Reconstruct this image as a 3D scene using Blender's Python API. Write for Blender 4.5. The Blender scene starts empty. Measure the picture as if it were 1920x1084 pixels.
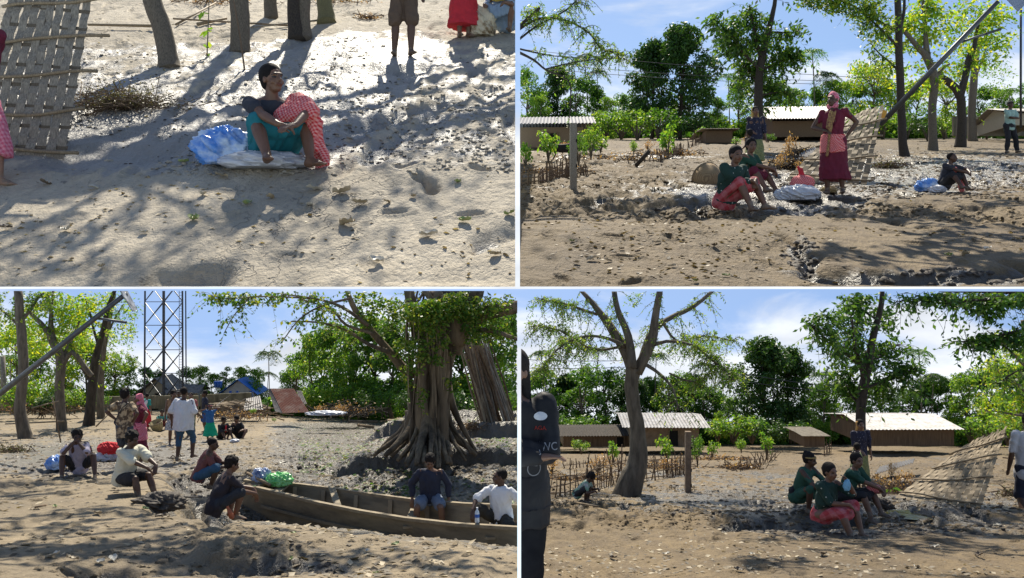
import bpy, bmesh, math, random
import numpy as np
from mathutils import Vector, Matrix, noise as mnoise
R = math.radians
S = bpy.context.scene
COL = S.collection
# ---------------------------------------------------------------- camera, world, sun, exposure
F = 1663.0            # focal length in photograph pixels (photograph is 1920 wide)
cam = bpy.data.cameras.new('camera'); co = bpy.data.objects.new('camera', cam); COL.objects.link(co)
co.location = (0, 0, 0); co.rotation_euler = (R(90), 0, 0)
cam.sensor_width = 36; cam.lens = F / 1920 * 36; cam.clip_start = 0.1; cam.clip_end = 6000
S.camera = co
SUN_AZ, SUN_EL = R(-5), R(52)      # azimuth from +Y towards +X, elevation
W = bpy.data.worlds.new('World'); S.world = W; W.use_nodes = True
nt = W.node_tree; N = nt.nodes; L = nt.links
for n in list(N): N.remove(n)
def nd(t, **k):
    n = N.new(t)
    for a, b in k.items(): setattr(n, a, b)
    return n
def mth(op, a, b=None, clamp=False):
    n = nd('ShaderNodeMath', operation=op, use_clamp=clamp)
    for i, v in enumerate((a, b)):
        if v is None: continue
        if isinstance(v, (int, float)): n.inputs[i].default_value = v
        else: L.new(v, n.inputs[i])
    return n.outputs[0]
tc = nd('ShaderNodeTexCoord'); sx = nd('ShaderNodeSeparateXYZ'); L.new(tc.outputs['Generated'], sx.inputs[0])
z = sx.outputs[2]
below = mth('LESS_THAN', z, 0.0)
zz = mth('ADD', z, mth('MULTIPLY', below, 0.46))
zz = mth('ADD', zz, mth('MULTIPLY', mth('SUBTRACT', 1.0, below), 0.12))
cx = nd('ShaderNodeCombineXYZ'); L.new(sx.outputs[0], cx.inputs[0]); L.new(sx.outputs[1], cx.inputs[1]); L.new(zz, cx.inputs[2])
vn = nd('ShaderNodeVectorMath', operation='NORMALIZE'); L.new(cx.outputs[0], vn.inputs[0])
sky = nd('ShaderNodeTexSky', sky_type='NISHITA'); sky.sun_disc = False; sky.sun_elevation = SUN_EL; sky.sun_rotation = SUN_AZ
sky.air_density = 1.0; sky.dust_density = 0.35; sky.ozone_density = 2.5
L.new(vn.outputs[0], sky.inputs[0])
# clouds: noise on direction, stretched flat
mp = nd('ShaderNodeMapping'); mp.inputs['Scale'].default_value = (5.0, 5.0, 15.0); mp.inputs['Location'].default_value = (3.3, 1.2, 0.7)
L.new(tc.outputs['Generated'], mp.inputs[0])
cn = nd('ShaderNodeTexNoise'); cn.inputs['Scale'].default_value = 1.0; cn.inputs['Detail'].default_value = 9; cn.inputs['Roughness'].default_value = 0.56
cn.inputs['Distortion'].default_value = 0.35
L.new(mp.outputs[0], cn.inputs[0])
# cover grows towards each horizon (elevation 11 degrees above level, and 8 below level for the two lower valleys)
cov = mth('ADD', mth('MULTIPLY', below, mth('MULTIPLY', mth('SUBTRACT', -0.01, z), 2.3)), mth('MULTIPLY', mth('SUBTRACT', 1.0, below), mth('MULTIPLY', mth('SUBTRACT', 0.26, z), 1.0)))
cv = mth('ADD', cn.outputs[0], cov)
rmp = nd('ShaderNodeMapRange', interpolation_type='SMOOTHSTEP'); L.new(cv, rmp.inputs[0])
rmp.inputs[1].default_value = 0.46; rmp.inputs[2].default_value = 0.70; rmp.inputs[3].default_value = 0; rmp.inputs[4].default_value = 0.93
cn2 = nd('ShaderNodeTexNoise'); cn2.inputs['Scale'].default_value = 1.7; cn2.inputs['Detail'].default_value = 6; L.new(mp.outputs[0], cn2.inputs[0])
ccol = nd('ShaderNodeMapRange'); L.new(cn2.outputs[0], ccol.inputs[0]); ccol.inputs[1].default_value = .3; ccol.inputs[2].default_value = .7
ccol.inputs[3].default_value = 5.6; ccol.inputs[4].default_value = 8.6
cmb = nd('ShaderNodeCombineXYZ'); L.new(mth('MULTIPLY', ccol.outputs[0], 0.95), cmb.inputs[0]); L.new(mth('MULTIPLY', ccol.outputs[0], 0.985), cmb.inputs[1]); L.new(mth('MULTIPLY', ccol.outputs[0], 1.04), cmb.inputs[2])
mx = nd('ShaderNodeMix', data_type='RGBA'); L.new(rmp.outputs[0], mx.inputs[0]); L.new(sky.outputs[0], mx.inputs[6]); L.new(cmb.outputs[0], mx.inputs[7])
# pale glow added far below level, shows through the gaps between the terrains
lowm = nd('ShaderNodeMapRange', interpolation_type='SMOOTHSTEP'); L.new(z, lowm.inputs[0]); lowm.inputs[1].default_value = -0.13; lowm.inputs[2].default_value = -0.17
lowm.inputs[3].default_value = 0; lowm.inputs[4].default_value = 1
mx2 = nd('ShaderNodeMix', data_type='RGBA'); L.new(lowm.outputs[0], mx2.inputs[0]); L.new(mx.outputs[2], mx2.inputs[6]); mx2.inputs[7].default_value = (7.0, 8.4, 9.2, 1)
bg = nd('ShaderNodeBackground'); L.new(mx2.outputs[2], bg.inputs[0]); bg.inputs[1].default_value = 0.105
wo = nd('ShaderNodeOutputWorld'); L.new(bg.outputs[0], wo.inputs[0])
sun = bpy.data.lights.new('sun', 'SUN'); sun.energy = 5.0; sun.angle = R(0.5); sun.color = (1.0, 0.92, 0.77)
so = bpy.data.objects.new('sun', sun); COL.objects.link(so)
SD = Vector((math.sin(SUN_AZ) * math.cos(SUN_EL), math.cos(SUN_AZ) * math.cos(SUN_EL), math.sin(SUN_EL)))
so.rotation_euler = SD.to_track_quat('Z', 'Y').to_euler(); so.location = (0, 0, 50)
S.view_settings.view_transform = 'Standard'; S.view_settings.look = 'None'; S.view_settings.gamma = 1; S.view_settings.exposure = 0.42
S.cycles.max_bounces = 6; S.cycles.diffuse_bounces = 3; S.cycles.transparent_max_bounces = 12; S.cycles.glossy_bounces = 2
S.cycles.use_denoising = True

# ---------------------------------------------------------------- noise
def vnoise(x, y, seed=0):
    xi = np.floor(x).astype(np.int64); yi = np.floor(y).astype(np.int64); xf = x - xi; yf = y - yi
    def h(a, b):
        n = (a * 374761393 + b * 668265263 + seed * 1442695041) & 0xffffffff
        n = ((n ^ (n >> 13)) * 1274126177) & 0xffffffff
        return ((n ^ (n >> 16)) & 0xffff) / 65535.0
    u = xf * xf * (3 - 2 * xf); v = yf * yf * (3 - 2 * yf)
    return (h(xi, yi) * (1 - u) + h(xi + 1, yi) * u) * (1 - v) + (h(xi, yi + 1) * (1 - u) + h(xi + 1, yi + 1) * u) * v
def fbm(x, y, o=4, seed=0, lac=2.03, g=.5):
    s = 0; a = 1; t = 0
    for i in range(o):
        s = s + a * vnoise(x + 17.3 * i, y - 9.1 * i, seed + i); t += a; a *= g; x = x * lac; y = y * lac
    return s / t
def sstep(a, b, x):
    t = np.clip((x - a) / (b - a), 0, 1); return t * t * (3 - 2 * t)

# ---------------------------------------------------------------- panels: four places, each its own terrain
class Panel:
    pass
def panel(name, k, yh, h, knots, xr, Yr, clip, disp):
    p = Panel(); p.name = name; p.k = k; p.yh = yh; p.h = h; p.clip = clip; p.disp = disp; p.xr = xr; p.Yr = Yr
    s = (542 - yh) / F
    ys = [0.5, knots[0]]; zs = [-h + s * v for v in ys]
    for Y, row in knots[1]: ys.append(Y); zs.append((542 - row) / F * Y)
    p.ky = np.array(ys); p.kz = np.array(zs)
    def base(Y): return np.interp(Y, p.ky, p.kz)
    p.base = base
    def H(X, Y): return base(Y) + disp(p, np.asarray(X, float), np.asarray(Y, float))
    p.H = H
    return p
def rowof(p, z, Y): return 542 - z * F / Y
def bump2(X, Y, x0, y0, rx, ry): return np.exp(-(((X - x0) / rx) ** 2 + ((Y - y0) / ry) ** 2))
def rough(X, Y, seed, a=1.0):
    d = .10 * (fbm(X * .35, Y * .22, 3, seed) - .5) + .035 * (fbm(X * 2.1, Y * 1.1, 3, seed + 5) - .5)
    clod = np.abs(fbm(X * 3.1, Y * 1.6, 4, seed + 9) - .5)
    d = d + a * (.05 - .28 * clod * sstep(.38, .62, fbm(X * .6, Y * .33, 3, seed + 21)))
    pits = sstep(.66, .8, fbm(X * 2.4, Y * 1.2, 2, seed + 33))
    return d - a * .09 * pits + prints(X, Y, seed) * (.55 + .6 * (fbm(X * .5, Y * .4, 2, seed + 40) > .45))
def prints(X, Y, seed, c=.62):
    """trodden ground: at most one foot shaped dent with a raised rim in every cell"""
    cxx, cyy = X / c, Y / (c * 1.5); i, j = np.floor(cxx), np.floor(cyy)
    def h(k): return (np.abs(np.sin(i * 127.1 + j * 311.7 + k * 74.7 + seed)) * 43758.5453) % 1.0
    a = h(1) * 3.14; u = (cxx - i - .35 - .3 * h(2)) * c; v = (cyy - j - .35 - .3 * h(3)) * c * 1.5; p_ = (u * np.cos(a) + v * np.sin(a)) / .13; q_ = (-u * np.sin(a) + v * np.cos(a)) / .060
    r = np.sqrt(p_ * p_ + q_ * q_); on = (h(4) < .75) * 1.0
    return on * (-.035 * (1 - sstep(.55, 1.05, r)) + .014 * np.exp(-((r - 1.25) / .25) ** 2))
def seg(X, Y, pts):
    """distance to a polyline in ground coordinates (depth halved, as the marks lie along the view)"""
    best = np.full(np.broadcast(X, Y).shape, 1e9)
    for (ax, ay), (bx, by) in zip(pts[:-1], pts[1:]):
        dx, dy = bx - ax, by - ay; t = np.clip(((X - ax) * dx + (Y - ay) * dy) / (dx * dx + dy * dy + 1e-9), 0, 1)
        best = np.minimum(best, np.hypot(X - ax - t * dx, (Y - ay - t * dy) * .6))
    return best
def flatat(p, x, row):   # pixel on the undisplaced ground -> (X, Y)
    Y = p.h * F / (row - p.yh); return ((x - 960) / F * Y, Y)
def crack(p, X, Y, pix, w, d):
    pts = [flatat(p, a, b) for a, b in pix]
    s = seg(X + .25 * (fbm(X * 2, Y * 2, 3, 3) - .5), Y + .6 * (fbm(X * 2, Y * 2, 3, 4) - .5), pts)
    return -d * np.exp(-(s / w) ** 2)
def step_up(p, X, Y, pix, hgt, w=.12):
    """ground behind (farther than) the pixel line stands higher by hgt, with a ragged edge"""
    P = np.array([flatat(p, a, b) for a, b in pix]); o = np.argsort(P[:, 0])
    e = np.interp(X, P[o, 0], P[o, 1]) + .7 * (fbm(X * 1.3, X * 0 + 2, 4, 12) - .5)
    inside = sstep(P[o, 0][0] - .3, P[o, 0][0] + .2, X) * (1 - sstep(P[o, 0][-1] - .2, P[o, 0][-1] + .3, X))
    return hgt * sstep(0, w * 3, Y - e) * inside

def disp_tl(p, X, Y):
    d = rough(X, Y, 7, .10 + .75 * sstep(7.2, 8.6, Y) * (1 - .3 * sstep(12, 15, Y)))
    d = d + crack(p, X, Y, [(800, 320), (818, 340), (822, 352)], .05, .16) + crack(p, X, Y, [(740, 215), (800, 200), (835, 185)], .07, .12)
    d = d + crack(p, X, Y, [(700, 232), (760, 222)], .07, .12) + crack(p, X, Y, [(270, 528), (350, 524), (420, 530)], .06, .14)
    d = d + crack(p, X, Y, [(900, 455), (966, 440)], .10, .10) + .10 * bump2(X, Y, -3.4, 9.4, .8, .6)
    return d
def disp_tr(p, X, Y):
    far = 1 - .8 * sstep(26, 34, Y)
    d = rough(X, Y, 31, (.40 + 1.2 * sstep(8.6, 12, Y)) * far)
    d = d + crack(p, X, Y, [(1180, 395), (1300, 385), (1420, 372), (1450, 365)], .22, .24) + crack(p, X, Y, [(1200, 288), (1320, 296), (1400, 300)], .2, .14)
    d = d + crack(p, X, Y, [(1450, 450), (1500, 470), (1520, 500), (1570, 520)], .06, .12) + crack(p, X, Y, [(1540, 515), (1700, 520), (1830, 520), (1920, 505)], .11, .30)
    d = d + .10 * bump2(X, Y, 1.5, 9.3, 2.5, 1.0)
    return d
def disp_bl(p, X, Y):
    far = 1 - .85 * sstep(30, 40, Y)
    d = rough(X, Y, 51, (.35 + 1.0 * sstep(14.5, 18, Y)) * far)
    # gully in which the boat lies
    cy = BOATLINE(X); q = Y - cy + .3 * (fbm(X * 1.5, Y * .8, 3, 77) - .5)
    on = sstep(-5.4, -3.9, X)
    g = np.interp(q, [-4.9, -3.4, -1.6, -.7, .7, 1.5, 3.4, 6.5], [0, .18, .62, .92, .92, .34, .22, 0])
    d = d - g * on
    d = d - .42 * (1 - sstep(.35, .95, seg(X, Y, [(-4.35, 13.0), (-4.6, 14.6), (-5.9, 17.3)])))
    # terraces of the far bank
    band = sstep(-4.6, -3.2, X)
    d = d + band * (.30 * sstep(0, .15, Y - (19.6 + 1.2 * (fbm(X * .8, X * 0, 3, 5) - .5))) + .42 * sstep(0, .2, Y - (24.5 + 2.2 * (fbm(X * .5, X * 0, 4, 8) - .5))) + .2 * sstep(0, .3, Y - (29.0 + 2.2 * (fbm(X * .5, X * 0 + 4, 4, 8) - .5)))) * (1 - .6 * sstep(33, 40, Y))
    lumps = np.abs(fbm(X * 2.2, Y * 1.4, 4, 117) - .5)
    d = d + band * sstep(16, 18, Y) * (1 - sstep(30, 36, Y)) * (.10 - .75 * lumps * sstep(.42, .6, fbm(X * .7, Y * .35, 3, 118)))
    # clod mound in the near foreground
    m = bump2(X, Y, -2.65, 9.1, .55, .55) + .8 * bump2(X, Y, -3.1, 9.9, .6, .6)
    d = d + (.03 + .16 * (.5 - np.abs(fbm(X * 4, Y * 3, 4, 98) - .5) * 2)) * sstep(.30, .60, m + .25 * (fbm(X * 3, Y * 2, 4, 99) - .5)) - .22 * bump2(X, Y, -2.35, 8.45, .8, .28)
    d = d + crack(p, X, Y, [(160, 1066), (260, 1076), (420, 1064), (480, 1078)], .12, .16)
    d = d + crack(p, X, Y, [(376, 905), (385, 945), (400, 985)], .12, .28)
    return d
def BOATLINE(X): return 13.8 - .6 * (X - .08)
def disp_br(p, X, Y):
    far = 1 - .85 * sstep(30, 40, Y)
    d = rough(X, Y, 71, (.45 + 1.1 * sstep(11, 15, Y)) * far)
    d = d + crack(p, X, Y, [(1380, 990), (1500, 990), (1590, 985), (1640, 975), (1690, 962)], .28, .26)
    d = d + .30 * bump2(X, Y, 6.35, 14.6, 1.5, 1.0) + crack(p, X, Y, [(1440, 900), (1530, 893)], .15, .12)
    d = d + crack(p, X, Y, [(1600, 860), (1720, 858), (1800, 864)], .4, .12) - .12 * bump2(X, Y, 7.4, 13.9, 1.6, .6)
    return d
KTL, KTR = 10.9, 9.3
TL = panel('TL', KTL, -250, 2.70, (24, []), (-260, 966), (5.70, 24), ('R', 966), disp_tl)
TR = panel('TR', KTR, 215, 1.33, (46, [(52, 262), (62, 258)]), (975, 2180), (6.86, 62), ('L', 975), disp_tr)
BL = panel('BL', 1.0, 740, 1.60, (34, [(45, 787), (60, 768), (64, 765)]), (-260, 970), (6.6, 64), ('RT', 970), disp_bl)
BR = panel('BR', 1.0, 800, 1.50, (34, [(45, 850), (60, 833), (64, 831)]), (977, 2180), (4.8, 64), ('LT', 977), disp_br)

def at(p, x, y):
    """world point where the ray through photo pixel (x, y) meets the panel's ground"""
    Ys = np.geomspace(p.Yr[0] * .6, p.Yr[1], 1500); z = p.H((x - 960) / F * Ys, Ys); zr = (542 - y) / F * Ys
    i = np.argmax(z > zr) if (z > zr).any() else len(Ys) - 1
    Y = Ys[i]
    return Vector(((x - 960) / F * Y, Y, float(z[i]))) * p.k
def px(p, x, y, Y): return Vector(((x - 960) / F * Y, Y, (542 - y) / F * Y)) * p.k
def gz(p, X, Y): return float(p.H(np.array([X]), np.array([Y]))[0])

# ---------------------------------------------------------------- materials
MATS = {}
def newmat(name):
    m = bpy.data.materials.new(name); m.use_nodes = True; t = m.node_tree
    for n in list(t.nodes): t.nodes.remove(n)
    o = t.nodes.new('ShaderNodeOutputMaterial'); b = t.nodes.new('ShaderNodeBsdfPrincipled'); t.links.new(b.outputs[0], o.inputs[0])
    return m, t, b, o
def rgba(c): return (c[0], c[1], c[2], 1)
def M(name, c1, c2=None, rough=.8, scale=6, bump=.0, detail=5, stretch=(1, 1, 1), metal=0, spec=None, thr=(.35, .65), alpha=None, trans=None):
    """two-colour noise material in object space"""
    if name in MATS: return MATS[name]
    m, t, b, o = newmat(name); n = t.nodes; l = t.links
    if c2 is None: c2 = tuple(v * .72 for v in c1)
    g = n.new('ShaderNodeTexCoord'); mp = n.new('ShaderNodeMapping'); mp.inputs['Scale'].default_value = stretch; l.new(g.outputs['Object'], mp.inputs[0])
    x = n.new('ShaderNodeTexNoise'); x.inputs['Scale'].default_value = scale; x.inputs['Detail'].default_value = detail; x.inputs['Roughness'].default_value = .62; l.new(mp.outputs[0], x.inputs[0])
    r = n.new('ShaderNodeMapRange'); r.inputs[1].default_value, r.inputs[2].default_value = thr; l.new(x.outputs[0], r.inputs[0])
    q = n.new('ShaderNodeMix'); q.data_type = 'RGBA'; l.new(r.outputs[0], q.inputs[0]); q.inputs[6].default_value = rgba(c1); q.inputs[7].default_value = rgba(c2)
    l.new(q.outputs[2], b.inputs['Base Color']); b.inputs['Roughness'].default_value = rough; b.inputs['Metallic'].default_value = metal
    if spec is not None: b.inputs['Specular IOR Level'].default_value = spec
    if trans: b.inputs['Transmission Weight'].default_value = trans
    if alpha: b.inputs['Alpha'].default_value = alpha
    if bump:
        u = n.new('ShaderNodeBump'); u.inputs['Strength'].default_value = 1; u.inputs['Distance'].default_value = bump; l.new(x.outputs[0], u.inputs['Height']); l.new(u.outputs[0], b.inputs['Normal'])
    MATS[name] = m; return m
def leafmat(name, c1, c2, c3, tr=.45, rough=.45):
    if name in MATS: return MATS[name]
    m = bpy.data.materials.new(name); m.use_nodes = True; t = m.node_tree; n = t.nodes; l = t.links
    for q in list(n): n.remove(q)
    o = n.new('ShaderNodeOutputMaterial'); g = n.new('ShaderNodeNewGeometry')
    r = n.new('ShaderNodeValToRGB'); l.new(g.outputs['Random Per Island'], r.inputs[0])
    e = r.color_ramp.elements; c1, c2, c3 = [tuple(min(.8, v * 1.5) for v in c) for c in (c1, c2, c3)]
    e[0].position = 0; e[0].color = rgba(c1); e[1].position = 1; e[1].color = rgba(c3); k = e.new(.6); k.color = rgba(c2)
    b = n.new('ShaderNodeBsdfPrincipled'); b.inputs['Roughness'].default_value = rough; b.inputs['Specular IOR Level'].default_value = .35; l.new(r.outputs[0], b.inputs['Base Color'])
    tb = n.new('ShaderNodeBsdfTranslucent'); mc = n.new('ShaderNodeMix'); mc.data_type = 'RGBA'; mc.blend_type = 'MULTIPLY'; mc.inputs[0].default_value = 1; l.new(r.outputs[0], mc.inputs[6]); mc.inputs[7].default_value = (1.9, 1.7, .7, 1)
    l.new(mc.outputs[2], tb.inputs[0]); ms = n.new('ShaderNodeMixShader'); ms.inputs[0].default_value = tr; l.new(b.outputs[0], ms.inputs[1]); l.new(tb.outputs[0], ms.inputs[2]); l.new(ms.outputs[0], o.inputs[0])
    MATS[name] = m; return m
def groundmat(name, k, dry, dry2, wet, wetrough=.32, fine=1.0, spec=.4):
    m, t, b, o = newmat(name); n = t.nodes; l = t.links
    g = n.new('ShaderNodeTexCoord'); mp = n.new('ShaderNodeMapping'); mp.inputs['Scale'].default_value = (1 / k, .55 / k, 1 / k); l.new(g.outputs['Object'], mp.inputs[0])
    def nz(s, d, rg=.6):
        x = n.new('ShaderNodeTexNoise'); x.inputs['Scale'].default_value = s; x.inputs['Detail'].default_value = d; x.inputs['Roughness'].default_value = rg; l.new(mp.outputs[0], x.inputs[0]); return x.outputs[0]
    def mr(v, a, c, lo=0, hi=1):
        x = n.new('ShaderNodeMapRange'); x.inputs[1].default_value = a; x.inputs[2].default_value = c; x.inputs[3].default_value = lo; x.inputs[4].default_value = hi; l.new(v, x.inputs[0]); return x.outputs[0]
    def mixc(f, a, c):
        x = n.new('ShaderNodeMix'); x.data_type = 'RGBA'; l.new(f, x.inputs[0])
        for i, v in ((6, a), (7, c)):
            if isinstance(v, tuple): x.inputs[i].default_value = rgba(v)
            else: l.new(v, x.inputs[i])
        return x.outputs[2]
    def ma(op, a, c):
        x = n.new('ShaderNodeMath'); x.operation = op
        for i, v in enumerate((a, c)):
            if isinstance(v, (int, float)): x.inputs[i].default_value = v
            else: l.new(v, x.inputs[i])
        return x.outputs[0]
    big = nz(.7, 4); med = nz(4, 6, .65); fin = nz(26, 5, .7); sp = nz(11, 3, .7)
    c = mixc(mr(med, .35, .65), dry, dry2)
    c = mixc(mr(nz(.33, 5, .6), .40, .62, 0, .75), c, tuple(v * .78 for v in dry2))
    c = mixc(mr(fin, .3, .72, 0, .35), c, tuple(v * .55 for v in dry2))
    at_ = n.new('ShaderNodeAttribute'); at_.attribute_name = 'wet'
    w = ma('ADD', at_.outputs['Fac'], ma('MULTIPLY', ma('SUBTRACT', med, .5), 1.5))
    wf = mr(w, .42, .62)
    c = mixc(wf, c, wet)
    c = mixc(mr(sp, .64, .70, 0, .75), c, tuple(v * .45 for v in wet))
    ck = ma('ABSOLUTE', ma('SUBTRACT', nz(3.2, 4, .55), .5), 0); ck2 = mr(ck, .003, .014, 1, 0)
    msk = mr(big, .52, .66); cm = ma('MULTIPLY', ck2, msk)
    c = mixc(ma('MULTIPLY', cm, .42), c, tuple(v * .5 for v in wet))
    blot = mr(nz(1.7, 7, .72), .54, .66, 0, .6); c = mixc(ma('MULTIPLY', blot, ma('ADD', .4, ma('MULTIPLY', msk, .6))), c, tuple((v * .5 + w_ * .5) for v, w_ in zip(dry2, wet)))
    l.new(c, b.inputs['Base Color']); b.inputs['Specular IOR Level'].default_value = spec
    l.new(ma('ADD', mr(wf, 0, 1, .82, wetrough), ma('MULTIPLY', ma('SUBTRACT', fin, .5), .25)), b.inputs['Roughness'])
    u = n.new('ShaderNodeBump'); u.inputs['Distance'].default_value = .075 * k * fine; l.new(ma('ADD', ma('SUBTRACT', med, ma('MULTIPLY', cm, .3)), ma('ADD', ma('MULTIPLY', fin, .35), ma('MULTIPLY', sp, .5))), u.inputs['Height']); l.new(u.outputs[0], b.inputs['Normal'])
    return m

# ---------------------------------------------------------------- mesh collector and object helpers
class MB:
    def __init__(s): s.v = []; s.f = []; s.n = 0
    def add(s, v, f):
        v = np.asarray(v, float).reshape(-1, 3); s.v.append(v); n = s.n
        s.f.extend([tuple(i + n for i in q) for q in f]); s.n += len(v)
    def verts(s): return np.concatenate(s.v) if s.v else np.zeros((0, 3))
    def box(s, c, d, rot=None):
        c = np.array(c, float); h = np.array(d, float) / 2
        v = np.array([[x, y, z] for x in (-1, 1) for y in (-1, 1) for z in (-1, 1)]) * h
        if rot is not None: v = v @ np.array(rot).T
        s.add(v + c, [(0, 1, 3, 2), (4, 6, 7, 5), (0, 4, 5, 1), (2, 3, 7, 6), (0, 2, 6, 4), (1, 5, 7, 3)]); return s
    def beam(s, a, b, w, t=None, up=(0, 0, 1)):
        a = np.array(a, float); b = np.array(b, float); t = t or w; d = b - a; L_ = np.linalg.norm(d); d = d / max(L_, 1e-9)
        u = np.array(up, float); x = np.cross(d, u)
        if np.linalg.norm(x) < 1e-3: x = np.cross(d, (1, 0, 0))
        x /= np.linalg.norm(x); z = np.cross(x, d); R_ = np.stack([x, d, z], 1)
        return s.box((a + b) / 2, (w, L_, t), R_)
    def tube(s, pts, r, n=8, cap=True, flat=1.0):
        P = np.array(pts, float); m = len(P); r = np.broadcast_to(np.array(r, float), (m,))
        T = np.gradient(P, axis=0); T /= np.linalg.norm(T, axis=1)[:, None] + 1e-12
        u = np.cross(T[0], (0, 0, 1)); u = u if np.linalg.norm(u) > 1e-3 else np.cross(T[0], (1, 0, 0))
        vs = []; a = np.linspace(0, 2 * math.pi, n, endpoint=False)
        for i in range(m):
            u = u - T[i] * np.dot(u, T[i]); u /= np.linalg.norm(u) + 1e-12; w = np.cross(T[i], u)
            vs.append(P[i] + r[i] * (np.cos(a)[:, None] * u + flat * np.sin(a)[:, None] * w))
        f = []
        for i in range(m - 1):
            for j in range(n):
                k = (j + 1) % n; f.append((i * n + j, i * n + k, (i + 1) * n + k, (i + 1) * n + j))
        if cap: f.append(tuple(range(n))[::-1]); f.append(tuple((m - 1) * n + j for j in range(n)))
        s.add(np.concatenate(vs), f); return s
    def ell(s, c, r, rot=None, n=14, m=9):
        v = [(0, 0, 1)]
        for i in range(1, m):
            t = math.pi * i / m
            for j in range(n): p = 2 * math.pi * j / n; v.append((math.sin(t) * math.cos(p), math.sin(t) * math.sin(p), math.cos(t)))
        v.append((0, 0, -1)); v = np.array(v) * np.array(r, float)
        f = [(0, 1 + j, 1 + (j + 1) % n) for j in range(n)]
        for i in range(m - 2):
            for j in range(n): a = 1 + i * n + j; b = 1 + i * n + (j + 1) % n; f.append((a, a + n, b + n, b))
        e = len(v) - 1; f += [(e, 1 + (m - 2) * n + (j + 1) % n, 1 + (m - 2) * n + j) for j in range(n)]
        if rot is not None: v = v @ np.array(rot).T
        s.add(v + np.array(c, float), f); return s
    def cap(s, a, b, ra, rb, n=12):
        a = np.array(a, float); b = np.array(b, float); d = b - a; L_ = np.linalg.norm(d)
        if L_ < 1e-6: return s.ell(a, (ra,) * 3)
        d /= L_; P = []; r = []
        for t in (90, 60, 30): P.append(a - d * ra * math.sin(R(t))); r.append(max(ra * math.cos(R(t)), 1e-4))
        P.append(a); r.append(ra); P.append(b); r.append(rb)
        for t in (30, 60, 90): P.append(b + d * rb * math.sin(R(t))); r.append(max(rb * math.cos(R(t)), 1e-4))
        return s.tube(P, r, n)
    def loft(s, rings, n=16):
        """rings: (centre, xaxis, yaxis) with axes scaled to the half widths"""
        a = np.linspace(0, 2 * math.pi, n, endpoint=False); vs = []
        for c, x, y in rings: vs.append(np.array(c) + np.cos(a)[:, None] * np.array(x) + np.sin(a)[:, None] * np.array(y))
        f = []
        for i in range(len(rings) - 1):
            for j in range(n): k = (j + 1) % n; f.append((i * n + j, i * n + k, (i + 1) * n + k, (i + 1) * n + j))
        f.append(tuple(range(n))[::-1]); f.append(tuple((len(rings) - 1) * n + j for j in range(n)))
        s.add(np.concatenate(vs), f); return s
def mesh_of(name, mb, smooth=False):
    me = bpy.data.meshes.new(name)
    V = mb.verts() if isinstance(mb, MB) else mb[0]; Fc = mb.f if isinstance(mb, MB) else mb[1]
    if isinstance(Fc, np.ndarray):
        nf, k = Fc.shape; me.vertices.add(len(V)); me.vertices.foreach_set('co', V.astype(np.float32).ravel())
        me.loops.add(nf * k); me.loops.foreach_set('vertex_index', Fc.astype(np.int32).ravel())
        me.polygons.add(nf); me.polygons.foreach_set('loop_start', np.arange(0, nf * k, k, dtype=np.int32)); me.update(calc_edges=True)
    else: me.from_pydata(V.tolist(), [], Fc); me.update()
    if smooth: me.polygons.foreach_set('use_smooth', [True] * len(me.polygons))
    return me
def tagp(o, p): o['_panel'] = p.name if p else ''
PANEL_OF = {}
def thing(name, label, cat, p, loc, group=None, rotz=0, scale=1.0, kind=None):
    o = bpy.data.objects.new(name, None); COL.objects.link(o); o.location = loc; o.rotation_euler = (0, 0, rotz); o.scale = (scale,) * 3
    o.empty_display_size = .1; o['label'] = label; o['category'] = cat
    if group: o['group'] = group
    if kind: o['kind'] = kind
    PANEL_OF[o.name] = p; return o
def part(name, mb, mat, parent, smooth=False, world=False):
    """mesh child; world=True when mb holds world coordinates and parent is an unrotated Empty of scale 1 (or its child)"""
    me = mesh_of(name, mb, smooth); o = bpy.data.objects.new(name, me); COL.objects.link(o)
    for q in (mat if isinstance(mat, (list, tuple)) else [mat]): me.materials.append(q)
    if parent is not None:
        if world:
            r = parent
            while r.parent: r = r.parent
            l = np.array(r.location); co_ = np.empty(len(me.vertices) * 3, np.float32); me.vertices.foreach_get('co', co_)
            me.vertices.foreach_set('co', (co_.reshape(-1, 3) - l).astype(np.float32).ravel()); me.update()
        o.parent = parent
    return o
def single(name, mb, mat, label, cat, p, loc, group=None, rotz=0, scale=1., smooth=False, world=False, kind=None, rot=None):
    me = mesh_of(name, mb, smooth)
    if world:
        co_ = np.empty(len(me.vertices) * 3, np.float32); me.vertices.foreach_get('co', co_)
        me.vertices.foreach_set('co', (co_.reshape(-1, 3) - np.array(loc)).astype(np.float32).ravel()); me.update()
    o = bpy.data.objects.new(name, me); COL.objects.link(o); o.location = loc; o.rotation_euler = rot or (0, 0, rotz); o.scale = (scale,) * 3
    for q in (mat if isinstance(mat, (list, tuple)) else [mat]): me.materials.append(q)
    if kind in (None, 'thing'): o['label'] = label; o['category'] = cat
    else: o['kind'] = kind; o['label'] = label; o['category'] = cat
    if group: o['group'] = group
    PANEL_OF[o.name] = p; return o
def copytree(o, label=None, loc=None, rotz=None, scale=None, p=None):
    c = o.copy(); COL.objects.link(c)
    if label: c['label'] = label
    if loc is not None: c.location = loc
    if rotz is not None: c.rotation_euler = (0, 0, rotz)
    if scale is not None: c.scale = scale if hasattr(scale, '__len__') else (scale,) * 3
    PANEL_OF[c.name] = p
    for ch in list(o.children):
        d = ch.copy(); COL.objects.link(d); d.parent = c
        for g in list(ch.children): e = g.copy(); COL.objects.link(e); e.parent = d
    return c

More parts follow.
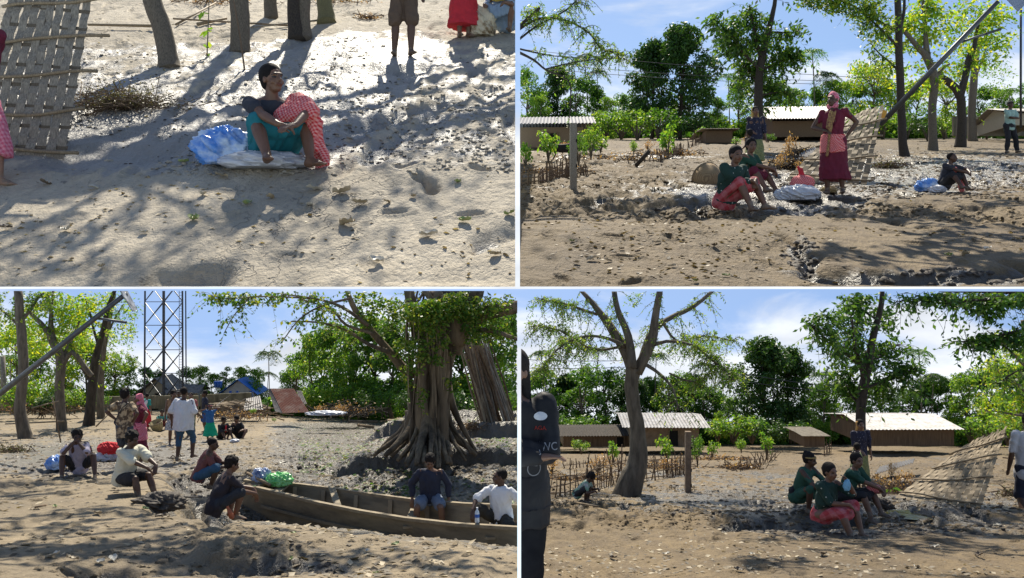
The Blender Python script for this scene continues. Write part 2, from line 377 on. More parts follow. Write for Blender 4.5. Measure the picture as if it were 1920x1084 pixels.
# ---------------------------------------------------------------- terrain sheets
GM = {
 'TL': groundmat('pale silt', KTL, (.66, .575, .435), (.48, .415, .31), (.30, .285, .26), .46, .8, .42),
 'TR': groundmat('brown silt', KTR, (.285, .205, .105), (.165, .118, .065), (.105, .09, .07), .33, 1.0, .5),
 'BL': groundmat('tan silt', 1, (.38, .295, .18), (.245, .19, .118), (.125, .108, .085), .36, 1.0, .5),
 'BR': groundmat('ochre silt', 1, (.255, .18, .088), (.15, .105, .055), (.085, .072, .056), .33, 1.0, .5)}
def wetmap(p, X, Y, D):
    px_ = 960 + X / Y * F; row = 542 - p.base(Y) * F / Y
    low = fbm(X * .5, Y * .3, 3, 64)
    if p.name == 'TL':
        w = .62 * sstep(345, 300, row) * sstep(40, 100, row) + .3 * sstep(.5, .7, low) - .14
        w = w + .5 * np.exp(-((px_ - 250) / 170) ** 2 - ((row - 250) / 75) ** 2) + .35 * np.exp(-((px_ - 620) / 170) ** 2 - ((row - 120) / 50) ** 2) + .5 * np.exp(-((px_ - 930) / 60) ** 2 - ((row - 450) / 30) ** 2)
    elif p.name == 'TR':
        w = .10 + .20 * sstep(268, 285, row) * sstep(400, 360, row) + .65 * np.exp(-((px_ - 1420) / 190) ** 2 - ((row - 375) / 26) ** 2) + .5 * np.exp(-((px_ - 1780) / 230) ** 2 - ((row - 330) / 34) ** 2) + .5 * np.exp(-((px_ - 1560) / 150) ** 2 - ((row - 350) / 20) ** 2) + .3 * sstep(.55, .7, low) * sstep(275, 300, row)
        w = w + .8 * np.exp(-((px_ - 1760) / 190) ** 2 - ((row - 520) / 14) ** 2) + .5 * np.exp(-((px_ - 1500) / 40) ** 2 - ((row - 480) / 30) ** 2)
    elif p.name == 'BL':
        w = .08 + .20 * sstep(785, 800, row) * sstep(915, 880, row) + .6 * np.exp(-((px_ - 130) / 170) ** 2 - ((row - 865) / 40) ** 2) + .5 * sstep(470, 560, px_) * sstep(905, 880, row) * sstep(778, 800, row) + .45 * np.exp(-((px_ - 360) / 120) ** 2 - ((row - 860) / 30) ** 2) + .6 * sstep(-.4, -.9, D)
        w = w + .5 * np.exp(-((px_ - 560) / 80) ** 2 - ((row - 1050) / 24) ** 2)
    else:
        w = .08 + .20 * sstep(845, 865, row) * sstep(985, 950, row) + .8 * np.exp(-((px_ - 1560) / 130) ** 2 - ((row - 970) / 32) ** 2) + .6 * np.exp(-((px_ - 1780) / 200) ** 2 - ((row - 975) / 35) ** 2) + .2 * sstep(.55, .7, low) * sstep(870, 890, row) + .35 * np.exp(-((px_ - 1340) / 250) ** 2 - ((row - 945) / 50) ** 2)
    return w + sstep(.02, -.14, D) * .45
def terrain(p, nx, ny):
    a = np.linspace(p.xr[0], p.xr[1], nx)
    inv = np.linspace(1 / p.Yr[0], 1 / p.Yr[1], ny) if p.name == 'TL' else np.linspace((1 / p.Yr[0]) ** .8, (1 / p.Yr[1]) ** .8, ny) ** 1.25
    Ys = 1 / inv; Y, xx = np.meshgrid(Ys, a, indexing='ij'); X = (xx - 960) / F * Y
    D = p.disp(p, X, Y)
    if p.name in ('TL', 'TR'): D = D * sstep(p.Yr[0], p.Yr[0] * 1.025, Y)
    Z = p.base(Y) + D
    if p.name in ('TL', 'TR'): Z = np.maximum(Z, .0026 * Y)      # the two upper terraces end at their lower rim
    V = np.stack([X, Y, Z], -1).reshape(-1, 3) * p.k
    i = np.arange(nx * ny).reshape(ny, nx); Fc = np.stack([i[:-1, :-1], i[:-1, 1:], i[1:, 1:], i[1:, :-1]], -1).reshape(-1, 4)
    me = mesh_of('ground', (V, Fc), True); me.materials.append(GM[p.name])
    at_ = me.attributes.new('wet', 'FLOAT', 'POINT'); at_.data.foreach_set('value', wetmap(p, X, Y, D).astype(np.float32).ravel())
    o = bpy.data.objects.new('ground', me); COL.objects.link(o); o['kind'] = 'structure'
    o['label'] = {'TL': 'pale silt ground of the upper left view', 'TR': 'brown muddy ground of the upper right view', 'BL': 'tan river bank with the boat gully', 'BR': 'ochre muddy ground of the lower right view'}[p.name]
    return o
terrain(TL, 620, 520); terrain(TR, 620, 560); terrain(BL, 640, 700); terrain(BR, 600, 600)
# ---------------------------------------------------------------- people
def V3(*a): return np.array(a, float)
def nrm(v): v = np.array(v, float); return v / (np.linalg.norm(v) + 1e-12)
def ik(a, b, l1, l2, pole):
    a = np.array(a, float); b = np.array(b, float); d = b - a; L_ = np.linalg.norm(d); m = (l1 + l2) * .995
    if L_ > m: b = a + d / L_ * m; L_ = m; d = b - a
    u = d / L_; x = (l1 * l1 - l2 * l2 + L_ * L_) / (2 * L_); hgt = math.sqrt(max(l1 * l1 - x * x, 0))
    q = np.array(pole, float); q = q - u * np.dot(q, u); q = nrm(q)
    return a + u * x + q * hgt, b
POST = []   # (object, callback) run once the remeshed surfaces exist
def remesh_part(name, mb, mats, parent, vox, smooth=2, cb=None):
    o = part(name, mb, mats, parent, True)
    m = o.modifiers.new('r', 'REMESH'); m.mode = 'VOXEL'; m.voxel_size = vox; m.use_smooth_shade = True
    if smooth: q = o.modifiers.new('s', 'SMOOTH'); q.iterations = smooth; q.factor = .5
    POST.append((o, cb)); return o
def finish_remesh():
    bpy.context.view_layer.update(); dg = bpy.context.evaluated_depsgraph_get(); res = []
    for o, cb in POST: res.append(bpy.data.meshes.new_from_object(o.evaluated_get(dg)))
    for (o, cb), me in zip(POST, res):
        old = o.data; mats = [m for m in old.materials]; o.modifiers.clear(); o.data = me
        me.materials.clear()
        for q in mats: me.materials.append(q)
        bpy.data.meshes.remove(old)
        me.polygons.foreach_set('use_smooth', [True] * len(me.polygons))
        if cb: cb(o, me)
def vco(me): a = np.empty(len(me.vertices) * 3, np.float32); me.vertices.foreach_get('co', a); return a.reshape(-1, 3).astype(float)
def n3(P, s, seed):   # smooth pseudo noise in 3d from 2d slices
    return (fbm(P[:, 0] * s + P[:, 2] * s * .7, P[:, 1] * s - P[:, 2] * s * .6, 3, seed) + fbm(P[:, 2] * s, P[:, 0] * s * .8 + P[:, 1] * s, 3, seed + 7) - 1)
def folds(amp, seed, scale=9):
    def cb(o, me):
        P = vco(me); nn = np.empty(len(P) * 3, np.float32); me.vertices.foreach_get('normal', nn); nn = nn.reshape(-1, 3)
        w = 1.6 * fbm(P[:, 0] * scale + P[:, 1] * scale * .6 + 3 * fbm(P[:, 2] * 4, P[:, 0] * 4, 2, seed), P[:, 2] * scale * .45, 3, seed) - .8 + .35 * (1 - 2 * np.abs(fbm(P[:, 0] * scale * 1.3 + P[:, 2] * 3, P[:, 1] * scale * 1.3 + P[:, 2] * 5, 3, seed + 5) - .5) - .75)
        me.vertices.foreach_set('co', (P + nn * (w * 2 * amp)[:, None]).astype(np.float32).ravel()); me.update()
    return cb
def skin(tone):
    c = {'d': (.105, .052, .030), 'm': (.19, .098, .058), 'l': (.30, .165, .105)}[tone]
    return [M('skin_' + tone, c, tuple(v * .8 for v in c), .48, 9), M('eye_dark', (.012, .010, .009), None, .3), M('lip_' + tone, (c[0] * .85, c[1] * .55, c[2] * .55), None, .5), M('mud_skin_' + tone, (.20, .17, .13), (c[0], c[1], c[2]), .7, 14)]
HAIR = lambda: M('black hair', (.012, .010, .010), (.022, .018, .016), .75, 40, .006, spec=.15)
POSES = {
 'stand': dict(pel=(0, 0, .86), lean=(0, -.03, 1), fl=(.10, .02, .07), fr=(-.10, .02, .07), hl=(.25, -.06, .80), hr=(-.25, -.06, .80)),
 'sit': dict(pel=(0, .12, .13), lean=(0, -.38, 1), fl=(.15, -.46, .07), fr=(-.15, -.46, .07), hl=(.12, -.40, .40), hr=(-.10, -.40, .40), kl=(.12, 0, 1), kr=(-.12, 0, 1), hdl=(-.6, -.35, -.7), hdr=(.6, -.35, -.7)),
 'squat': dict(pel=(0, .16, .24), lean=(0, -.50, 1), fl=(.14, -.10, .07), fr=(-.14, -.10, .07), hl=(.16, -.42, .38), hr=(-.16, -.42, .38), kl=(.35, -1, .5), kr=(-.35, -1, .5), hdl=(-.5, -.3, -.8), hdr=(.5, -.3, -.8)),
 'bench': dict(pel=(0, .05, .40), lean=(0, -.15, 1), fl=(.18, -.38, .05), fr=(-.18, -.38, .05), hl=(.22, -.32, .50), hr=(-.22, -.32, .50), kl=(.2, -1, .6), kr=(-.2, -1, .6)),
}
HANDS = {}
def inhand(root, side, off=(0, 0, 0)):
    """world point of a wrist, moved by off in the person's own frame"""
    v = Vector(HANDS[root.name][0 if side == 'l' else 1]) + Vector(off); return Vector(root.location) + Matrix.Rotation(root.rotation_euler.z, 3, 'Z') @ (v * root.scale[0])
def person(p, loc, size, head, label, pose='stand', tone='m', outfit=(), hair='short', look=(0, 0), vox=.011, girth=1.0, child=False, group=None, fingers=True, elbow=None, **kw):
    """head: heading in degrees (0 faces the camera, 90 faces picture right); size: standing height in metres"""
    q = dict(POSES[pose]); q.update(kw)
    k = size / 1.6
    root = thing('person', label, 'person', p, loc, group, R(head), k * p.k)
    rs = random.Random(label); seed = rs.randrange(999)
    pel = V3(*q['pel']); ln = nrm(q['lean']); side = V3(1, 0, 0); fwd = nrm(np.cross(ln, side)) * 1.0
    if fwd[1] > 0: fwd = -fwd
    tw = R(q.get('twist', 0)); sh_side = nrm(side * math.cos(tw) + fwd * math.sin(tw)); sh_fwd = nrm(fwd * math.cos(tw) - side * math.sin(tw))
    g = girth
    chest = pel + ln * .36; neck = pel + ln * .50 + fwd * .005
    sL = neck + sh_side * .165 * (g * .5 + .5) - ln * .045; sR = neck - sh_side * .165 * (g * .5 + .5) - ln * .045
    hl = {'+': None}; hipL = pel + side * .088; hipR = pel - side * .088
    eL, wL = ik(sL, q['hl'], .275, .245, q.get('el', (.5, .9, -.5))); eR, wR = ik(sR, q['hr'], .275, .245, q.get('er', (-.5, .9, -.5)))
    kL, aL = ik(hipL, q['fl'], .41, .39, q.get('kl', (0.05, -1, .1))); kR, aR = ik(hipR, q['fr'], .41, .39, q.get('kr', (-.05, -1, .1)))
    # head frame
    yaw, pit = R(look[0]), R(look[1])
    hup = nrm(ln * .45 + V3(0, 0, 1)); hf = nrm(V3(math.sin(yaw), -math.cos(yaw), 0)); hf = nrm(hf - hup * np.dot(hf, hup)); hs = nrm(np.cross(hup, hf)) * -1
    hf, hup = hf * math.cos(pit) + hup * math.sin(pit), hup * math.cos(pit) - hf * math.sin(pit)
    HR = np.stack([hs, hf, hup], 1); hc = neck + nrm(ln * .6 + V3(0, 0, .7)) * .137 + hf * .020; hk = 1.16 if child else 1.0
    def hp(a, b, c): return hc + hk * (hs * a + hf * b + hup * c)
    b = MB()
    bf = fwd; 
    def ring(t, rx, ry, off=0, sd=side): return (pel + ln * t + bf * off, sd * rx, bf * ry)
    R1 = [ring(-.11, .09, .07), ring(-.08, .145 * g, .105 * g), ring(0, .160 * g, .115 * g), ring(.10, .135 * g, .098 * g, .005), ring(.20, .140 * g, .100 * g, .008, nrm(side + sh_side)), ring(.32, .158 * g, .105 * g, .004, sh_side), ring(.42, .160 * g, .092 * g, -.004, sh_side), ring(.475, .115, .070, -.008, sh_side), ring(.505, .055, .05, -.008, sh_side)]
    b.loft(R1, 20)
    b.cap(neck - ln * .03, hp(0, -.022, -.045), .056, .048)
    b.ell(hp(0, -.012, .020), np.array((.072, .090, .088)) * hk, HR); b.ell(hp(0, .026, -.028), np.array((.060, .064, .078)) * hk, HR); b.ell(hp(0, .040, -.082), np.array((.040, .042, .028)) * hk, HR)
    b.cap(hp(0, .080, .012), hp(0, .104, -.020), .009 * hk, .015 * hk); b.cap(hp(-.018, .086, -.052), hp(.018, .086, -.052), .010 * hk, .010 * hk)
    b.cap(hp(-.034, .072, .030), hp(.034, .072, .030), .014 * hk, .014 * hk)
    for s_ in (-1, 1): b.ell(hp(.075 * s_, -.006, -.008), (.012, .020, .030), HR); b.ell(hp(.040 * s_, .058, -.030), (.022, .022, .022), HR)
    for (sh, el, wr, ps, key) in ((sL, eL, wL, 1, 'l'), (sR, eR, wR, -1, 'r')):
        b.ell(sh, (.048, .046, .046)); b.cap(sh, el, .047 * g, .037); b.cap(el, el + (wr - el) * .35, .037, .038); b.cap(el + (wr - el) * .35, wr, .038, .025)
        # hand
        d = nrm(q.get('hd' + key, (wr - el))); pn = q.get('pn' + key, (0, 0, -1)); pn = nrm(np.array(pn, float) - d * np.dot(pn, d)); sd = np.cross(d, pn) * ps
        HM = np.stack([sd, d, pn], 1); b.ell(wr + d * .045, (.037, .055, .017), HM)
        b.cap(wr, wr + d * .05, .024, .022)
        if fingers:
            cu = q.get('curl', .6)
            for i, (o_, l_) in enumerate(((-.028, .062), (-.009, .074), (.010, .070), (.027, .055))):
                a0 = wr + d * .088 + sd * o_; d1 = nrm(d + pn * cu * .5 + sd * o_ * 4); a1 = a0 + d1 * l_ * .55; d2 = nrm(d + pn * cu * 1.5 + sd * o_ * 2); a2 = a1 + d2 * l_ * .5
                b.cap(a0 - d * .02, a1, .0105, .0098, 8); b.cap(a1, a2, .0098, .0085, 8)
            t0 = wr + d * .025 - sd * .030; t1 = t0 + nrm(d * .7 - sd * .8 + pn * .3) * .042; t2 = t1 + nrm(d - sd * .15 + pn * .3) * .030; b.cap(t0, t1, .014, .011, 8); b.cap(t1, t2, .011, .009, 8)
    for (hi, kn, an, key, ps) in ((hipL, kL, aL, 'l', 1), (hipR, kR, aR, 'r', -1)):
        b.cap(hi, kn, .082 * g, .054); b.cap(kn, kn + (an - kn) * .32, .052, .056); b.cap(kn + (an - kn) * .32, an, .056, .034)
        fd = V3(*q.get('fd' + key, (.18 * ps, -1, 0))); fd = nrm(fd); fs = np.cross(fd, (0, 0, 1)); h0 = an + V3(0, 0, -.030)
        b.cap(an, h0 - fd * .03, .036, .034); b.cap(h0 - fd * .03, h0 + fd * .10, .034, .026); b.cap(an, h0 + fd * .09 + V3(0, 0, -.004), .032, .024)
        FM = np.stack([fs, fd, np.cross(fs, fd)], 1); b.ell(h0 + fd * .10 + V3(0, 0, -.012), (.044, .06, .022), FM)
        for i in range(5): b.cap(h0 + fd * (.13) + fs * (.016 * (i - 2)) + V3(0, 0, -.014), h0 + fd * (.165 - .008 * (i if ps > 0 else 4 - i)) + fs * (.018 * (i - 2)) + V3(0, 0, -.018), .011, .010, 6)
    muddy = q.get('muddy', True)
    def face(o, me):
        P = vco(me); nf = len(me.polygons); c = np.empty(nf * 3, np.float32); me.polygons.foreach_get('center', c); c = c.reshape(-1, 3) - hc
        a, f_, u = c @ hs / hk, c @ hf / hk, c @ hup / hk; mi = np.zeros(nf, np.int32)
        if muddy: C = c + hc; mi[(C[:, 2] < .20) & (np.linalg.norm((C - aL)[:, :2], axis=1) < .30) & (C[:, 2] < .05 + .12 * fbm(C[:, 0] * 14, C[:, 2] * 14, 2, seed))] = 3; mi[(C[:, 2] < .05 + .12 * fbm(C[:, 0] * 14, C[:, 2] * 14, 2, seed)) & (np.linalg.norm((C - aR)[:, :2], axis=1) < .30)] = 3
        mi[(f_ > .05) & ((((np.abs(a) - .031) / .016) ** 2 + ((u - .006) / .008) ** 2) < 1)] = 1
        mi[(f_ > .05) & (np.abs(np.abs(a) - .032) < .019) & (np.abs(u - .030 + np.abs(np.abs(a) - .03) * .3) < .0045)] = 1
        mi[(f_ > .06) & (((a / .026) ** 2 + ((u + .052) / .010) ** 2) < 1)] = 2
        me.polygons.foreach_set('material_index', mi)
    body = remesh_part('body', b, skin(tone), root, vox, 2, face)
    # hair
    if hair:
        hb = MB(); big = .006 if hair in ('cropped', 'thin') else .018
        hb.ell(hp(0, -.040 if hair in ('bun', 'thin', 'topbun', 'long') else -.033, .037), (np.array((.074, .086, .082)) + big) * hk, HR, 20, 12)
        if hair in ('long', 'bun', 'short', 'mop'):
            hb.ell(hp(0, -.062, -.020), (np.array((.066, .045, .060)) + big * .5) * hk, HR)
        if hair == 'mop':
            for i in range(26):
                a = rs.uniform(0, 6.28); e = rs.uniform(.15, 1.2); v = V3(math.cos(a) * math.cos(e) * .085, math.sin(a) * math.cos(e) * .09 - .03, .04 + math.sin(e) * .085); hb.ell(hp(*v), (.026,) * 3)
        if hair == 'short':
            for i in range(14):
                a = rs.uniform(-2.6, 2.6); hb.ell(hp(.05 * math.sin(a), .02 - .06 * rs.random(), .095 + .012 * rs.random()), (.024, .026, .018))
        if hair == 'bun': hb.ell(hp(0, -.125, .02), (.042, .040, .040))
        if hair == 'topbun': hb.ell(hp(0, -.10, .095), (.040, .040, .038)); hb.ell(hp(0, -.062, -.020), (.07, .05, .06))
        if hair == 'long':
            for i in range(7): hb.cap(hp(.06 * (i - 3) / 3, -.07, 0), hp(.085 * (i - 3) / 3, -.085 + .03 * abs(i - 3) / 3, -.30 + .02 * rs.random()), .030, .018)
        remesh_part('hair', hb, HAIR(), root, max(.009, vox * .9), 1, folds(.0025 if hair in ('bun', 'thin', 'topbun', 'long') else .006, seed + 3, 30))
    tv = max(vox, .010)
    for it in outfit:
        kind, mt = it[0], it[1]; a = it[2] if len(it) > 2 else {}; c = MB(); fo = a.get('fold', .014) * 1.5; tk = a.get('t', .016)
        if kind == 'shirt':
            bot = a.get('bot', -.10); rr = []
            if pose != 'stand' and any(i_[0] == 'skirt' for i_ in outfit): bot = max(bot, -.02)
            for (t, rx, ry) in ((bot, .168, .128), (0, .172, .128), (.10, .152, .113), (.20, .155, .114), (.32, .166, .114), (.42, .160, .098), (.455, .135, .084), (.485, .085, .066)):
                if t < bot: continue
                f_ = 1 if t > .3 else a.get('loose', 1.0)
                rr.append((pel + ln * t + bf * (.004), nrm(side if t < .15 else sh_side) * (rx * g + tk * f_ - .008), bf * (ry * g + tk * f_ - .008)))
            if a.get('nk'): rr.append((pel + ln * .50, sh_side * .075, bf * .070))
            c.loft(rr, 22); se = a.get('sl', .62)
            for sh, el, wr in ((sL, eL, wL), (sR, eR, wR)):
                c.ell(sh - ln * .006, (.060 * g, .060, .058))
                if se <= 1: c.cap(sh - ln * .012, sh + (el - sh) * se, .062 * g, .056 + a.get('bell', .004), 14)
                else: c.cap(sh - ln * .006, el, .063 * g, .056, 14); c.cap(el, el + (wr - el) * (se - 1), .056, .044, 14)
            pn_ = 'shirt'
        elif kind == 'vest':
            c.loft([(pel + ln * t, side * (rx * g + tk - .008), bf * (ry * g + tk - .008)) for (t, rx, ry) in ((a.get('bot', -.08), .168, .128), (.0, .172, .128), (.10, .152, .113), (.20, .155, .114), (.34, .158, .112), (.44, .120, .085))], 22); pn_ = 'shirt'
        elif kind in ('shorts', 'trousers'):
            e = a.get('len', .8); c.loft([(pel + ln * t, side * (rx * g + tk - .006), bf * (ry * g + tk - .006)) for (t, rx, ry) in ((-.12, .10, .09), (-.07, .155, .118), (0, .166, .122), (.04, .150, .108))], 20)
            for hi, kn, an in ((hipL, kL, aL), (hipR, kR, aR)):
                if e <= 1: c.cap(hi, hi + (kn - hi) * e, .098 * g, .082 + a.get('bell', .01), 14)
                else: c.cap(hi, kn, .098 * g, .074, 14); c.cap(kn, kn + (an - kn) * (e - 1), .074, .060, 14)
            pn_ = kind
        elif kind == 'skirt':
            e = a.get('len', 1.6); w = a.get('w', 1.0)
            c.loft([(pel + ln * t, side * (rx * g + .012), bf * (ry * g + .012)) for (t, rx, ry) in ((-.10, .150, .12), (-.02, .172, .128), (.10, .150, .112))], 20)
            if pose == 'stand':
                zt = pel[2] - .02; zb = max(.07, pel[2] - .40 * min(e, 1) - .38 * max(e - 1, 0)); mid = (aL + aR) / 2
                rr = []
                for i in range(9):
                    t = i / 8; zc = zt + (zb - zt) * t; cc = pel * (1 - t * .8) + mid * (t * .8); rr.append((V3(cc[0], cc[1], zc), V3(.175 * g + (.055 * w) * t + abs(aL[0] - aR[0]) * .18 * t, 0, 0), V3(0, .135 * g + .06 * w * t + abs(aL[1] - aR[1]) * .3 * t, 0)))
                c.loft(rr, 28)
            else:
                N_ = 7
                for i in range(N_):
                    u = i / (N_ - 1); hi = hipL * (1 - u) + hipR * u; kn = kL * (1 - u) + kR * u; an = aL * (1 - u) + aR * u
                    r0, r1 = a.get('r', .088) * g, a.get('r1', .067); kn2 = kn - V3(0, 0, .02 * math.sin(u * math.pi) * 3)
                    c.cap(hi, kn2, r0, r1, 12)
                    if e > 1: c.cap(kn2, kn2 + (an - kn2) * (e - 1), r1, r1 * .9, 12)
                if e > 1.2: c.cap(hipL - V3(0, 0, .02), hipR - V3(0, 0, .02), .13, .13)
            pn_ = 'skirt'
        elif kind == 'wrap':      # cloth tied round the hips
            c.loft([(pel + ln * t, side * (rx * g + .026), bf * (ry * g + .026)) for (t, rx, ry) in ((a.get('bot', -.22), .185, .150), (-.08, .180, .140), (.04, .168, .125), (.09, .155, .116))], 24); pn_ = 'waist_cloth'
        elif kind == 'headscarf':
            c.ell(hp(0, -.036, .036), np.array((.090, .098, .098)) * hk, HR, 20, 12)
            c.cap(hp(0, -.07, -.02), hp(.02, -.11, -.16), .060, .045); c.cap(hp(.02, -.10, -.12), neck - ln * .14 - fwd * .13, .045, .05)
            if a.get('neck', True): c.cap(hp(-.06, -.01, -.10), hp(.06, -.01, -.10), .05, .05)
            pn_ = 'head_scarf'
        elif kind == 'veil':
            c.ell(hp(0, -.046, .034), np.array((.094, .090, .100)) * hk, HR, 20, 12); c.cap(hp(.04, -.05, 0), hp(.07, -.05, -.14), .045, .03); c.cap(hp(-.04, -.05, 0), hp(-.07, -.05, -.14), .045, .03); pn_ = 'head_scarf'
        elif kind == 'band':
            c.tube([hp(.090 * math.cos(t), .092 * math.sin(t) - .02, .045 + .02 * math.sin(t)) for t in np.linspace(0, 2 * math.pi, 17)], .016, 8); pn_ = 'head_band'
        elif kind == 'cap':
            c.ell(hp(0, -.015, .055), np.array((.086, .100, .072)) * hk, HR); c.ell(hp(0, .095, .058), (.062, .055, .010), HR); pn_ = 'cap'
        elif kind == 'drape':     # path of points in the person's own frame
            for (A, B, ra, rb) in a['caps']: c.cap(A, B, ra, rb, 12)
            pn_ = a.get('name', 'shawl')
        elif kind == 'bag':
            c.ell(a['at'], a.get('r', (.09, .06, .08))); pn_ = 'waist_bag'
        elif kind == 'strap':
            c.tube(a['pts'], .012, 6); pn_ = 'strap'
        elif kind == 'sandals':
            for an, key, ps in ((aL, 'l', 1), (aR, 'r', -1)):
                fd = nrm(V3(*q.get('fd' + key, (.18 * ps, -1, 0)))); sd = np.cross(fd, (0, 0, 1)); c = MB(); h0 = an + V3(0, 0, -.066)
                c.loft([(h0 - fd * .075, sd * .03, V3(0, 0, .008)), (h0 - fd * .06, sd * .042, V3(0, 0, .010)), (h0 + fd * .05, sd * .042, V3(0, 0, .010)), (h0 + fd * .14, sd * .052, V3(0, 0, .010)), (h0 + fd * .185, sd * .035, V3(0, 0, .008))], 12)
                c.tube([h0 + fd * .06 + sd * .05, h0 + fd * .08 + V3(0, 0, .055), h0 + fd * .06 - sd * .05], .010, 6)
                part('sandal', c, mt, root, True)
            continue
        remesh_part(pn_, c, mt, root, tv, 2, folds(fo, seed + len(kind), a.get('fs', 9)) if fo else None)
    HANDS[root.name] = (wL, wR)
    return root
# cloth materials
def check(name, c1, c2, scale=22, rough=.85, thin=.5):
    """woven check cloth: bands in two object directions"""
    if name in MATS: return MATS[name]
    m, t, b, o = newmat(name); n = t.nodes; l = t.links; g = n.new('ShaderNodeTexCoord'); outs = []
    mp = n.new('ShaderNodeMapping'); mp.inputs['Rotation'].default_value = (.5, .35, .6); wn = n.new('ShaderNodeTexNoise'); wn.inputs['Scale'].default_value = 6; l.new(g.outputs['Object'], wn.inputs[0]); wv = n.new('ShaderNodeVectorMath'); wv.operation = 'MULTIPLY_ADD'; l.new(wn.outputs['Color'], wv.inputs[0]); wv.inputs[1].default_value = (.05, .05, .05); l.new(g.outputs['Object'], wv.inputs[2]); l.new(wv.outputs[0], mp.inputs[0]); sp = n.new('ShaderNodeSeparateXYZ'); l.new(mp.outputs[0], sp.inputs[0])
    for i in (0, 2):
        a = n.new('ShaderNodeMath'); a.operation = 'MULTIPLY'; l.new(sp.outputs[i], a.inputs[0]); a.inputs[1].default_value = scale
        f = n.new('ShaderNodeMath'); f.operation = 'FRACT'; l.new(a.outputs[0], f.inputs[0]); h = n.new('ShaderNodeMath'); h.operation = 'LESS_THAN'; l.new(f.outputs[0], h.inputs[0]); h.inputs[1].default_value = thin; outs.append(h.outputs[0])
    s = n.new('ShaderNodeMath'); s.operation = 'ADD'; l.new(outs[0], s.inputs[0]); l.new(outs[1], s.inputs[1]); s2 = n.new('ShaderNodeMath'); s2.operation = 'MULTIPLY'; l.new(s.outputs[0], s2.inputs[0]); s2.inputs[1].default_value = .5
    q = n.new('ShaderNodeMix'); q.data_type = 'RGBA'; l.new(s2.outputs[0], q.inputs[0]); q.inputs[6].default_value = rgba(c1); q.inputs[7].default_value = rgba(c2); l.new(q.outputs[2], b.inputs['Base Color']); b.inputs['Roughness'].default_value = rough
    MATS[name] = m; return m
def dots(name, c1, c2, scale=16, r=.22, rough=.85, dens=1.0):
    if name in MATS: return MATS[name]
    m, t, b, o = newmat(name); n = t.nodes; l = t.links; g = n.new('ShaderNodeTexCoord'); x = n.new('ShaderNodeTexVoronoi'); x.inputs['Scale'].default_value = scale; l.new(g.outputs['Object'], x.inputs[0])
    h = n.new('ShaderNodeMath'); h.operation = 'LESS_THAN'; l.new(x.outputs[0], h.inputs[0]); h.inputs[1].default_value = r
    q = n.new('ShaderNodeMix'); q.data_type = 'RGBA'; l.new(h.outputs[0], q.inputs[0]); q.inputs[6].default_value = rgba(c1); q.inputs[7].default_value = rgba(c2); l.new(q.outputs[2], b.inputs['Base Color']); b.inputs['Roughness'].default_value = rough
    MATS[name] = m; return m
def cloth(name, c, v=.8, s=12): return M('cloth ' + name, c, tuple(x * v for x in c), .85, s)
RED = lambda: check('red check cloth', (.60, .025, .035), (.78, .36, .34), 44)
REDB = lambda: cloth('red', (.62, .03, .045))
MAR = lambda: cloth('maroon', (.16, .012, .035))
PINK = lambda: check('pink check cloth', (.62, .10, .18), (.75, .30, .36), 30)
BLK = lambda: cloth('black', (.022, .022, .026))
NAVY = lambda: cloth('navy', (.022, .028, .055))
WHT = lambda: cloth('white', (.74, .75, .78), .93)
DENIM = lambda: cloth('denim', (.04, .11, .20), .75)
GRN = lambda: cloth('dark green', (.018, .080, .052))
TEAL = lambda: cloth('teal', (.01, .19, .23))
# ---------------------------------------------------------------- vegetation builders
RNG = np.random.default_rng(5)
def leafcards(C, size, rng, aspect=.5, droop=.3, dirs=None, fold=True):
    """one small folded leaf (two triangles pairs) at each centre"""
    n = len(C); size = np.broadcast_to(size, (n,)) * rng.uniform(.7, 1.25, n)
    if dirs is None: a = rng.uniform(0, 2 * np.pi, n); e = rng.uniform(-1.0, .45, n) - droop; d = np.stack([np.cos(a) * np.cos(e), np.sin(a) * np.cos(e), np.sin(e)], 1)
    else: d = dirs + rng.normal(0, .25, (n, 3)); d /= np.linalg.norm(d, axis=1)[:, None]
    r = rng.normal(0, 1, (n, 3)) * .7 + np.array([0, 0, 1.0]); s = np.cross(d, r); s /= np.linalg.norm(s, axis=1)[:, None] + 1e-9
    L_ = size[:, None]; w = s * L_ * aspect * .5; mid = C + d * L_ * .45
    V = np.stack([C, mid + w, C + d * L_, mid - w], 1).reshape(-1, 3)
    return V, np.arange(4 * n).reshape(n, 4)
def leafobj(name, C, size, mat, parent, rng, world=False, **k):
    V, Fc = leafcards(np.asarray(C, float), size, rng, **k); o = part(name, (V, Fc), mat, parent, False, world); o['leafy'] = 1; return o
def blob_points(rng, centre, rad, n, shell=.55):
    v = rng.normal(0, 1, (n, 3)); v /= np.linalg.norm(v, axis=1)[:, None]; r = rng.uniform(shell, 1, n) ** .6
    return np.array(centre) + v * r[:, None] * np.array(rad)
BARK = M('grey brown bark', (.20, .165, .12), (.085, .07, .05), .9, 9, .05, stretch=(1, 1, .25))
BARKD = M('dark bark', (.07, .055, .04), (.025, .02, .016), .9, 8, .05, stretch=(1, 1, .3))
BARKL = M('pale bark', (.34, .29, .22), (.15, .125, .09), .9, 7, .04, stretch=(1, 1, .3))
LD = leafmat('dark leaves', (.014, .040, .010), (.030, .075, .014), (.055, .12, .02), .30)
LM = leafmat('green leaves', (.030, .085, .014), (.060, .145, .020), (.11, .20, .03), .42)
LB = leafmat('bright leaves', (.05, .125, .018), (.095, .195, .028), (.20, .26, .045), .48)
LY = leafmat('yellow green leaves', (.07, .16, .018), (.14, .25, .025), (.34, .33, .04), .52)
LS = leafmat('small leaves', (.03, .085, .015), (.07, .14, .022), (.18, .20, .04), .45)
DRYL = leafmat('dry leaves', (.20, .12, .055), (.32, .20, .10), (.40, .30, .17), .25)
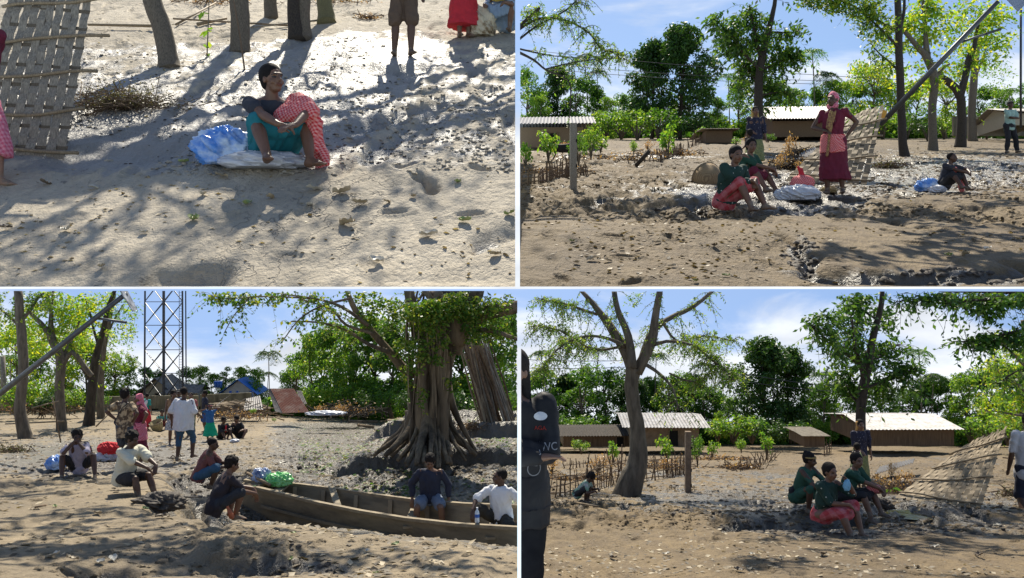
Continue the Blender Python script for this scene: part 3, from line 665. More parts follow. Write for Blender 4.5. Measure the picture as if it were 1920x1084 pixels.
def make_tree(name, seed, mat, bark=BARK, H=8., W_=3.0, base=.25, nblob=16, leaf=.30, per=210, shape='round', trunk=.16, sparse=1.0):
    """prototype with its foot at the origin: tapered trunk with limbs reaching into clumps of leaves; returned as an unlabelled Empty"""
    rng = np.random.default_rng(seed); rt = bpy.data.objects.new(name, None); COL.objects.link(rt)
    t = MB(); zs = np.linspace(0, H * .8, 7); w = np.cumsum(rng.normal(0, .05 * W_, (7, 2)), 0); w[0] = 0
    tp = np.c_[w, zs]; t.tube(tp, trunk * H / 8 * np.linspace(1.15, .3, 7), 8); C = []
    for i in range(nblob):
        u = rng.uniform(0, 1); zc = H * (base + (1 - base) * u); rr = W_ * (math.sin(math.pi * min(1, .18 + .8 * u)) ** .7 if shape == 'round' else (1.05 - .8 * u) if shape == 'cone' else (.5 + .6 * u))
        a = rng.uniform(0, 2 * math.pi); r0 = rr * rng.uniform(.25, .85); c = np.array([r0 * math.cos(a), r0 * math.sin(a), min(zc, H * .93)]); br = W_ * rng.uniform(.24, .42)
        j = min(6, max(1, int(zc / (H * .8) * 6 * .75))); s_ = tp[j]; m_ = (s_ + c) / 2 + (0, 0, -.05 * H * rng.random()); t.tube([s_, m_, c], [trunk * H / 8 * .38, trunk * H / 8 * .22, .02 * H / 8], 5)
        n = int(per * sparse * (br / (.33 * W_)) ** 1.5); P = blob_points(rng, c, (br, br, br * .72), n, .35)
        q = fbm(P[:, 0] * 1.6 / W_ * 3, P[:, 2] * 1.6 / W_ * 3 + P[:, 1], 3, seed); P = P[q > .40]; C.append(P)
    part('trunk', t, bark, rt, True); C = np.concatenate(C); leafobj('crown', C, leaf, mat, rt, rng); return rt
def make_bush(name, seed, mat, H=1.6, W_=1.0, leaf=.16, n=700, bark=BARK):
    rng = np.random.default_rng(seed); rt = bpy.data.objects.new(name, None); COL.objects.link(rt); t = MB(); C = []
    for i in range(7):
        a = rng.uniform(0, 6.28); e = np.array([math.cos(a) * W_ * rng.uniform(.2, .75), math.sin(a) * W_ * rng.uniform(.2, .75), H * rng.uniform(.5, .95)]); t.tube([(0, 0, 0), e * (.35, .35, .6), e], [.03 * H, .02 * H, .008 * H], 5)
        C.append(blob_points(rng, e, (W_ * .42, W_ * .42, H * .24), n // 7, .1))
    part('stem', t, bark, rt, True); leafobj('foliage', np.concatenate(C), leaf, mat, rt, rng); return rt
def make_palm(name, seed, H=9., fr=1.9, n=13, mat=None, trunk=.075):
    rng = np.random.default_rng(seed); rt = bpy.data.objects.new(name, None); COL.objects.link(rt); t = MB(); b = rng.normal(0, .25, 2)
    t.tube([(b[0] * u * u, b[1] * u * u, H * u) for u in np.linspace(0, 1, 7)], np.linspace(trunk * 1.2, trunk * .8, 7), 7); part('trunk', t, BARKL, rt, True); top = np.array([b[0], b[1], H])
    for i in range(n):
        a = 2 * math.pi * i / n + rng.uniform(-.2, .2); e = rng.uniform(-.1, 1.0); P = []
        for u in np.linspace(0, 1, 9): r = fr * u * math.cos(e * .8); P.append(top + (math.cos(a) * r, math.sin(a) * r, fr * (math.sin(e) * u * .8 - .75 * u * u)))
        P = np.array(P); m = MB(); m.tube(P, np.linspace(.025, .006, 9), 4); Q = []; D_ = []
        sd = np.array([-math.sin(a), math.cos(a), 0])
        for u in np.linspace(.15, .99, 18):
            k = u * 8; i0 = min(7, int(k)); q = P[i0] + (P[i0 + 1] - P[i0]) * (k - i0); tg = nrm(P[i0 + 1] - P[i0])
            for s_ in (-1, 1): Q.append(q); D_.append(nrm(sd * s_ * .9 + tg * .5 + np.array([0, 0, -.35])))
        V, Fc = leafcards(np.array(Q), fr * .30, rng, .13, dirs=np.array(D_)); m.add(V, [tuple(int(x) for x in f) for f in Fc]); o = part('frond', m, mat or LM, rt); o['leafy'] = 1
    return rt
def hide_proto(rt):
    for c in list(rt.children): bpy.data.objects.remove(c)
    bpy.data.objects.remove(rt)
def plant(proto, p, x, row, hpx, H, Y, label, cat, group=None, rz=None, wx=1.0, rs=random.Random(3)):
    """set a copy of the prototype so that its foot is at pixel (x, row) at depth Y and it stands hpx pixels tall"""
    s = hpx * Y / F / H * p.k; loc = px(p, x, row, Y)
    o = copytree(proto, label, loc, rz if rz is not None else rs.uniform(0, 6.28), (s * wx, s * wx, s), p); o['category'] = cat
    if group: o['group'] = group
    return o
T_dense = make_tree('leafy_tree', 1, LD, BARKD, 8, 3.3, .08, 34, .30, 420)
T_mid = make_tree('leafy_tree', 2, LM, BARK, 8, 3.2, .02, 30, .32, 330)
T_mid2 = make_tree('leafy_tree', 3, LM, BARK, 8, 2.7, .02, 30, .30, 320, 'cone')
T_bright = make_tree('leafy_tree', 4, LB, BARK, 8, 3.3, .03, 26, .34, 280)
T_yel = make_tree('leafy_tree', 5, LY, BARK, 8, 3.4, .22, 22, .32, 220, 'flat', sparse=.9)
T_tall = make_tree('leafy_tree', 6, LM, BARKL, 8, 1.9, .20, 18, .26, 220, 'round')
B_big = make_bush('bush', 15, LB, leaf=.30, n=230); B_tall = make_bush('bush', 16, leafmat('lime shrub leaves', (.05, .13, .02), (.10, .22, .03), (.26, .30, .05), .5), 1.6, .6, .24, 260); B_mid = make_bush('bush', 11, LM); B_bright = make_bush('bush', 12, LB); B_dark = make_bush('bush', 13, LD); B_dry = make_bush('bush', 14, DRYL, n=260)
PALM = make_palm('areca_palm', 21); PALM2 = make_palm('areca_palm', 22, 9., 2.4, 15, LD); FERN = make_palm('banana_plant', 23, 2.2, 2.2, 8, LB, .12)
PROTOS = [T_dense, T_mid, T_mid2, T_bright, T_yel, T_tall, B_mid, B_bright, B_dark, B_dry, PALM, PALM2, FERN, B_big, B_tall]
ORD = ['first', 'second', 'third', 'fourth', 'fifth', 'sixth', 'seventh', 'eighth', 'ninth', 'tenth', 'eleventh', 'twelfth', 'thirteenth', 'fourteenth', 'fifteenth', 'sixteenth', 'seventeenth', 'eighteenth', 'nineteenth', 'twentieth', 'twenty-first', 'twenty-second', 'twenty-third', 'twenty-fourth', 'twenty-fifth', 'twenty-sixth', 'twenty-seventh', 'twenty-eighth']
VIEW = {'TL': 'upper left', 'TR': 'upper right', 'BL': 'lower left', 'BR': 'lower right'}
DESC = {T_dense: 'dark dense tree', T_mid: 'mid green bushy tree', T_mid2: 'pointed green tree', T_bright: 'bright green tree', T_yel: 'yellow green spreading tree', T_tall: 'slim green tree', B_mid: 'green bush', B_bright: 'bright green bush', B_big: 'broad leaved bright green bush', B_tall: 'loose lime green shrub', B_dark: 'dark bush', B_dry: 'withered brown bush', PALM: 'thin areca palm', PALM2: 'dark areca palm', FERN: 'banana plant'}
HH = {T_dense: 8, T_mid: 8, T_mid2: 8, T_bright: 8, T_yel: 8, T_tall: 8, B_mid: 1.6, B_bright: 1.6, B_big: 1.6, B_tall: 1.6, B_dark: 1.6, B_dry: 1.6, PALM: 9, PALM2: 9, FERN: 2.6}
def row_of(p, items, where, group, cat='tree'):
    items = sorted(items, key=lambda t: t[1])
    for i, (pr, x, row, hp_, Y, *w) in enumerate(items):
        lb = '%s, %s from left %s, %s view' % (DESC[pr], ORD[i], where, VIEW[p.name])
        o = plant(pr, p, x, row, hp_, HH[pr], Y, lb, cat, group, wx=w[0] if w else 1.0)
        o.name = pr.name.split('.')[0]
# --- upper right: far tree line
row_of(TR, [(T_mid, 985, 255, 125, 58), (T_bright, 1010, 250, 70, 56), (T_dense, 1048, 255, 130, 60, .9), (T_mid, 1085, 255, 110, 57), (T_mid2, 1118, 255, 95, 59), (T_bright, 1140, 256, 72, 54), (T_mid, 1172, 256, 80, 60),
            (T_bright, 1385, 262, 112, 58), (T_mid, 1345, 262, 80, 56), (T_mid, 1460, 262, 110, 60), (T_bright, 1490, 262, 95, 57), (T_mid2, 1535, 262, 100, 60), (T_bright, 1570, 262, 110, 57), (T_mid, 1605, 262, 105, 60), (T_yel, 1640, 262, 150, 57), (T_mid, 1665, 262, 110, 60), (T_bright, 1715, 262, 105, 58),
            (T_yel, 1775, 262, 120, 56), (T_mid, 1840, 262, 100, 60), (T_bright, 1880, 262, 95, 58), (T_mid, 1930, 262, 110, 60)], 'in the far tree line', 'trees of the far tree line, upper right view')
row_of(TR, [(T_dense, 1222, 262, 185, 53, .85), (T_dense, 1275, 262, 212, 52, .95)], 'of the big pair', 'big dark trees, upper right view')
row_of(TR, [(B_bright, 1135, 262, 52, 48, 1.3), (B_mid, 1165, 262, 46, 47, 1.4), (B_bright, 1195, 264, 55, 46, 1.4), (B_mid, 1235, 264, 58, 47, 1.3), (B_mid, 1275, 264, 40, 48, 1.4), (B_dark, 1310, 264, 45, 47, 1.3), (B_bright, 1600, 262, 60, 50, 1.4), (B_bright, 1655, 264, 58, 49, 1.3), (B_mid, 1700, 262, 52, 50, 1.3), (B_dark, 1740, 266, 50, 44, 1.3), (B_bright, 1770, 262, 46, 50), (B_mid, 1850, 262, 46, 50, 1.3)], 'in the far bushes', 'bushes of the far edge, upper right view', 'bush')
row_of(TR, [(PALM2, 1102, 240, 132, 59), (PALM2, 1124, 240, 105, 59), (PALM, 1528, 240, 145, 59), (PALM2, 1545, 250, 110, 58), (PALM2, 1560, 250, 95, 60), (PALM, 1588, 250, 92, 59), (PALM, 1368, 250, 110, 58), (PALM, 1890, 262, 92, 56)], 'among the palms', 'areca palms, upper right view', 'palm')
row_of(TR, [(B_tall, 1251, 300, 66, 26, .75), (B_bright, 1188, 292, 28, 28, .8), (B_big, 1028, 305, 55, 24, .8), (B_tall, 985, 320, 55, 22, .7), (B_bright, 1108, 300, 62, 24, .7), (B_mid, 1085, 312, 58, 22, .6), (B_big, 1126, 288, 30, 27), (B_tall, 1312, 262, 24, 42), (B_dry, 1480, 315, 62, 21, .5), (B_dry, 1460, 322, 34, 20, .9), (B_dry, 1505, 330, 30, 19, .9), (B_mid, 1440, 268, 16, 36, 1.6), (B_dry, 1400, 270, 16, 36, 1.5), (B_mid, 1095, 285, 26, 30, 1.3), (B_dry, 1055, 288, 24, 28, 1.4), (B_tall, 1380, 275, 18, 34, 1.2), (B_dry, 1215, 286, 20, 30, 1.6)], 'among the garden shrubs', 'garden shrubs, upper right view', 'shrub')
# --- lower left: far tree line
row_of(BL, [(T_bright, -20, 775, 150, 56), (T_yel, 30, 778, 170, 54), (T_bright, 70, 775, 120, 58), (T_yel, 120, 775, 155, 55), (T_bright, 165, 772, 130, 57), (T_yel, 215, 768, 110, 58), (T_bright, 240, 765, 82, 60), (T_mid, 275, 762, 72, 62), (T_mid2, 300, 762, 70, 61), (T_mid, 345, 762, 72, 62), (T_bright, 376, 762, 75, 60), (T_bright, 400, 762, 62, 61), (T_tall, 428, 764, 84, 62), (T_bright, 455, 764, 76, 61), (T_bright, 482, 764, 72, 60),
            (T_mid, 560, 778, 120, 55), (T_bright, 590, 780, 150, 50), (T_mid, 625, 780, 175, 48), (T_bright, 660, 780, 165, 46), (T_mid, 700, 782, 190, 46), (T_mid2, 735, 785, 190, 44), (T_mid, 860, 790, 220, 44), (T_bright, 925, 790, 210, 44), (T_mid, 975, 790, 215, 42), (T_mid, 545, 776, 80, 56), (T_yel, 605, 778, 120, 52)], 'in the far tree line', 'trees of the far tree line, lower left view')
row_of(BL, [(B_mid, 540, 778, 40, 48), (B_bright, 575, 776, 46, 46), (B_mid, 650, 778, 50, 44), (B_dark, 690, 780, 48, 42), (B_mid, 725, 782, 48, 42), (B_dark, 770, 785, 50, 40), (B_bright, 30, 778, 60, 44, 1.3), (B_dark, 75, 778, 42, 46, 1.4), (B_bright, 140, 776, 46, 46), (B_mid, 185, 774, 36, 48), (B_dark, 890, 800, 66, 36, 1.3), (B_mid, 950, 800, 60, 36), (B_dry, 455, 775, 20, 50), (B_dry, 640, 782, 26, 38), (B_dry, 600, 782, 24, 38), (B_bright, 475, 778, 12, 40, 1.2), (B_bright, 514, 792, 8, 30)], 'in the low growth', 'bushes of the far edge, lower left view', 'bush')
row_of(BL, [(PALM2, 505, 772, 110, 52), (PALM, 270, 762, 70, 62), (PALM2, 415, 764, 55, 62), (PALM, 20, 778, 110, 50), (PALM2, 500, 770, 70, 55)], 'among the palms', 'areca palms, lower left view', 'palm')
# --- lower right: far tree line
row_of(BR, [(T_mid, 985, 830, 125, 60), (T_mid, 1020, 830, 140, 58), (T_dense, 1060, 830, 128, 60, .9), (T_mid, 1095, 830, 145, 57), (T_mid, 1140, 830, 138, 60), (T_dense, 1185, 830, 120, 58), (T_mid2, 1225, 830, 125, 60), (T_mid, 1262, 830, 130, 57), (T_dense, 1290, 830, 128, 60), (T_mid, 1325, 830, 105, 58), (T_mid2, 1345, 830, 95, 60), (T_bright, 1370, 830, 85, 56),
            (T_bright, 1540, 830, 110, 58), (T_mid, 1570, 830, 118, 60), (T_mid, 1605, 830, 105, 58), (T_bright, 1650, 830, 115, 60), (T_mid, 1695, 830, 100, 58), (T_mid2, 1735, 830, 125, 60), (T_mid, 1775, 830, 122, 58), (T_bright, 1810, 830, 130, 56), (T_mid, 1850, 830, 135, 60), (T_bright, 1885, 832, 150, 54), (T_yel, 1915, 832, 180, 50), (T_mid, 1950, 832, 150, 56), (T_mid, 1505, 830, 90, 60)], 'in the far tree line', 'trees of the far tree line, lower right view')
row_of(BR, [(T_dense, 1436, 832, 198, 53, .95), (T_dense, 1482, 832, 180, 54, .8)], 'of the big pair', 'big dark trees, lower right view')
row_of(BR, [(B_bright, 1345, 832, 44, 48, 1.3), (B_bright, 1375, 832, 52, 47, 1.4), (B_mid, 1410, 832, 46, 48, 1.3), (B_dark, 1440, 832, 42, 48, 1.4), (B_mid, 1490, 832, 40, 49, 1.3), (B_bright, 1005, 832, 50, 50, 1.3), (B_mid, 1045, 832, 52, 50, 1.3), (B_mid, 1085, 832, 48, 50, 1.3), (B_mid, 1820, 834, 46, 46), (B_bright, 1850, 834, 56, 45, 1.2), (B_bright, 1890, 836, 60, 43, 1.2)], 'in the far bushes', 'bushes of the far edge, lower right view', 'bush')
row_of(BR, [(PALM2, 1020, 780, 118, 59), (PALM2, 1118, 780, 125, 59), (PALM2, 1228, 780, 115, 59), (PALM2, 1318, 800, 115, 60), (PALM, 1728, 810, 150, 57), (PALM2, 1745, 830, 125, 58), (PALM2, 1756, 830, 120, 59), (PALM, 1780, 830, 115, 59), (PALM2, 1545, 820, 118, 58)], 'among the palms', 'areca palms, lower right view', 'palm')
row_of(BR, [(B_tall, 1438, 862, 52, 34, .75), (B_bright, 1390, 850, 26, 38), (B_big, 1250, 868, 45, 30, .7), (B_tall, 1150, 872, 44, 28, .7), (B_bright, 1090, 852, 26, 36, 1.3), (B_mid, 1308, 876, 56, 27, .55), (B_big, 1335, 860, 30, 32, .8), (B_dry, 1672, 905, 40, 22, .5), (B_dry, 1650, 930, 46, 20, .9), (B_dry, 1690, 925, 42, 20, 1.0), (B_dry, 1120, 892, 40, 26, 1.2), (B_dry, 1035, 892, 40, 26, 1.2), (B_dry, 1250, 890, 34, 26, 1.2), (B_tall, 1634, 918, 12, 20, .8)], 'among the garden shrubs', 'garden shrubs, lower right view', 'shrub')

# ---------------------------------------------------------------- traced foreground trees
def limb(t, p, pts, Y, dY=0., n=8, wob=.0, rs=random.Random(9)):
    """pts: (x, row, radius_px); depth runs from Y to Y+dY"""
    m = len(pts); P = []; r = []
    for i, (x, y, q) in enumerate(pts):
        D = Y + dY * i / max(m - 1, 1); P.append(np.array(px(p, x, y, D))); r.append(q * D / F * p.k)
    # smooth by inserting mid points (Catmull-Rom)
    if m > 2:
        P = np.array(P); r = np.array(r); Q = []; rr = []
        for i in range(m - 1):
            a, b, c, d = P[max(i - 1, 0)], P[i], P[i + 1], P[min(i + 2, m - 1)]
            for u in (0, .33, .67): Q.append(.5 * ((2 * b) + (-a + c) * u + (2 * a - 5 * b + 4 * c - d) * u * u + (-a + 3 * b - 3 * c + d) * u ** 3)); rr.append(r[i] * (1 - u) + r[i + 1] * u)
        Q.append(P[-1]); rr.append(r[-1]); P, r = np.array(Q), np.array(rr)
        if wob: P = P + np.random.default_rng(len(P)).normal(0, 1, P.shape) * (r * wob)[:, None]
    t.tube(P, r, n); return P, r
def sprays(P, rng, n, length, leaves, lsize, mat_pts, dirs, droop=-.5, t0=.3):
    """twigs leaving polyline P with leaves in pairs along them; appends to mat_pts / dirs; returns twig polylines"""
    tw = []
    for i in range(n):
        u = rng.uniform(t0, 1) * (len(P) - 1); j = min(int(u), len(P) - 2); q = P[j] + (P[j + 1] - P[j]) * (u - j)
        d = rng.normal(0, 1, 3); d[2] = d[2] * .6 + .1; d = nrm(d); L_ = length * rng.uniform(.6, 1.3); Q = [q + d * L_ * s + np.array([0, 0, droop * L_ * s * s]) for s in (0, .33, .66, 1)]
        tw.append(np.array(Q))
        for s in np.linspace(.15, 1, leaves):
            k = s * 3; a = min(int(k), 2); c = Q[a] + (Q[a + 1] - Q[a]) * (k - a); tg = nrm(Q[a + 1] - Q[a]); sd = nrm(np.cross(tg, rng.normal(0, 1, 3)))
            mat_pts.append(c); dirs.append(nrm(tg * .4 + sd + np.array([0, 0, -.4])))
    return tw
def fgtree(p, name, label, base, Y, limbs, bark, leafm, seed, spr=(10, .5, 7), lsize=.12, aspect=.45, group=None, twr=.006, cat='tree', extra=None, droop=-.5, n=9, roots=None, wob=.04):
    """limbs[0] is the trunk; each limb (pts, Y offset, dY, has leaves count multiplier)"""
    rng = np.random.default_rng(seed); loc = px(p, base[0], base[1], Y); rt = thing(name, label, cat, p, loc, group)
    t = MB(); LP = []; D_ = []; k = p.k; tws = []
    for i, (pts, off, dY, lf) in enumerate(limbs):
        P, r = limb(t, p, pts, Y + off, dY, n if i == 0 else 6, wob)
        if lf: tws += sprays(P, rng, int(spr[0] * lf), spr[1] * k, spr[2], lsize, LP, D_, droop)
    if roots: roots(t)
    for Q in tws: t.tube(Q, np.linspace(twr, twr * .4, 4) * k, 4, False)
    trunk = part('trunk', t, bark, rt, True, True)
    if extra is not None:
        for (x, y, rx, ry, off, cnt) in extra:
            c = np.array(px(p, x, y, Y + off)); s_ = (Y + off) / F * k; P_ = blob_points(rng, c, (rx * s_, ry * s_ * .9, ry * s_), cnt, .2)
            q = fbm(P_[:, 0] / k * 2.2 + P_[:, 1] / k, P_[:, 2] / k * 2.2, 3, seed); P_ = P_[q > .42]
            for v in P_: LP.append(v); a = rng.uniform(0, 6.28); D_.append(np.array([math.cos(a), math.sin(a), rng.uniform(-1.2, .2)]))
    if LP: leafobj('crown', np.array(LP), lsize * k, leafm, rt, rng, True, aspect=aspect, dirs=np.array(D_))
    return rt

def undergrowth(p, Y, x0, x1, row, hpx, n, mat, seed, size):
    rng = np.random.default_rng(seed); s = Y / F; x = rng.uniform(x0, x1, n); u = rng.uniform(0, 1, n); hh = hpx * s * (.45 + 1.1 * fbm(x * .03, x * 0 + 1, 3, seed)); X = (x - 960) / F * Y
    P = np.stack([X, Y + rng.uniform(-1.2, 1.2, n), (542 - row) / F * Y + hh * u - .1], 1) * p.k; V, Fc = leafcards(P, size * p.k, rng, .7); o = single('undergrowth', (V, Fc), mat, 'low thicket at the foot of the far tree line, %s view' % VIEW[p.name], 'undergrowth', p, (0, 0, 0), kind='stuff'); o['leafy'] = 1
undergrowth(TR, 60, 960, 1960, 264, 40, 16000, LD, 301, .45); undergrowth(BL, 63, -40, 1000, 768, 34, 16000, LD, 302, .42); undergrowth(BR, 62.5, 960, 1960, 834, 46, 18000, LD, 303, .45)
undergrowth(TR, 58, 1100, 1960, 264, 24, 6000, LM, 304, .36); undergrowth(BR, 60, 960, 1960, 834, 30, 8000, LM, 305, .36); undergrowth(BL, 50, 500, 990, 780, 46, 9000, LM, 306, .36)
# ---------------------------------------------------------------- small builders
BAMB = M('dry bamboo', (.34, .26, .16), (.17, .125, .075), .7, 10, .01, stretch=(1, 1, .2))
BAMBG = M('grey bamboo', (.34, .30, .235), (.17, .145, .11), .75, 7, .012, stretch=(1, 1, .3))
WOOD = M('weathered wood', (.30, .22, .135), (.14, .10, .06), .8, 5, .01, stretch=(.3, 1, 1))
STICK = M('dead sticks', (.22, .15, .09), (.09, .06, .04), .9, 12)
CONC = M('concrete', (.30, .27, .22), (.18, .15, .11), .9, 9, .01)
CONCW = M('stained concrete wall', (.24, .215, .14), (.10, .09, .06), .9, 3, .01, stretch=(1, 1, .3))
MUDW = M('mud wall', (.34, .25, .16), (.22, .16, .10), .95, 5, .02)
REED = M('reed wall', (.24, .16, .09), (.11, .07, .04), .9, 24, .015, stretch=(1, 1, .06))
TIN = M('bright tin sheet', (.34, .34, .35), (.20, .185, .175), .6, 3, .004, metal=.25)
TINR = M('rusty tin sheet', (.21, .085, .060), (.34, .26, .22), .6, 2.2, .004, metal=.2, thr=(.45, .7))
TIND = M('dull tin roof', (.30, .29, .28), (.17, .155, .15), .6, 3, .004, metal=.2)
BLUEP = M('blue paint', (.02, .12, .50), None, .5, 3)
CREAM = M('cream wall', (.52, .46, .34), (.40, .35, .26), .9, 3)
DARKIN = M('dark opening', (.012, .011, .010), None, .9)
STEEL = M('dark steel', (.035, .042, .055), (.07, .07, .08), .45, 8, metal=.4)
GALV = M('galvanised steel', (.13, .135, .145), (.08, .085, .09), .5, 8, metal=.6)
MUDCL = M('dark mud', (.10, .08, .06), (.045, .037, .03), .75, 12, .02)
MATB = M('brown woven bamboo', (.34, .265, .17), (.20, .15, .09), .75, 6, .012, stretch=(1, 1, .3))
LATHD = M('gap shade split bamboo', (.17, .135, .09), (.09, .07, .045), .85, 6)  # lath colour darkened to paint shade into the gaps between slats
def quadgrid(A, B, C_, D_, u, v): return A * (1 - u) * (1 - v) + B * u * (1 - v) + C_ * u * v + D_ * (1 - u) * v
def woven_panel(p, name, label, c, slats, rails, seed, mat, rmat, sw=.72, over=.03, thick=.006, weave=7):
    """c: four world corners bottom-left, bottom-right, top-right, top-left; slats run from bottom to top"""
    rng = np.random.default_rng(seed); A, B, C_, D_ = [np.array(v) for v in c]; loc = Vector((A + B) / 2); rt = thing(name, label, 'bamboo panel', p, loc)
    nn = nrm(np.cross(B - A, D_ - A)); k = p.k
    if nn[1] > 0: nn = -nn
    m = MB(); W_ = np.linalg.norm(B - A) / slats
    for i in range(slats):
        u = (i + .5) / slats; ub = u + rng.normal(0, .004); ut = u + rng.normal(0, .012); e = rng.uniform(-.02, .05); prev = None; N_ = weave * 2
        for j in range(N_ + 1):
            v = -.01 + (1.01 + e) * j / N_; uu = ub + (ut - ub) * v; P = quadgrid(A, B, C_, D_, uu, v) + nn * k * thick * 1.6 * math.sin(math.pi * (j + i % 2)) ; wd = quadgrid(A, B, C_, D_, uu + .01, v) - quadgrid(A, B, C_, D_, uu - .01, v); wd = nrm(wd) * np.linalg.norm(quadgrid(A, B, C_, D_, 1, v) - quadgrid(A, B, C_, D_, 0, v)) / slats * sw * .5
            off = nn * k * thick * (1.5 if (j + i) % 2 else -1.5); ring = np.array([P + off - wd, P + off + wd, P + off + wd + nn * k * thick, P + off - wd + nn * k * thick])
            m.v.append(ring)
            if j: b = m.n; m.f += [(b - 4, b - 3, b + 1, b), (b - 3, b - 2, b + 2, b + 1), (b - 2, b - 1, b + 3, b + 2), (b - 1, b - 4, b, b + 3)]
            m.n += 4
    part('woven_slats', m, mat, rt, False, True)
    m = MB()
    for j in range(weave):
        v = (j + .5) / weave; m.beam(quadgrid(A, B, C_, D_, -.01, v), quadgrid(A, B, C_, D_, 1.01, v + rng.normal(0, .006)), W_ * .38, thick * .6 * k, up=nn)
    part('cross_lath', m, LATHD, rt, False, True)
    for v, e0, e1, dv in rails:
        m = MB(); P0 = quadgrid(A, B, C_, D_, -e0, v) + nn * k * .03; P1 = quadgrid(A, B, C_, D_, 1 + e1, v + dv) + nn * k * .03
        Q = [P0 + (P1 - P0) * s + nn * k * .01 * math.sin(s * 9) + np.array([0, 0, .02 * k * math.sin(s * 5 + v * 9)]) for s in np.linspace(0, 1, 9)]; m.tube(Q, .017 * k, 7); part('bamboo_rail', m, rmat, rt, True, True)
    return rt
def lump(r, seed, amp=.12, sc=3., n=96, m_=60, flat=-.75, ridges=0.):
    """crumpled bag shape, flattened below"""
    b = MB().ell((0, 0, 0), (1, 1, 1), None, n, m_); P = b.verts(); q = n3(P, sc, seed); q2 = 1 - 2 * np.abs(fbm(P[:, 0] * 3.1 + P[:, 2] * 2, P[:, 1] * 3.1 - P[:, 2] * 1.3, 4, seed + 3) - .5)
    q3 = 1 - 2 * np.abs(fbm(P[:, 0] * 7 + P[:, 2] * 5, P[:, 1] * 7 - P[:, 2] * 4, 4, seed + 8) - .5); P = P * (1 + amp * q * 2 + ridges * (q2 - .7) + ridges * .3 * (q3 - .75))[:, None]; P[:, 2] = np.maximum(P[:, 2], flat); P = P * np.array(r); P[:, 2] -= flat * r[2]; b.v = [P]; return b
def plastic(name, c1, c2, rough=.3, thr=(.4, .6), sc=5, tr=.0): 
    return M(name, c1, c2, rough, sc, .004, thr=thr, spec=.5, trans=tr or None)
def brush_heap(p, name, label, x, row, w, h, seed, ntw=90, nlf=400, lm=None, tm=None, Y=None, cat='brush heap', flat=.5):
    rng = np.random.default_rng(seed); loc = at(p, x, row) if Y is None else px(p, x, row, Y); Yr = loc.y / p.k; s = Yr / F * p.k; rt = thing(name, label, cat, p, loc); m = MB(); C = []
    for i in range(ntw):
        c = np.array([rng.normal(0, .28) * w * s, rng.normal(0, .3) * w * s * flat, abs(rng.normal(0, .35)) * h * s * .6]); d = nrm([rng.normal(), rng.normal() * .7, rng.normal() * .35 + .15]); L_ = rng.uniform(.25, .8) * min(w, h * 3) * s * .4
        m.tube([c - d * L_, c + rng.normal(0, .06, 3) * L_, c + d * L_], np.array([.8, .6, .3]) * s * rng.uniform(.6, 1.6), 4)
    part('twigs', m, tm or STICK, rt, False)['kind'] = 'stuff'
    n = nlf; P = np.c_[rng.normal(0, .27, n) * w * s, rng.normal(0, .27, n) * w * s * flat, np.abs(rng.normal(0, .36, n)) * h * s]
    if n: leafobj('dead_leaves', P, 4.5 * s, lm or DRYL, rt, rng)
    return rt
def pole(p, name, label, cat, a, b, ra, rb, mat, mid=None, group=None, n=8):
    """single straight or bowed pole between world points"""
    m = MB(); P = [np.array(a)] + ([np.array(mid)] if mid is not None else []) + [np.array(b)]
    if len(P) == 3: P = [P[0] * (1 - t) ** 2 + 2 * P[1] * t * (1 - t) + P[2] * t * t for t in np.linspace(0, 1, 9)]
    m.tube(P, np.linspace(ra, rb, len(P)), n); return single(name, m, mat, label, cat, p, Vector(a), group, smooth=True, world=True)
def corrug(A, B, C_, D_, n, amp, m=4):
    A, B, C_, D_ = [np.array(v, float) for v in (A, B, C_, D_)]; nn = nrm(np.cross(B - A, D_ - A)); b = MB(); V = []
    for i in range(n * 4 + 1):
        u = i / (n * 4); o = amp * math.sin(i * math.pi / 2)
        for s in (0, 1):
            for j in range(m + 1): v = j / m; V.append(quadgrid(A, B, C_, D_, u, v) + nn * (o + s * amp * .6))
    f = []; w = 2 * (m + 1)
    for i in range(n * 4):
        for s in (0, 1):
            for j in range(m): a = i * w + s * (m + 1) + j; f.append((a, a + 1, a + w + 1, a + w) if s else (a, a + w, a + w + 1, a + 1))
        a = i * w; f.append((a, a + m + 1, a + w + m + 1, a + w)); a += m; f.append((a, a + w, a + w + m + 1, a + m + 1))
    b.add(V, f); return b
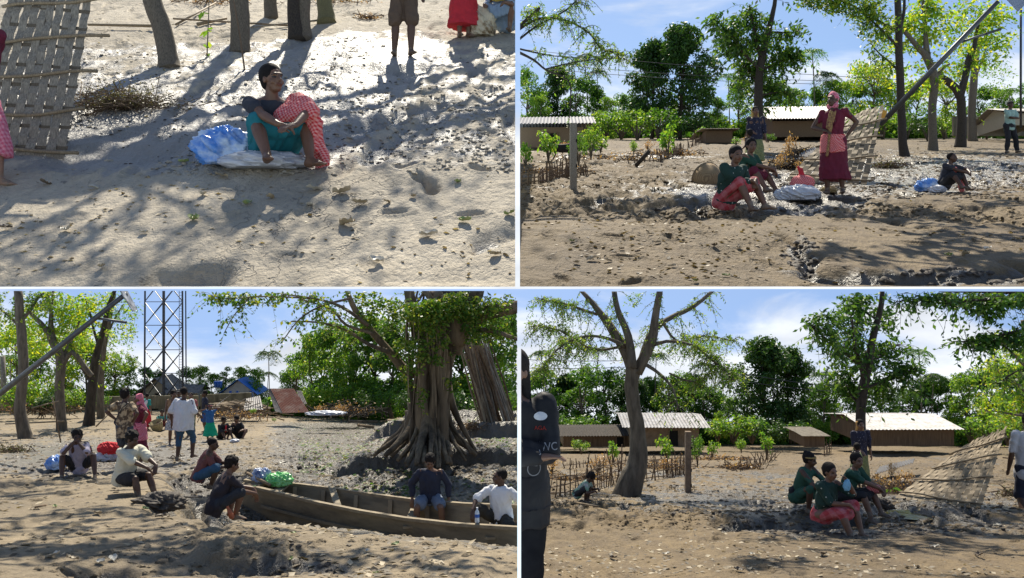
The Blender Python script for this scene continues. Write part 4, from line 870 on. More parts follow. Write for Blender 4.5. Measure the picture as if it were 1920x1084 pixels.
def hut(p, name, label, x, row, Y, wpx, hpx, depth=3., roofpx=30, wall=None, roof=None, over=.3, openings=(), rotz=0, posts=False, group=None, cat='hut', gable=False, ncor=26, frame=None, back_h=None):
    """front wall centred on pixel x, foot at row; sizes in pixels at depth Y. openings: (u0, u1, v0, v1, kind)"""
    s = Y / F * p.k; loc = px(p, x, row, Y); rt = thing(name, label, cat, p, loc, group, rotz); w, h, rh, dp = wpx * s, hpx * s, roofpx * s, depth * p.k; t = .08 * p.k; ov = over * p.k
    for nm, c, d in (('wall', (0, 0, h / 2), (w, t, h)), ('wall', (0, dp, h / 2 + (0 if gable else 0)), (w, t, h)), ('wall', (-w / 2 + t / 2, dp / 2, h / 2), (t * .98, dp - t, h * .998)), ('wall', (w / 2 - t / 2, dp / 2, h / 2), (t * .98, dp - t, h * .998))):
        part(nm, MB().box(c, d), wall, rt)
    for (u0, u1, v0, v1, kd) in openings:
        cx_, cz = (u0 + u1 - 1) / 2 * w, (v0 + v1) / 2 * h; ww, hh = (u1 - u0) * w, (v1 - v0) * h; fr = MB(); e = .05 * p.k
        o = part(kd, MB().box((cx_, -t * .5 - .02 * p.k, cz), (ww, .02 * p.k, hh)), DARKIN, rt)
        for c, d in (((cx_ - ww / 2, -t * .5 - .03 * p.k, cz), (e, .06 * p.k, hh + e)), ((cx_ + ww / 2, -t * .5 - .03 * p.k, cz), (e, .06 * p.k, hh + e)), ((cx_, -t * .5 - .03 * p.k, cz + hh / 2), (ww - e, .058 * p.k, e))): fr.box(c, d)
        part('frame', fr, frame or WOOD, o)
    if gable:
        m = MB(); g = [(-w / 2, 0, h), (w / 2, 0, h), (0, 0, h + rh)]; m.add(np.array(g + [(a, t, c) for a, b, c in g]) + (0, -t / 2, 0), [(0, 1, 2), (3, 5, 4), (0, 3, 4, 1), (1, 4, 5, 2), (2, 5, 3, 0)]); part('gable', m, wall, rt)
        for sx_ in (-1, 1):
            k2 = 1 + ov / (w / 2); part('roof', corrug((0, -ov, h + rh + t), (0, dp + ov, h + rh + t), (sx_ * w / 2 * k2, dp + ov, h + rh + t - rh * k2), (sx_ * w / 2 * k2, -ov, h + rh + t - rh * k2), max(6, ncor // 2), .02 * p.k), roof, rt)
    else:
        part('roof', corrug((-w / 2 - ov, -ov * 1.5, h + .02 * p.k), (w / 2 + ov, -ov * 1.5, h + .02 * p.k), (w / 2 + ov, dp * .5, h + rh), (-w / 2 - ov, dp * .5, h + rh), ncor, .02 * p.k), roof, rt)
        part('roof', corrug((-w / 2 - ov, dp * .5, h + rh - .01 * p.k), (w / 2 + ov, dp * .5, h + rh - .01 * p.k), (w / 2 + ov, dp + ov, h + .02 * p.k), (-w / 2 - ov, dp + ov, h + .02 * p.k), ncor, .02 * p.k), roof, rt)
        for sx_ in (-1, 1): m = MB(); g = [(sx_ * (w / 2 - t / 2), t, h), (sx_ * (w / 2 - t / 2), dp - t, h), (sx_ * (w / 2 - t / 2), dp * .5, h + rh - .04 * p.k)]; m.add(np.array(g + [(a + t * .5, b, c) for a, b, c in g]), [(0, 1, 2), (3, 5, 4), (0, 3, 4, 1), (1, 4, 5, 2), (2, 5, 3, 0)]); part('gable', m, wall, rt)
    return rt
def stick_fence(p, label, pts, hpx, n, seed, rails=2, mat=None, jit=.25, wild=.12):
    rng = np.random.default_rng(seed); P0 = at(p, *pts[0]); rt = thing('stick_fence', label, 'fence', p, P0); W_ = [at(p, *q) for q in pts]; cum = [0]
    for a, b in zip(W_[:-1], W_[1:]): cum.append(cum[-1] + (b - a).length)
    def pos(u):
        d = u * cum[-1]; i = max(j for j in range(len(cum) - 1) if cum[j] <= d + 1e-6); t = (d - cum[i]) / max(cum[i + 1] - cum[i], 1e-6); return np.array(W_[i].lerp(W_[i + 1], t))
    s0 = P0.y / F
    for i in range(n):
        b = pos(i / (n - 1) * .999); h = hpx * b[1] / F * rng.uniform(1 - jit, 1 + jit); m = MB(); d = np.array([rng.normal(0, wild), rng.normal(0, wild), 1]); m.tube([b - (0, 0, .05 * p.k), b + d * h * .5 + rng.normal(0, .015 * p.k, 3), b + d * h], np.array([1, .85, .6]) * .016 * p.k * rng.uniform(.7, 1.5), 5)
        part('stake', m, mat or STICK, rt, False, True)
    for j in range(rails):
        m = MB(); v = (j + .6) / rails * .8; m.tube([pos(u * .999) + (0, 0, hpx * pos(u * .999)[1] / F * v + rng.normal(0, .02) * p.k) for u in np.linspace(0, 1, 9)], .014 * p.k, 5); part('rail', m, mat or STICK, rt, False, True)
    return rt
# ---------------------------------------------------------------- upper left view
def flat_pt(p, x, row, dz=0): v = at(p, x, row); return np.array(v) + np.array([0, 0, dz * p.k])
Yp = at(TL, 100, 296).y / TL.k
woven_panel(TL, 'bamboo_mat', 'woven bamboo mat panel leaning at the left edge, large, grey and close', [px(TL, -70, 292, Yp + .05), px(TL, 122, 296, Yp), px(TL, 176, -30, Yp + .55), px(TL, 30, -45, Yp + .6)], 10, [(.03, .02, .14, .0), (.20, .02, .14, .06), (.42, .02, .22, .05), (.60, .02, .30, .10), (.80, .02, .28, .13)], 4, BAMBG, BAMB, .93, weave=9)
def tl_tree(label, base, pts, seed, ex, bark=BARK, lean=0): 
    Y = at(TL, *base).y / TL.k
    return fgtree(TL, 'tree', label, base, Y, [(pts, 0, .2, 0)] + [([(pts[-1][0], pts[-1][1], pts[-1][2] * .6), ((pts[-1][0] + e[0]) / 2 + 20, (pts[-1][1] + e[1]) / 2, 5), (e[0], e[1], 2)], .1, e[4], .3) for e in ex], bark, LM, seed, (8, .5, 6), .16, extra=ex, n=14)
tl_tree('grey trunk leaning left, left of the seated woman, upper left view', (316, 124), [(318, 132, 23), (314, 105, 18), (304, 55, 17.5), (286, 0, 17), (268, -90, 15), (255, -260, 10), (250, -480, 5)], 41, [(200, -560, 170, 90, .0, 210), (340, -640, 170, 90, .8, 210), (120, -700, 150, 90, 1.2, 150), (420, -470, 120, 70, -.8, 126)])
tl_tree('straight grey trunk behind the seated woman', (450, 97), [(450, 104, 21), (450, 80, 18), (450, 40, 17.5), (449, 0, 17.5), (449, -100, 15), (455, -260, 10), (470, -460, 5)], 42, [(520, -560, 170, 90, .0, 210), (640, -660, 150, 90, .9, 180), (400, -760, 160, 90, 1.4, 150), (720, -520, 120, 70, 0, 105)])
tl_tree('dark twin trunk, left stem, behind the woman', (556, 74), [(556, 80, 17), (552, 40, 13), (550, 0, 12), (540, -100, 10), (520, -300, 6)], 43, [(560, -420, 120, 60, .3, 90)], BARKD)
tl_tree('lighter twin trunk, right stem, behind the woman', (570, 76), [(570, 82, 18), (568, 50, 14), (569, 0, 13), (575, -100, 11), (600, -300, 7)], 44, [(760, -450, 150, 70, .3, 150), (840, -560, 140, 80, 1, 135)])
tl_tree('small trunk left of the mossy one, far back', (509, 32), [(509, 40, 14), (507, 10, 12), (506, -60, 11), (500, -300, 6)], 45, [(470, -420, 120, 60, .3, 100)])
tl_tree('mossy green trunk at the top middle of the upper left view', (610, 44), [(612, 48, 19), (610, 20, 15), (607, -10, 14), (600, -100, 12), (620, -300, 7)], 46, [(700, -420, 120, 60, .3, 90), (860, -360, 100, 60, 1.5, 125)], M('mossy bark', (.22, .21, .10), (.12, .11, .06), .9, 8, .04))
brush_heap(TL, 'brush_heap', 'dark heap of twigs and leaves beside the bamboo mat, upper left view', 232, 205, 170, 60, 5, 300, 2600, leafmat('dark dead leaves', (.035, .035, .015), (.09, .10, .03), (.16, .13, .06), .2))
brush_heap(TL, 'brush_heap', 'pale straw at the top of the upper left view', 690, 36, 50, 16, 6, 40, 140)
brush_heap(TL, 'brush_heap', 'brown brush line along the top left beside the mat', 390, 6, 120, 20, 7, 90, 300)
brush_heap(TL, 'brush_heap', 'brown brush line at the top between the far trunks', 640, 6, 150, 20, 8, 90, 300)
pole(TL, 'bamboo_pole', 'long pale bamboo pole lying behind the leaning trunk', 'pole', flat_pt(TL, 165, 58, .10), flat_pt(TL, 290, 58, .08), .02 * KTL, .026 * KTL, BAMB)
pole(TL, 'bamboo_pole', 'pale pole sloping up to the right between the trunks', 'pole', flat_pt(TL, 330, 52, .05), flat_pt(TL, 405, 10, .05), .02 * KTL, .016 * KTL, BAMB)
pole(TL, 'bamboo_pole', 'brown pole lying across between the two straight trunks', 'pole', flat_pt(TL, 325, 44, .08), flat_pt(TL, 540, 54, .05), .016 * KTL, .014 * KTL, WOOD)
pole(TL, 'bamboo_pole', 'grey branch lying on the ground by the straight trunk', 'pole', flat_pt(TL, 470, 58, .05), flat_pt(TL, 628, 40, .05), .012 * KTL, .018 * KTL, BAMBG)
pole(TL, 'bamboo_pole', 'short light pole leaning at the top by the bushes', 'pole', flat_pt(TL, 370, 52, .05), flat_pt(TL, 425, 40, .05), .03 * KTL, .02 * KTL, BAMB)
Yk = at(TL, 457, 130).y / TL.k
pole(TL, 'stick', 'thin upright dark stick behind the seated woman', 'stick', px(TL, 459, 135, Yk), px(TL, 436, -10, Yk), .012 * KTL, .009 * KTL, STICK, mid=px(TL, 450, 60, Yk - .05))
Yk = at(TL, 388, 106).y / TL.k
rt_ = thing('sapling', 'thin green sapling between the leaning and straight trunks', 'sapling', TL, px(TL, 388, 106, Yk)); m = MB(); m.tube([px(TL, 388, 108, Yk), px(TL, 390, 60, Yk), px(TL, 393, -20, Yk)], [.009 * KTL, .008 * KTL, .006 * KTL], 6); part('stem', m, BARK, rt_, True, True)
leafobj('leaves', np.array([px(TL, 388 + a, b, Yk) for a, b in ((-6, 20), (6, 26), (2, 55), (-3, 58), (8, 60), (-8, 84), (4, 78), (12, 54), (-10, 22), (3, 100))]), .13 * KTL, LB, rt_, np.random.default_rng(3), True, aspect=.6)
def knot_none(): pass
def bag(p, name, label, x, row, r, mat, seed, cat='sack', rotz=0., dz=0., amp=.12, ridges=.5, loc=None, parent=None, group=None, flat=-.75):
    loc = loc or at(p, x, row); loc = Vector(loc); loc.z += dz * p.k
    return single(name, lump(r, seed, amp, 3., flat=flat, ridges=ridges), mat, label, cat, p, loc, group, rotz, p.k, True)
BLUEBAG = plastic('blue plastic', (.10, .30, .78), (.60, .74, .92), .25, (.42, .60), 4)
WHITEBAG = plastic('white plastic', (.72, .74, .78), (.50, .53, .60), .28, (.35, .65), 5)
bag(TL, 'plastic_sack', 'shiny blue plastic sack under the woman, left end', 424, 311, (.27, .20, .19), BLUEBAG, 3, 'sack', .1)
bag(TL, 'plastic_sack', 'white translucent plastic sheet the woman sits on', 498, 317, (.36, .22, .085), WHITEBAG, 4, 'sack', .05)
bag(TL, 'crumpled_sack', 'crumpled cream and brown printed sack standing by the red skirt', 902, 68, (.22, .18, .25), M('printed sack', (.66, .58, .42), (.24, .16, .08), .6, 6, .006, thr=(.5, .62)), 9, 'sack', .2, amp=.2, ridges=.5)
# ---------------------------------------------------------------- upper right view
Yr = at(TR, 1640, 346).y / TR.k
woven_panel(TR, 'bamboo_mat', 'fallen woven bamboo mat propped behind the woman in maroon', [px(TR, 1474, 338, Yr + .9), px(TR, 1624, 349, Yr), px(TR, 1658, 198, Yr + 1.0), px(TR, 1588, 220, Yr + 1.7)], 12, [(.06, .0, .06, .0), (.3, .02, .08, .03), (.52, .05, .1, .07), (.76, .02, .12, .05)], 8, MATB, BAMB, .88, weave=9)
pc = thing('concrete_post', 'square concrete post with notches in the foreground left, upper right view', 'post', TR, at(TR, 1075, 354)); Yc = pc.location.y / TR.k; s_ = Yc / F * KTR
part('shaft', MB().beam((0, 0, -.1 * KTR), (0, 0, 122 * s_), 12.5 * s_, 14 * s_, up=(0, 1, 0)), CONC, pc)
for zz_ in (42, 89): part('notch', MB().box((5.6 * s_, -6.5 * s_, zz_ * s_), (3 * s_, 1.6 * s_, 6 * s_)), DARKIN, pc)
hut(TR, 'mud_hut', 'mud walled hut with pale tin roof at the left edge, upper right view', 1030, 277, 34, 128, 38, 4, 38, MUDW, TIN, .45, [(.46, .62, .0, .72, 'doorway')], -.05)
hut(TR, 'bamboo_hut', 'long reed walled hut with bright tin roof behind the women', 1508, 257, 44, 118, 30, 4.5, 44, REED, TIN, .35, (), -.04)
hut(TR, 'bamboo_shed', 'small reed shed left of the long tin roofed hut', 1348, 268, 41, 50, 23, 2.4, 5, REED, BAMBG, .25, ())
single('corrugated_sheet', corrug(*[px(TR, *q) for q in ((1492, 306, 23), (1556, 272, 24), (1560, 262, 26), (1498, 290, 25.5))], 14, .02 * KTR), TIND, 'grey corrugated sheet leaning on debris left of the fallen mat', 'metal sheet', TR, px(TR, 1520, 300, 24), world=True)
brush_heap(TR, 'brush_heap', 'dark brush heap right of the fallen mat, upper right view', 1664, 315, 60, 20, 15, 90, 400, leafmat('dark dead leaves', (.03, .03, .015), (.08, .09, .03), (.15, .13, .06), .2))
brush_heap(TR, 'brush_heap', 'dark rooty debris behind the white sack, upper right view', 1500, 318, 100, 40, 16, 200, 420, tm=BARKD)
for i, (x, row, w, h) in enumerate([(1150, 300, 200, 12), (1040, 325, 130, 16), (1250, 290, 120, 12), (1500, 290, 50, 18)]):
    brush_heap(TR, 'dry_stalks', ['low dry orange stalks in the garden behind the concrete post', 'tangled dry stalks by the left stick fence', 'dry stalks under the bright shrub', 'dry tall weeds behind the white sack'][i], x, row, w, h, 60 + i, 140, 300, cat='dry stalks')
stick_fence(TR, 'low stick fence left of the concrete post, upper right view', [(978, 350), (1010, 345), (1070, 332)], 32, 26, 1, 3)
stick_fence(TR, 'leaning broken stick fence right of the concrete post', [(1084, 330), (1103, 327)], 22, 7, 2, 2, wild=.35)
stick_fence(TR, 'far thin stick fence under the bright shrub, upper right view', [(1180, 306), (1235, 304), (1280, 288)], 18, 34, 3, 2)
stick_fence(TR, 'far picket fence by the small reed shed', [(1290, 278), (1315, 268)], 16, 12, 4, 2)
pole(TR, 'log', 'dark log leaning up to the right in the garden', 'log', flat_pt(TR, 1192, 312), px(TR, 1217, 283, at(TR, 1192, 312).y / KTR), .05 * KTR, .06 * KTR, BARKD)
rngb = np.random.default_rng(2)
def basket(p, label, x, row, s, rot, mat=None, Y=None):
    loc = at(p, x, row) if Y is None else px(p, x, row, Y); rt = thing('basket', label, 'basket', p, loc, None, 0, s * p.k); rt.rotation_euler = rot
    m = MB(); prof = [(0, .16), (.04, .20), (.15, .24), (.30, .275), (.42, .29)]
    m.loft([((0, 0, z), (r, 0, 0), (0, r, 0)) for z, r in prof] + [((0, 0, .42), (.27, 0, 0), (0, .27, 0)), ((0, 0, .05), (.17, 0, 0), (0, .17, 0))], 28); part('woven_body', m, mat or check('wicker', (.42, .30, .16), (.20, .13, .07), 60), rt, True)
    m = MB(); m.tube([(.285 * math.cos(a), .285 * math.sin(a), .42) for a in np.linspace(0, 2 * math.pi, 25)], .018, 6); part('rim', m, BAMB, rt, True); return rt
basket(TR, 'wicker basket lying tilted behind the seated women', 1344, 345, 1.0, (R(-62), R(40), R(35)))
bag(TR, 'plastic_sack', 'white plastic sack on the ground under the red bundle, upper right view', 1496, 378, (.31, .22, .13), WHITEBAG, 12, 'sack')
b_ = thing('cloth_bundle', 'red checked cloth bundle tied on top of the white sack, upper right view', 'bundle', TR, Vector(flat_pt(TR, 1504, 377, .17)), None, 0, KTR)
part('bundle_body', lump((.175, .15, .125), 14, .08, 3, ridges=.2), RED(), b_, True); m = MB(); m.cap((0, 0, .17), (-.02, 0, .30), .05, .035); m.cap((-.02, 0, .28), (-.06, 0, .34), .035, .02); part('knot', m, REDB(), b_, True)
bag(TR, 'straw_bag', 'small straw coloured bag at the feet of the woman in maroon', 1554, 364, (.12, .09, .06), M('straw', (.45, .38, .20), (.25, .2, .1), .9, 20), 15, 'bag')
bag(TR, 'plastic_sack', 'blue plastic sack beside the small seated woman, upper right view', 1740, 360, (.19, .13, .12), BLUEBAG, 16)
bag(TR, 'plastic_sack', 'white plastic bag beside the blue sack, upper right view', 1757, 362, (.13, .11, .07), WHITEBAG, 17)
# leaning solar lamp pole
def solar_pole(p, label, a, b, Y0, Y1, arm, panel_):
    A = np.array(px(p, *a, Y0)); B = np.array(px(p, *b, Y1)); rt = thing('solar_lamp_pole', label, 'lamp pole', p, Vector(A)); part('pole', MB().tube([A, B], [.075 * p.k, .055 * p.k], 12), GALV, rt, True, True)
    t = arm[0]; Q = A + (B - A) * t; E = np.array(px(p, *arm[1], Y0 + (Y1 - Y0) * t)); part('lamp_arm', MB().tube([Q, E], .03 * p.k, 8), GALV, rt, True, True); d = nrm(E - Q); part('lamp_head', MB().beam(E - d * .35 * p.k, E + d * .05 * p.k, .12 * p.k, .05 * p.k), STEEL, rt, False, True)
    c = [np.array(px(p, x, y, Y1 + o)) for x, y, o in panel_]; n = nrm(np.cross(c[1] - c[0], c[3] - c[0])) * .02 * p.k; m = MB(); m.add(c + [v + n for v in c], [(0, 1, 2, 3), (7, 6, 5, 4), (0, 4, 5, 1), (1, 5, 6, 2), (2, 6, 7, 3), (3, 7, 4, 0)]); part('solar_panel', m, M('solar cell', (.03, .04, .07), (.5, .52, .55), .3, 5), rt, False, True); return rt
solar_pole(TR, 'grey lamp pole leaning from the fallen mat up to the top right corner', (1650, 234), (1872, 2), 24, 22, (.68, (1872, 56)), [(1882, -6, -.2), (1908, 22, -.2), (1930, 2, .3), (1905, -20, .3)])
m = MB(); c_ = np.array(px(TR, 1655, 214, 22.4)); single('yellow_tag', MB().box((0, 0, 0), (.16, .02, .22), None), M('orange yellow tag', (.75, .42, .04), (.6, .25, .03), .6, 4), 'small yellow and orange tag tied to the leaning lamp pole', 'tag', TR, Vector(c_), None, 0, KTR, rot=(0, R(25), 0))
pole(TR, 'thin_mast', 'thin dark mast at the far right of the upper right view', 'mast', px(TR, 1914, 240, 40), px(TR, 1914, -30, 40), .05 * KTR, .05 * KTR, STEEL)
hut(TR, 'farm_wall_house', 'small house with low roof at the far right edge, upper right view', 1925, 235, 42, 60, 22, 3, 20, CREAM, TIND, .3, ())
single('concrete_wall', MB().box((0, 0, .5), (5.2, .15, 1.0)), CONCW, 'low stained concrete wall behind the masked man', 'wall', TR, px(TR, 1880, 255, 46), None, 0, KTR)
# traced trees of the upper right view
def rp(x0, y0, x1, y1, r0, r1, n=4, j=4, sd=0):
    g = random.Random(sd or int(x0 * 7 + y0)); return [(x0 + (x1 - x0) * i / (n - 1) + (g.uniform(-j, j) if 0 < i < n - 1 else 0), y0 + (y1 - y0) * i / (n - 1) + (g.uniform(-j, j) * .5 if 0 < i < n - 1 else 0), r0 + (r1 - r0) * i / (n - 1)) for i in range(n)]
fgtree(TR, 'tree', 'slender trunk nearest the fallen mat, left of the grove, upper right view', (1697, 292), at(TR, 1697, 292).y / KTR, [([(1697, 297, 11), (1693, 270, 8), (1690, 200, 7.5), (1686, 100, 7), (1683, 0, 6), (1680, -90, 4)], 0, 0, 0), (rp(1688, 55, 1705, -40, 4, 2), 0, .5, .5), (rp(1686, 90, 1610, 20, 3.5, 1), 0, -1, 1.6), (rp(1686, 60, 1560, -10, 3.5, 1, 5), 0, -1.5, 2.2), (rp(1690, 140, 1632, 80, 2.5, .8), 0, 1, 1.2)], BARKD, leafmat('dark lime leaves', (.03, .075, .012), (.07, .15, .02), (.20, .24, .03), .4), 51, (16, .55, 8), .14, extra=[(1600, 10, 66, 28.6, -1.2, 1008), (1650, 40, 60.5, 44, -0.5, 912), (1540, 0, 55, 19.8, -1.5, 720), (1655, 95, 44, 44, 0.8, 480), (1700, -150, 143, 66, 0, 2160)])
fgtree(TR, 'tree', 'forked trunk in the middle of the grove, upper right view', (1750, 282), at(TR, 1750, 282).y / KTR, [([(1750, 286, 11), (1749, 260, 8), (1748, 200, 7.5), (1752, 150, 8), (1738, 108, 7), (1718, 85, 5), (1680, 40, 3)], 0, 0, 1), (rp(1742, 115, 1728, -20, 5, 2.5), 0, .6, 1), (rp(1735, 100, 1745, -20, 4, 2), 0, .5, 1), (rp(1750, 150, 1780, 120, 4, 2), 0, .3, .4)], BARK, LY, 52, (22, .6, 10), .19, extra=[(1735, 40, 66, 44, 0.5, 1008), (1690, 70, 49.5, 38.5, 0.8, 624), (1770, 60, 49.5, 44, 0.6, 624), (1720, 150, 55, 37.4, 1.5, 528)])
fgtree(TR, 'tree', 'dark trunk curving right beside the twin trunk, upper right view', (1800, 276), at(TR, 1800, 276).y / KTR, [([(1800, 280, 12), (1802, 250, 9), (1803, 210, 8), (1798, 175, 8), (1775, 152, 7), (1755, 140, 5)], 0, 0, 0), (rp(1801, 180, 1835, 40, 7, 3), 0, .5, 1), (rp(1800, 170, 1822, 90, 5, 3), 0, .3, .6)], BARKD, LY, 53, (22, .6, 10), .19, extra=[(1830, 30, 66, 39.6, 0.5, 1008), (1850, 90, 49.5, 38.5, 0.8, 672), (1800, 110, 44, 44, 1, 480), (1870, 50, 55, 44, 0.8, 624), (1820, -120, 132, 66, 0, 2160)])
fgtree(TR, 'tree', 'straight brown trunk at the right of the grove, upper right view', (1824, 264), at(TR, 1824, 265).y / KTR, [([(1824, 268, 9), (1822, 230, 7), (1825, 160, 7), (1832, 90, 5), (1838, 20, 3)], 0, 0, .5), (rp(1826, 150, 1860, 60, 3, 1), 0, .5, 1.2)], BARK, LB, 54, (12, .7, 8), .14, extra=[(1865, 140, 38.5, 33, 0.5, 480), (1850, 150, 33, 24.2, 0.5, 360)])
Yt = 24
fgtree(TR, 'tree', 'leafy tree with hanging clumps behind the woman with the yellow veil', (1424, 250), 30, [([(1424, 262, 13), (1422, 220, 9), (1422, 160, 8), (1428, 110, 7.5), (1440, 60, 6), (1452, 10, 4), (1456, -40, 3)], 0, 0, .4), (rp(1428, 110, 1405, 10, 5, 2), 0, -.8, 1.6), (rp(1425, 130, 1335, 30, 3, 1, 5), 0, -1, 2.4), (rp(1430, 130, 1500, 100, 3, 1, 5), 0, .8, 2), (rp(1424, 160, 1385, 110, 3, 1), 0, 1, 1.6), (rp(1440, 60, 1490, 60, 2.5, 1), 0, .5, 1.4), (rp(1425, 180, 1480, 170, 2, .7), 0, .6, 1.2)], BARKD, leafmat('glossy dark leaves', (.014, .045, .010), (.040, .10, .016), (.11, .19, .03), .38, .5), 55, (26, .7, 9), .20, .42, extra=[(1400, 60, 49.5, 49.5, 0, 816), (1440, 110, 44, 49.5, 0.5, 720), (1350, 35, 39.6, 22, -0.8, 432), (1410, 150, 44, 39.6, 0.8, 624), (1480, 110, 28.6, 24.2, 0.5, 312), (1460, 170, 33, 24.2, 0.5, 312), (1425, 200, 24.2, 17.6, 0.5, 192), (1370, 90, 30.8, 24.2, 0.2, 312)])
PIN = leafmat('feathery leaves', (.05, .12, .02), (.10, .19, .03), (.20, .24, .05), .5)
fgtree(TR, 'tree', 'overhanging feathery boughs at the upper left corner, upper right view', (976, 240), 15, [([(962, 300, 9), (965, 180, 7), (968, 90, 7), (964, 30, 6)], 0, 0, 0), (rp(966, 60, 1012, 15, 4, 2.5), 0, 0, .6), ([(966, 60, 3), (1010, 35, 2.4), (1060, 38, 2), (1105, 62, 1.7), (1128, 92, 1.3), (1168, 100, .8)], 0, .6, 3.2), ([(966, 95, 3), (1000, 112, 2.2), (1025, 132, 1.8), (1065, 150, 1.6), (1070, 190, 1.3), (1067, 226, 1)], 0, .3, .25), ([(1022, 130, 1.6), (1062, 120, 1.3), (1110, 112, 1), (1170, 108, .6)], 0, .5, 1.2), ([(966, 80, 2.5), (1005, 50, 2), (1060, 20, 1.6), (1090, -10, 1)], 0, .6, 1.6), ([(966, 90, 2), (1010, 100, 1.5), (1040, 105, 1), (1080, 108, .6)], .1, .4, .8)], BARKD, PIN, 56, (30, .34, 12), .062, .35, droop=-.7, extra=[(1000, 30, 28.6, 24.2, 0.2, 528), (975, 170, 19.8, 33, 0, 336)])
# overhead wires of the upper right view
for i, (a, b, sg) in enumerate([((975, 92), (1700, 150), 6), ((1030, 120), (1560, 152), 5), ((1030, 130), (1560, 158), 5)]):
    P = [np.array(px(TR, a[0] + (b[0] - a[0]) * t, a[1] + (b[1] - a[1]) * t + sg * 4 * t * (1 - t), 48)) for t in np.linspace(0, 1, 14)]; m = MB(); m.tube(P, .013 * KTR, 4)
    single('power_line', m, STEEL, ['uppermost thin power line, upper right view', 'middle thin power line, upper right view', 'lowest thin power line, upper right view'][i], 'power line', TR, Vector(P[0]), 'power lines, upper right view', world=True)
# black goat in the garden
def goat(p, label, x, row, s, rz):
    rt = thing('goat', label, 'goat', p, at(p, x, row), None, rz, s * p.k); b = MB()
    b.loft([((-.36, 0, .46), (0, .06, 0), (0, 0, .07)), ((-.30, 0, .47), (0, .12, 0), (0, 0, .14)), ((0, 0, .45), (0, .14, 0), (0, 0, .16)), ((.24, 0, .46), (0, .12, 0), (0, 0, .17)), ((.34, 0, .50), (0, .07, 0), (0, 0, .10))], 14)
    b.cap((.28, 0, .54), (.44, 0, .70), .085, .055); b.cap((.43, 0, .72), (.58, 0, .66), .055, .032)
    for sy in (-1, 1): b.cap((.43, .04 * sy, .74), (.38, .12 * sy, .70), .02, .012); b.cap((.42, .03 * sy, .76), (.36, .05 * sy, .86), .015, .006)
    for sx_, kx in ((.26, .0), (-.28, .05)):
        for sy in (-1, 1): b.cap((sx_, .08 * sy, .40), (sx_ + (.02 if kx == 0 else .06), .08 * sy, .24 if kx == 0 else .26), .05, .028); b.cap((sx_ + (.02 if kx == 0 else .06), .08 * sy, .24), (sx_ - kx, .08 * sy, .02), .028, .022)
    b.cap((-.38, 0, .52), (-.46, 0, .58), .02, .012); remesh_part('body', b, M('black fur', (.02, .018, .02), None, .8), rt, .018, 2); return rt
goat(TR, 'small black goat standing in the garden left of the concrete post', 1053, 302, .75, 0)
# shade trees reach over the open ground from outside the picture
def shade_tree(label, p, foot, crowns, seed, mat, leaf=.22, k=1.0, tr=.3):
    """foot and crowns in world metres"""
    rng = np.random.default_rng(seed); rt = thing('shade_tree', label, 'tree', None, Vector(foot)); t = MB(); f = np.array(foot, float); top = f.copy(); top[2] = max(max(c[2] for c in crowns), .36 * f[1]) + .8 * k; t.tube([f, (f + top) / 2, top], np.array([1.2, .9, .75]) * tr * k, 10); C = []
    for (x, y, z_, r, n) in crowns:
        c = np.array([x, y, z_]); m_ = (top + c) / 2; m_[2] += .5 * k; t.tube([top, m_, c], np.array([.5, .3, .08]) * tr * k, 6); P = blob_points(rng, c, (r, r, r * .35), n, .1); q = fbm(P[:, 0] / r * 2.2, P[:, 1] / r * 2.2, 3, seed); C.append(P[q > .47])
    part('trunk', t, BARK, rt, True, True); leafobj('crown', np.concatenate(C), leaf * k, mat, rt, rng, True, aspect=.6); return rt
def over(p, x, row, t):
    """point t metres (in the panel's units) up the sun's ray from the ground at pixel (x, row)"""
    g = np.array(at(p, x, row)); d = np.array(SD) * p.k
    while (g + d * t)[2] < .35 * (g + d * t)[1] + .55 * p.k: t += .3
    return g + d * t
# ---------------------------------------------------------------- lower left view
def YL(p, x, row): return at(p, x, row).y / p.k
fgtree(BL, 'tree', 'grey trunk at the left edge with its base in the mud, lower left view', (48, 822), YL(BL, 48, 822), [([(50, 828, 15), (44, 805, 12), (37, 760, 10), (44, 700, 9), (42, 640, 9), (36, 580, 8), (34, 530, 7)], 0, 0, 0), (rp(40, 600, 80, 550, 4, 2), 0, .5, 1.2), (rp(40, 620, -20, 560, 3, 1), 0, .5, 1.4)], BARK, leafmat('dark lime leaves', (.03, .075, .012), (.07, .15, .02), (.20, .24, .03), .4), 61, (16, .55, 8), .13, extra=[(10, 570, 44, 33, 0.5, 598), (70, 560, 44, 24.2, 0.6, 459), (0, 620, 33, 28.6, 0.8, 368)])
fgtree(BL, 'tree', 'forked trunk with crooked boughs, second from left, lower left view', (115, 808), YL(BL, 115, 808), [([(116, 812, 11), (114, 780, 9), (111, 720, 8.5), (114, 672, 9), (98, 640, 7), (84, 615, 5), (55, 585, 3)], 0, 0, .8), (rp(108, 660, 90, 550, 5, 2.5), 0, .5, 1), (rp(95, 640, 100, 545, 4, 2), 0, .4, 1), ([(115, 690, 5), (135, 660, 5), (160, 690, 5), (172, 705, 5)], 0, .2, 0), (rp(114, 680, 150, 600, 4, 2), 0, .5, 1)], BARK, LY, 62, (24, .6, 10), .17, extra=[(90, 590, 60.5, 44, 0.6, 1196), (130, 620, 44, 39.6, 0.9, 736), (60, 640, 39.6, 33, 1, 552), (150, 575, 49.5, 33, 0.6, 736), (40, 600, 33, 28.6, 0.8, 459)])
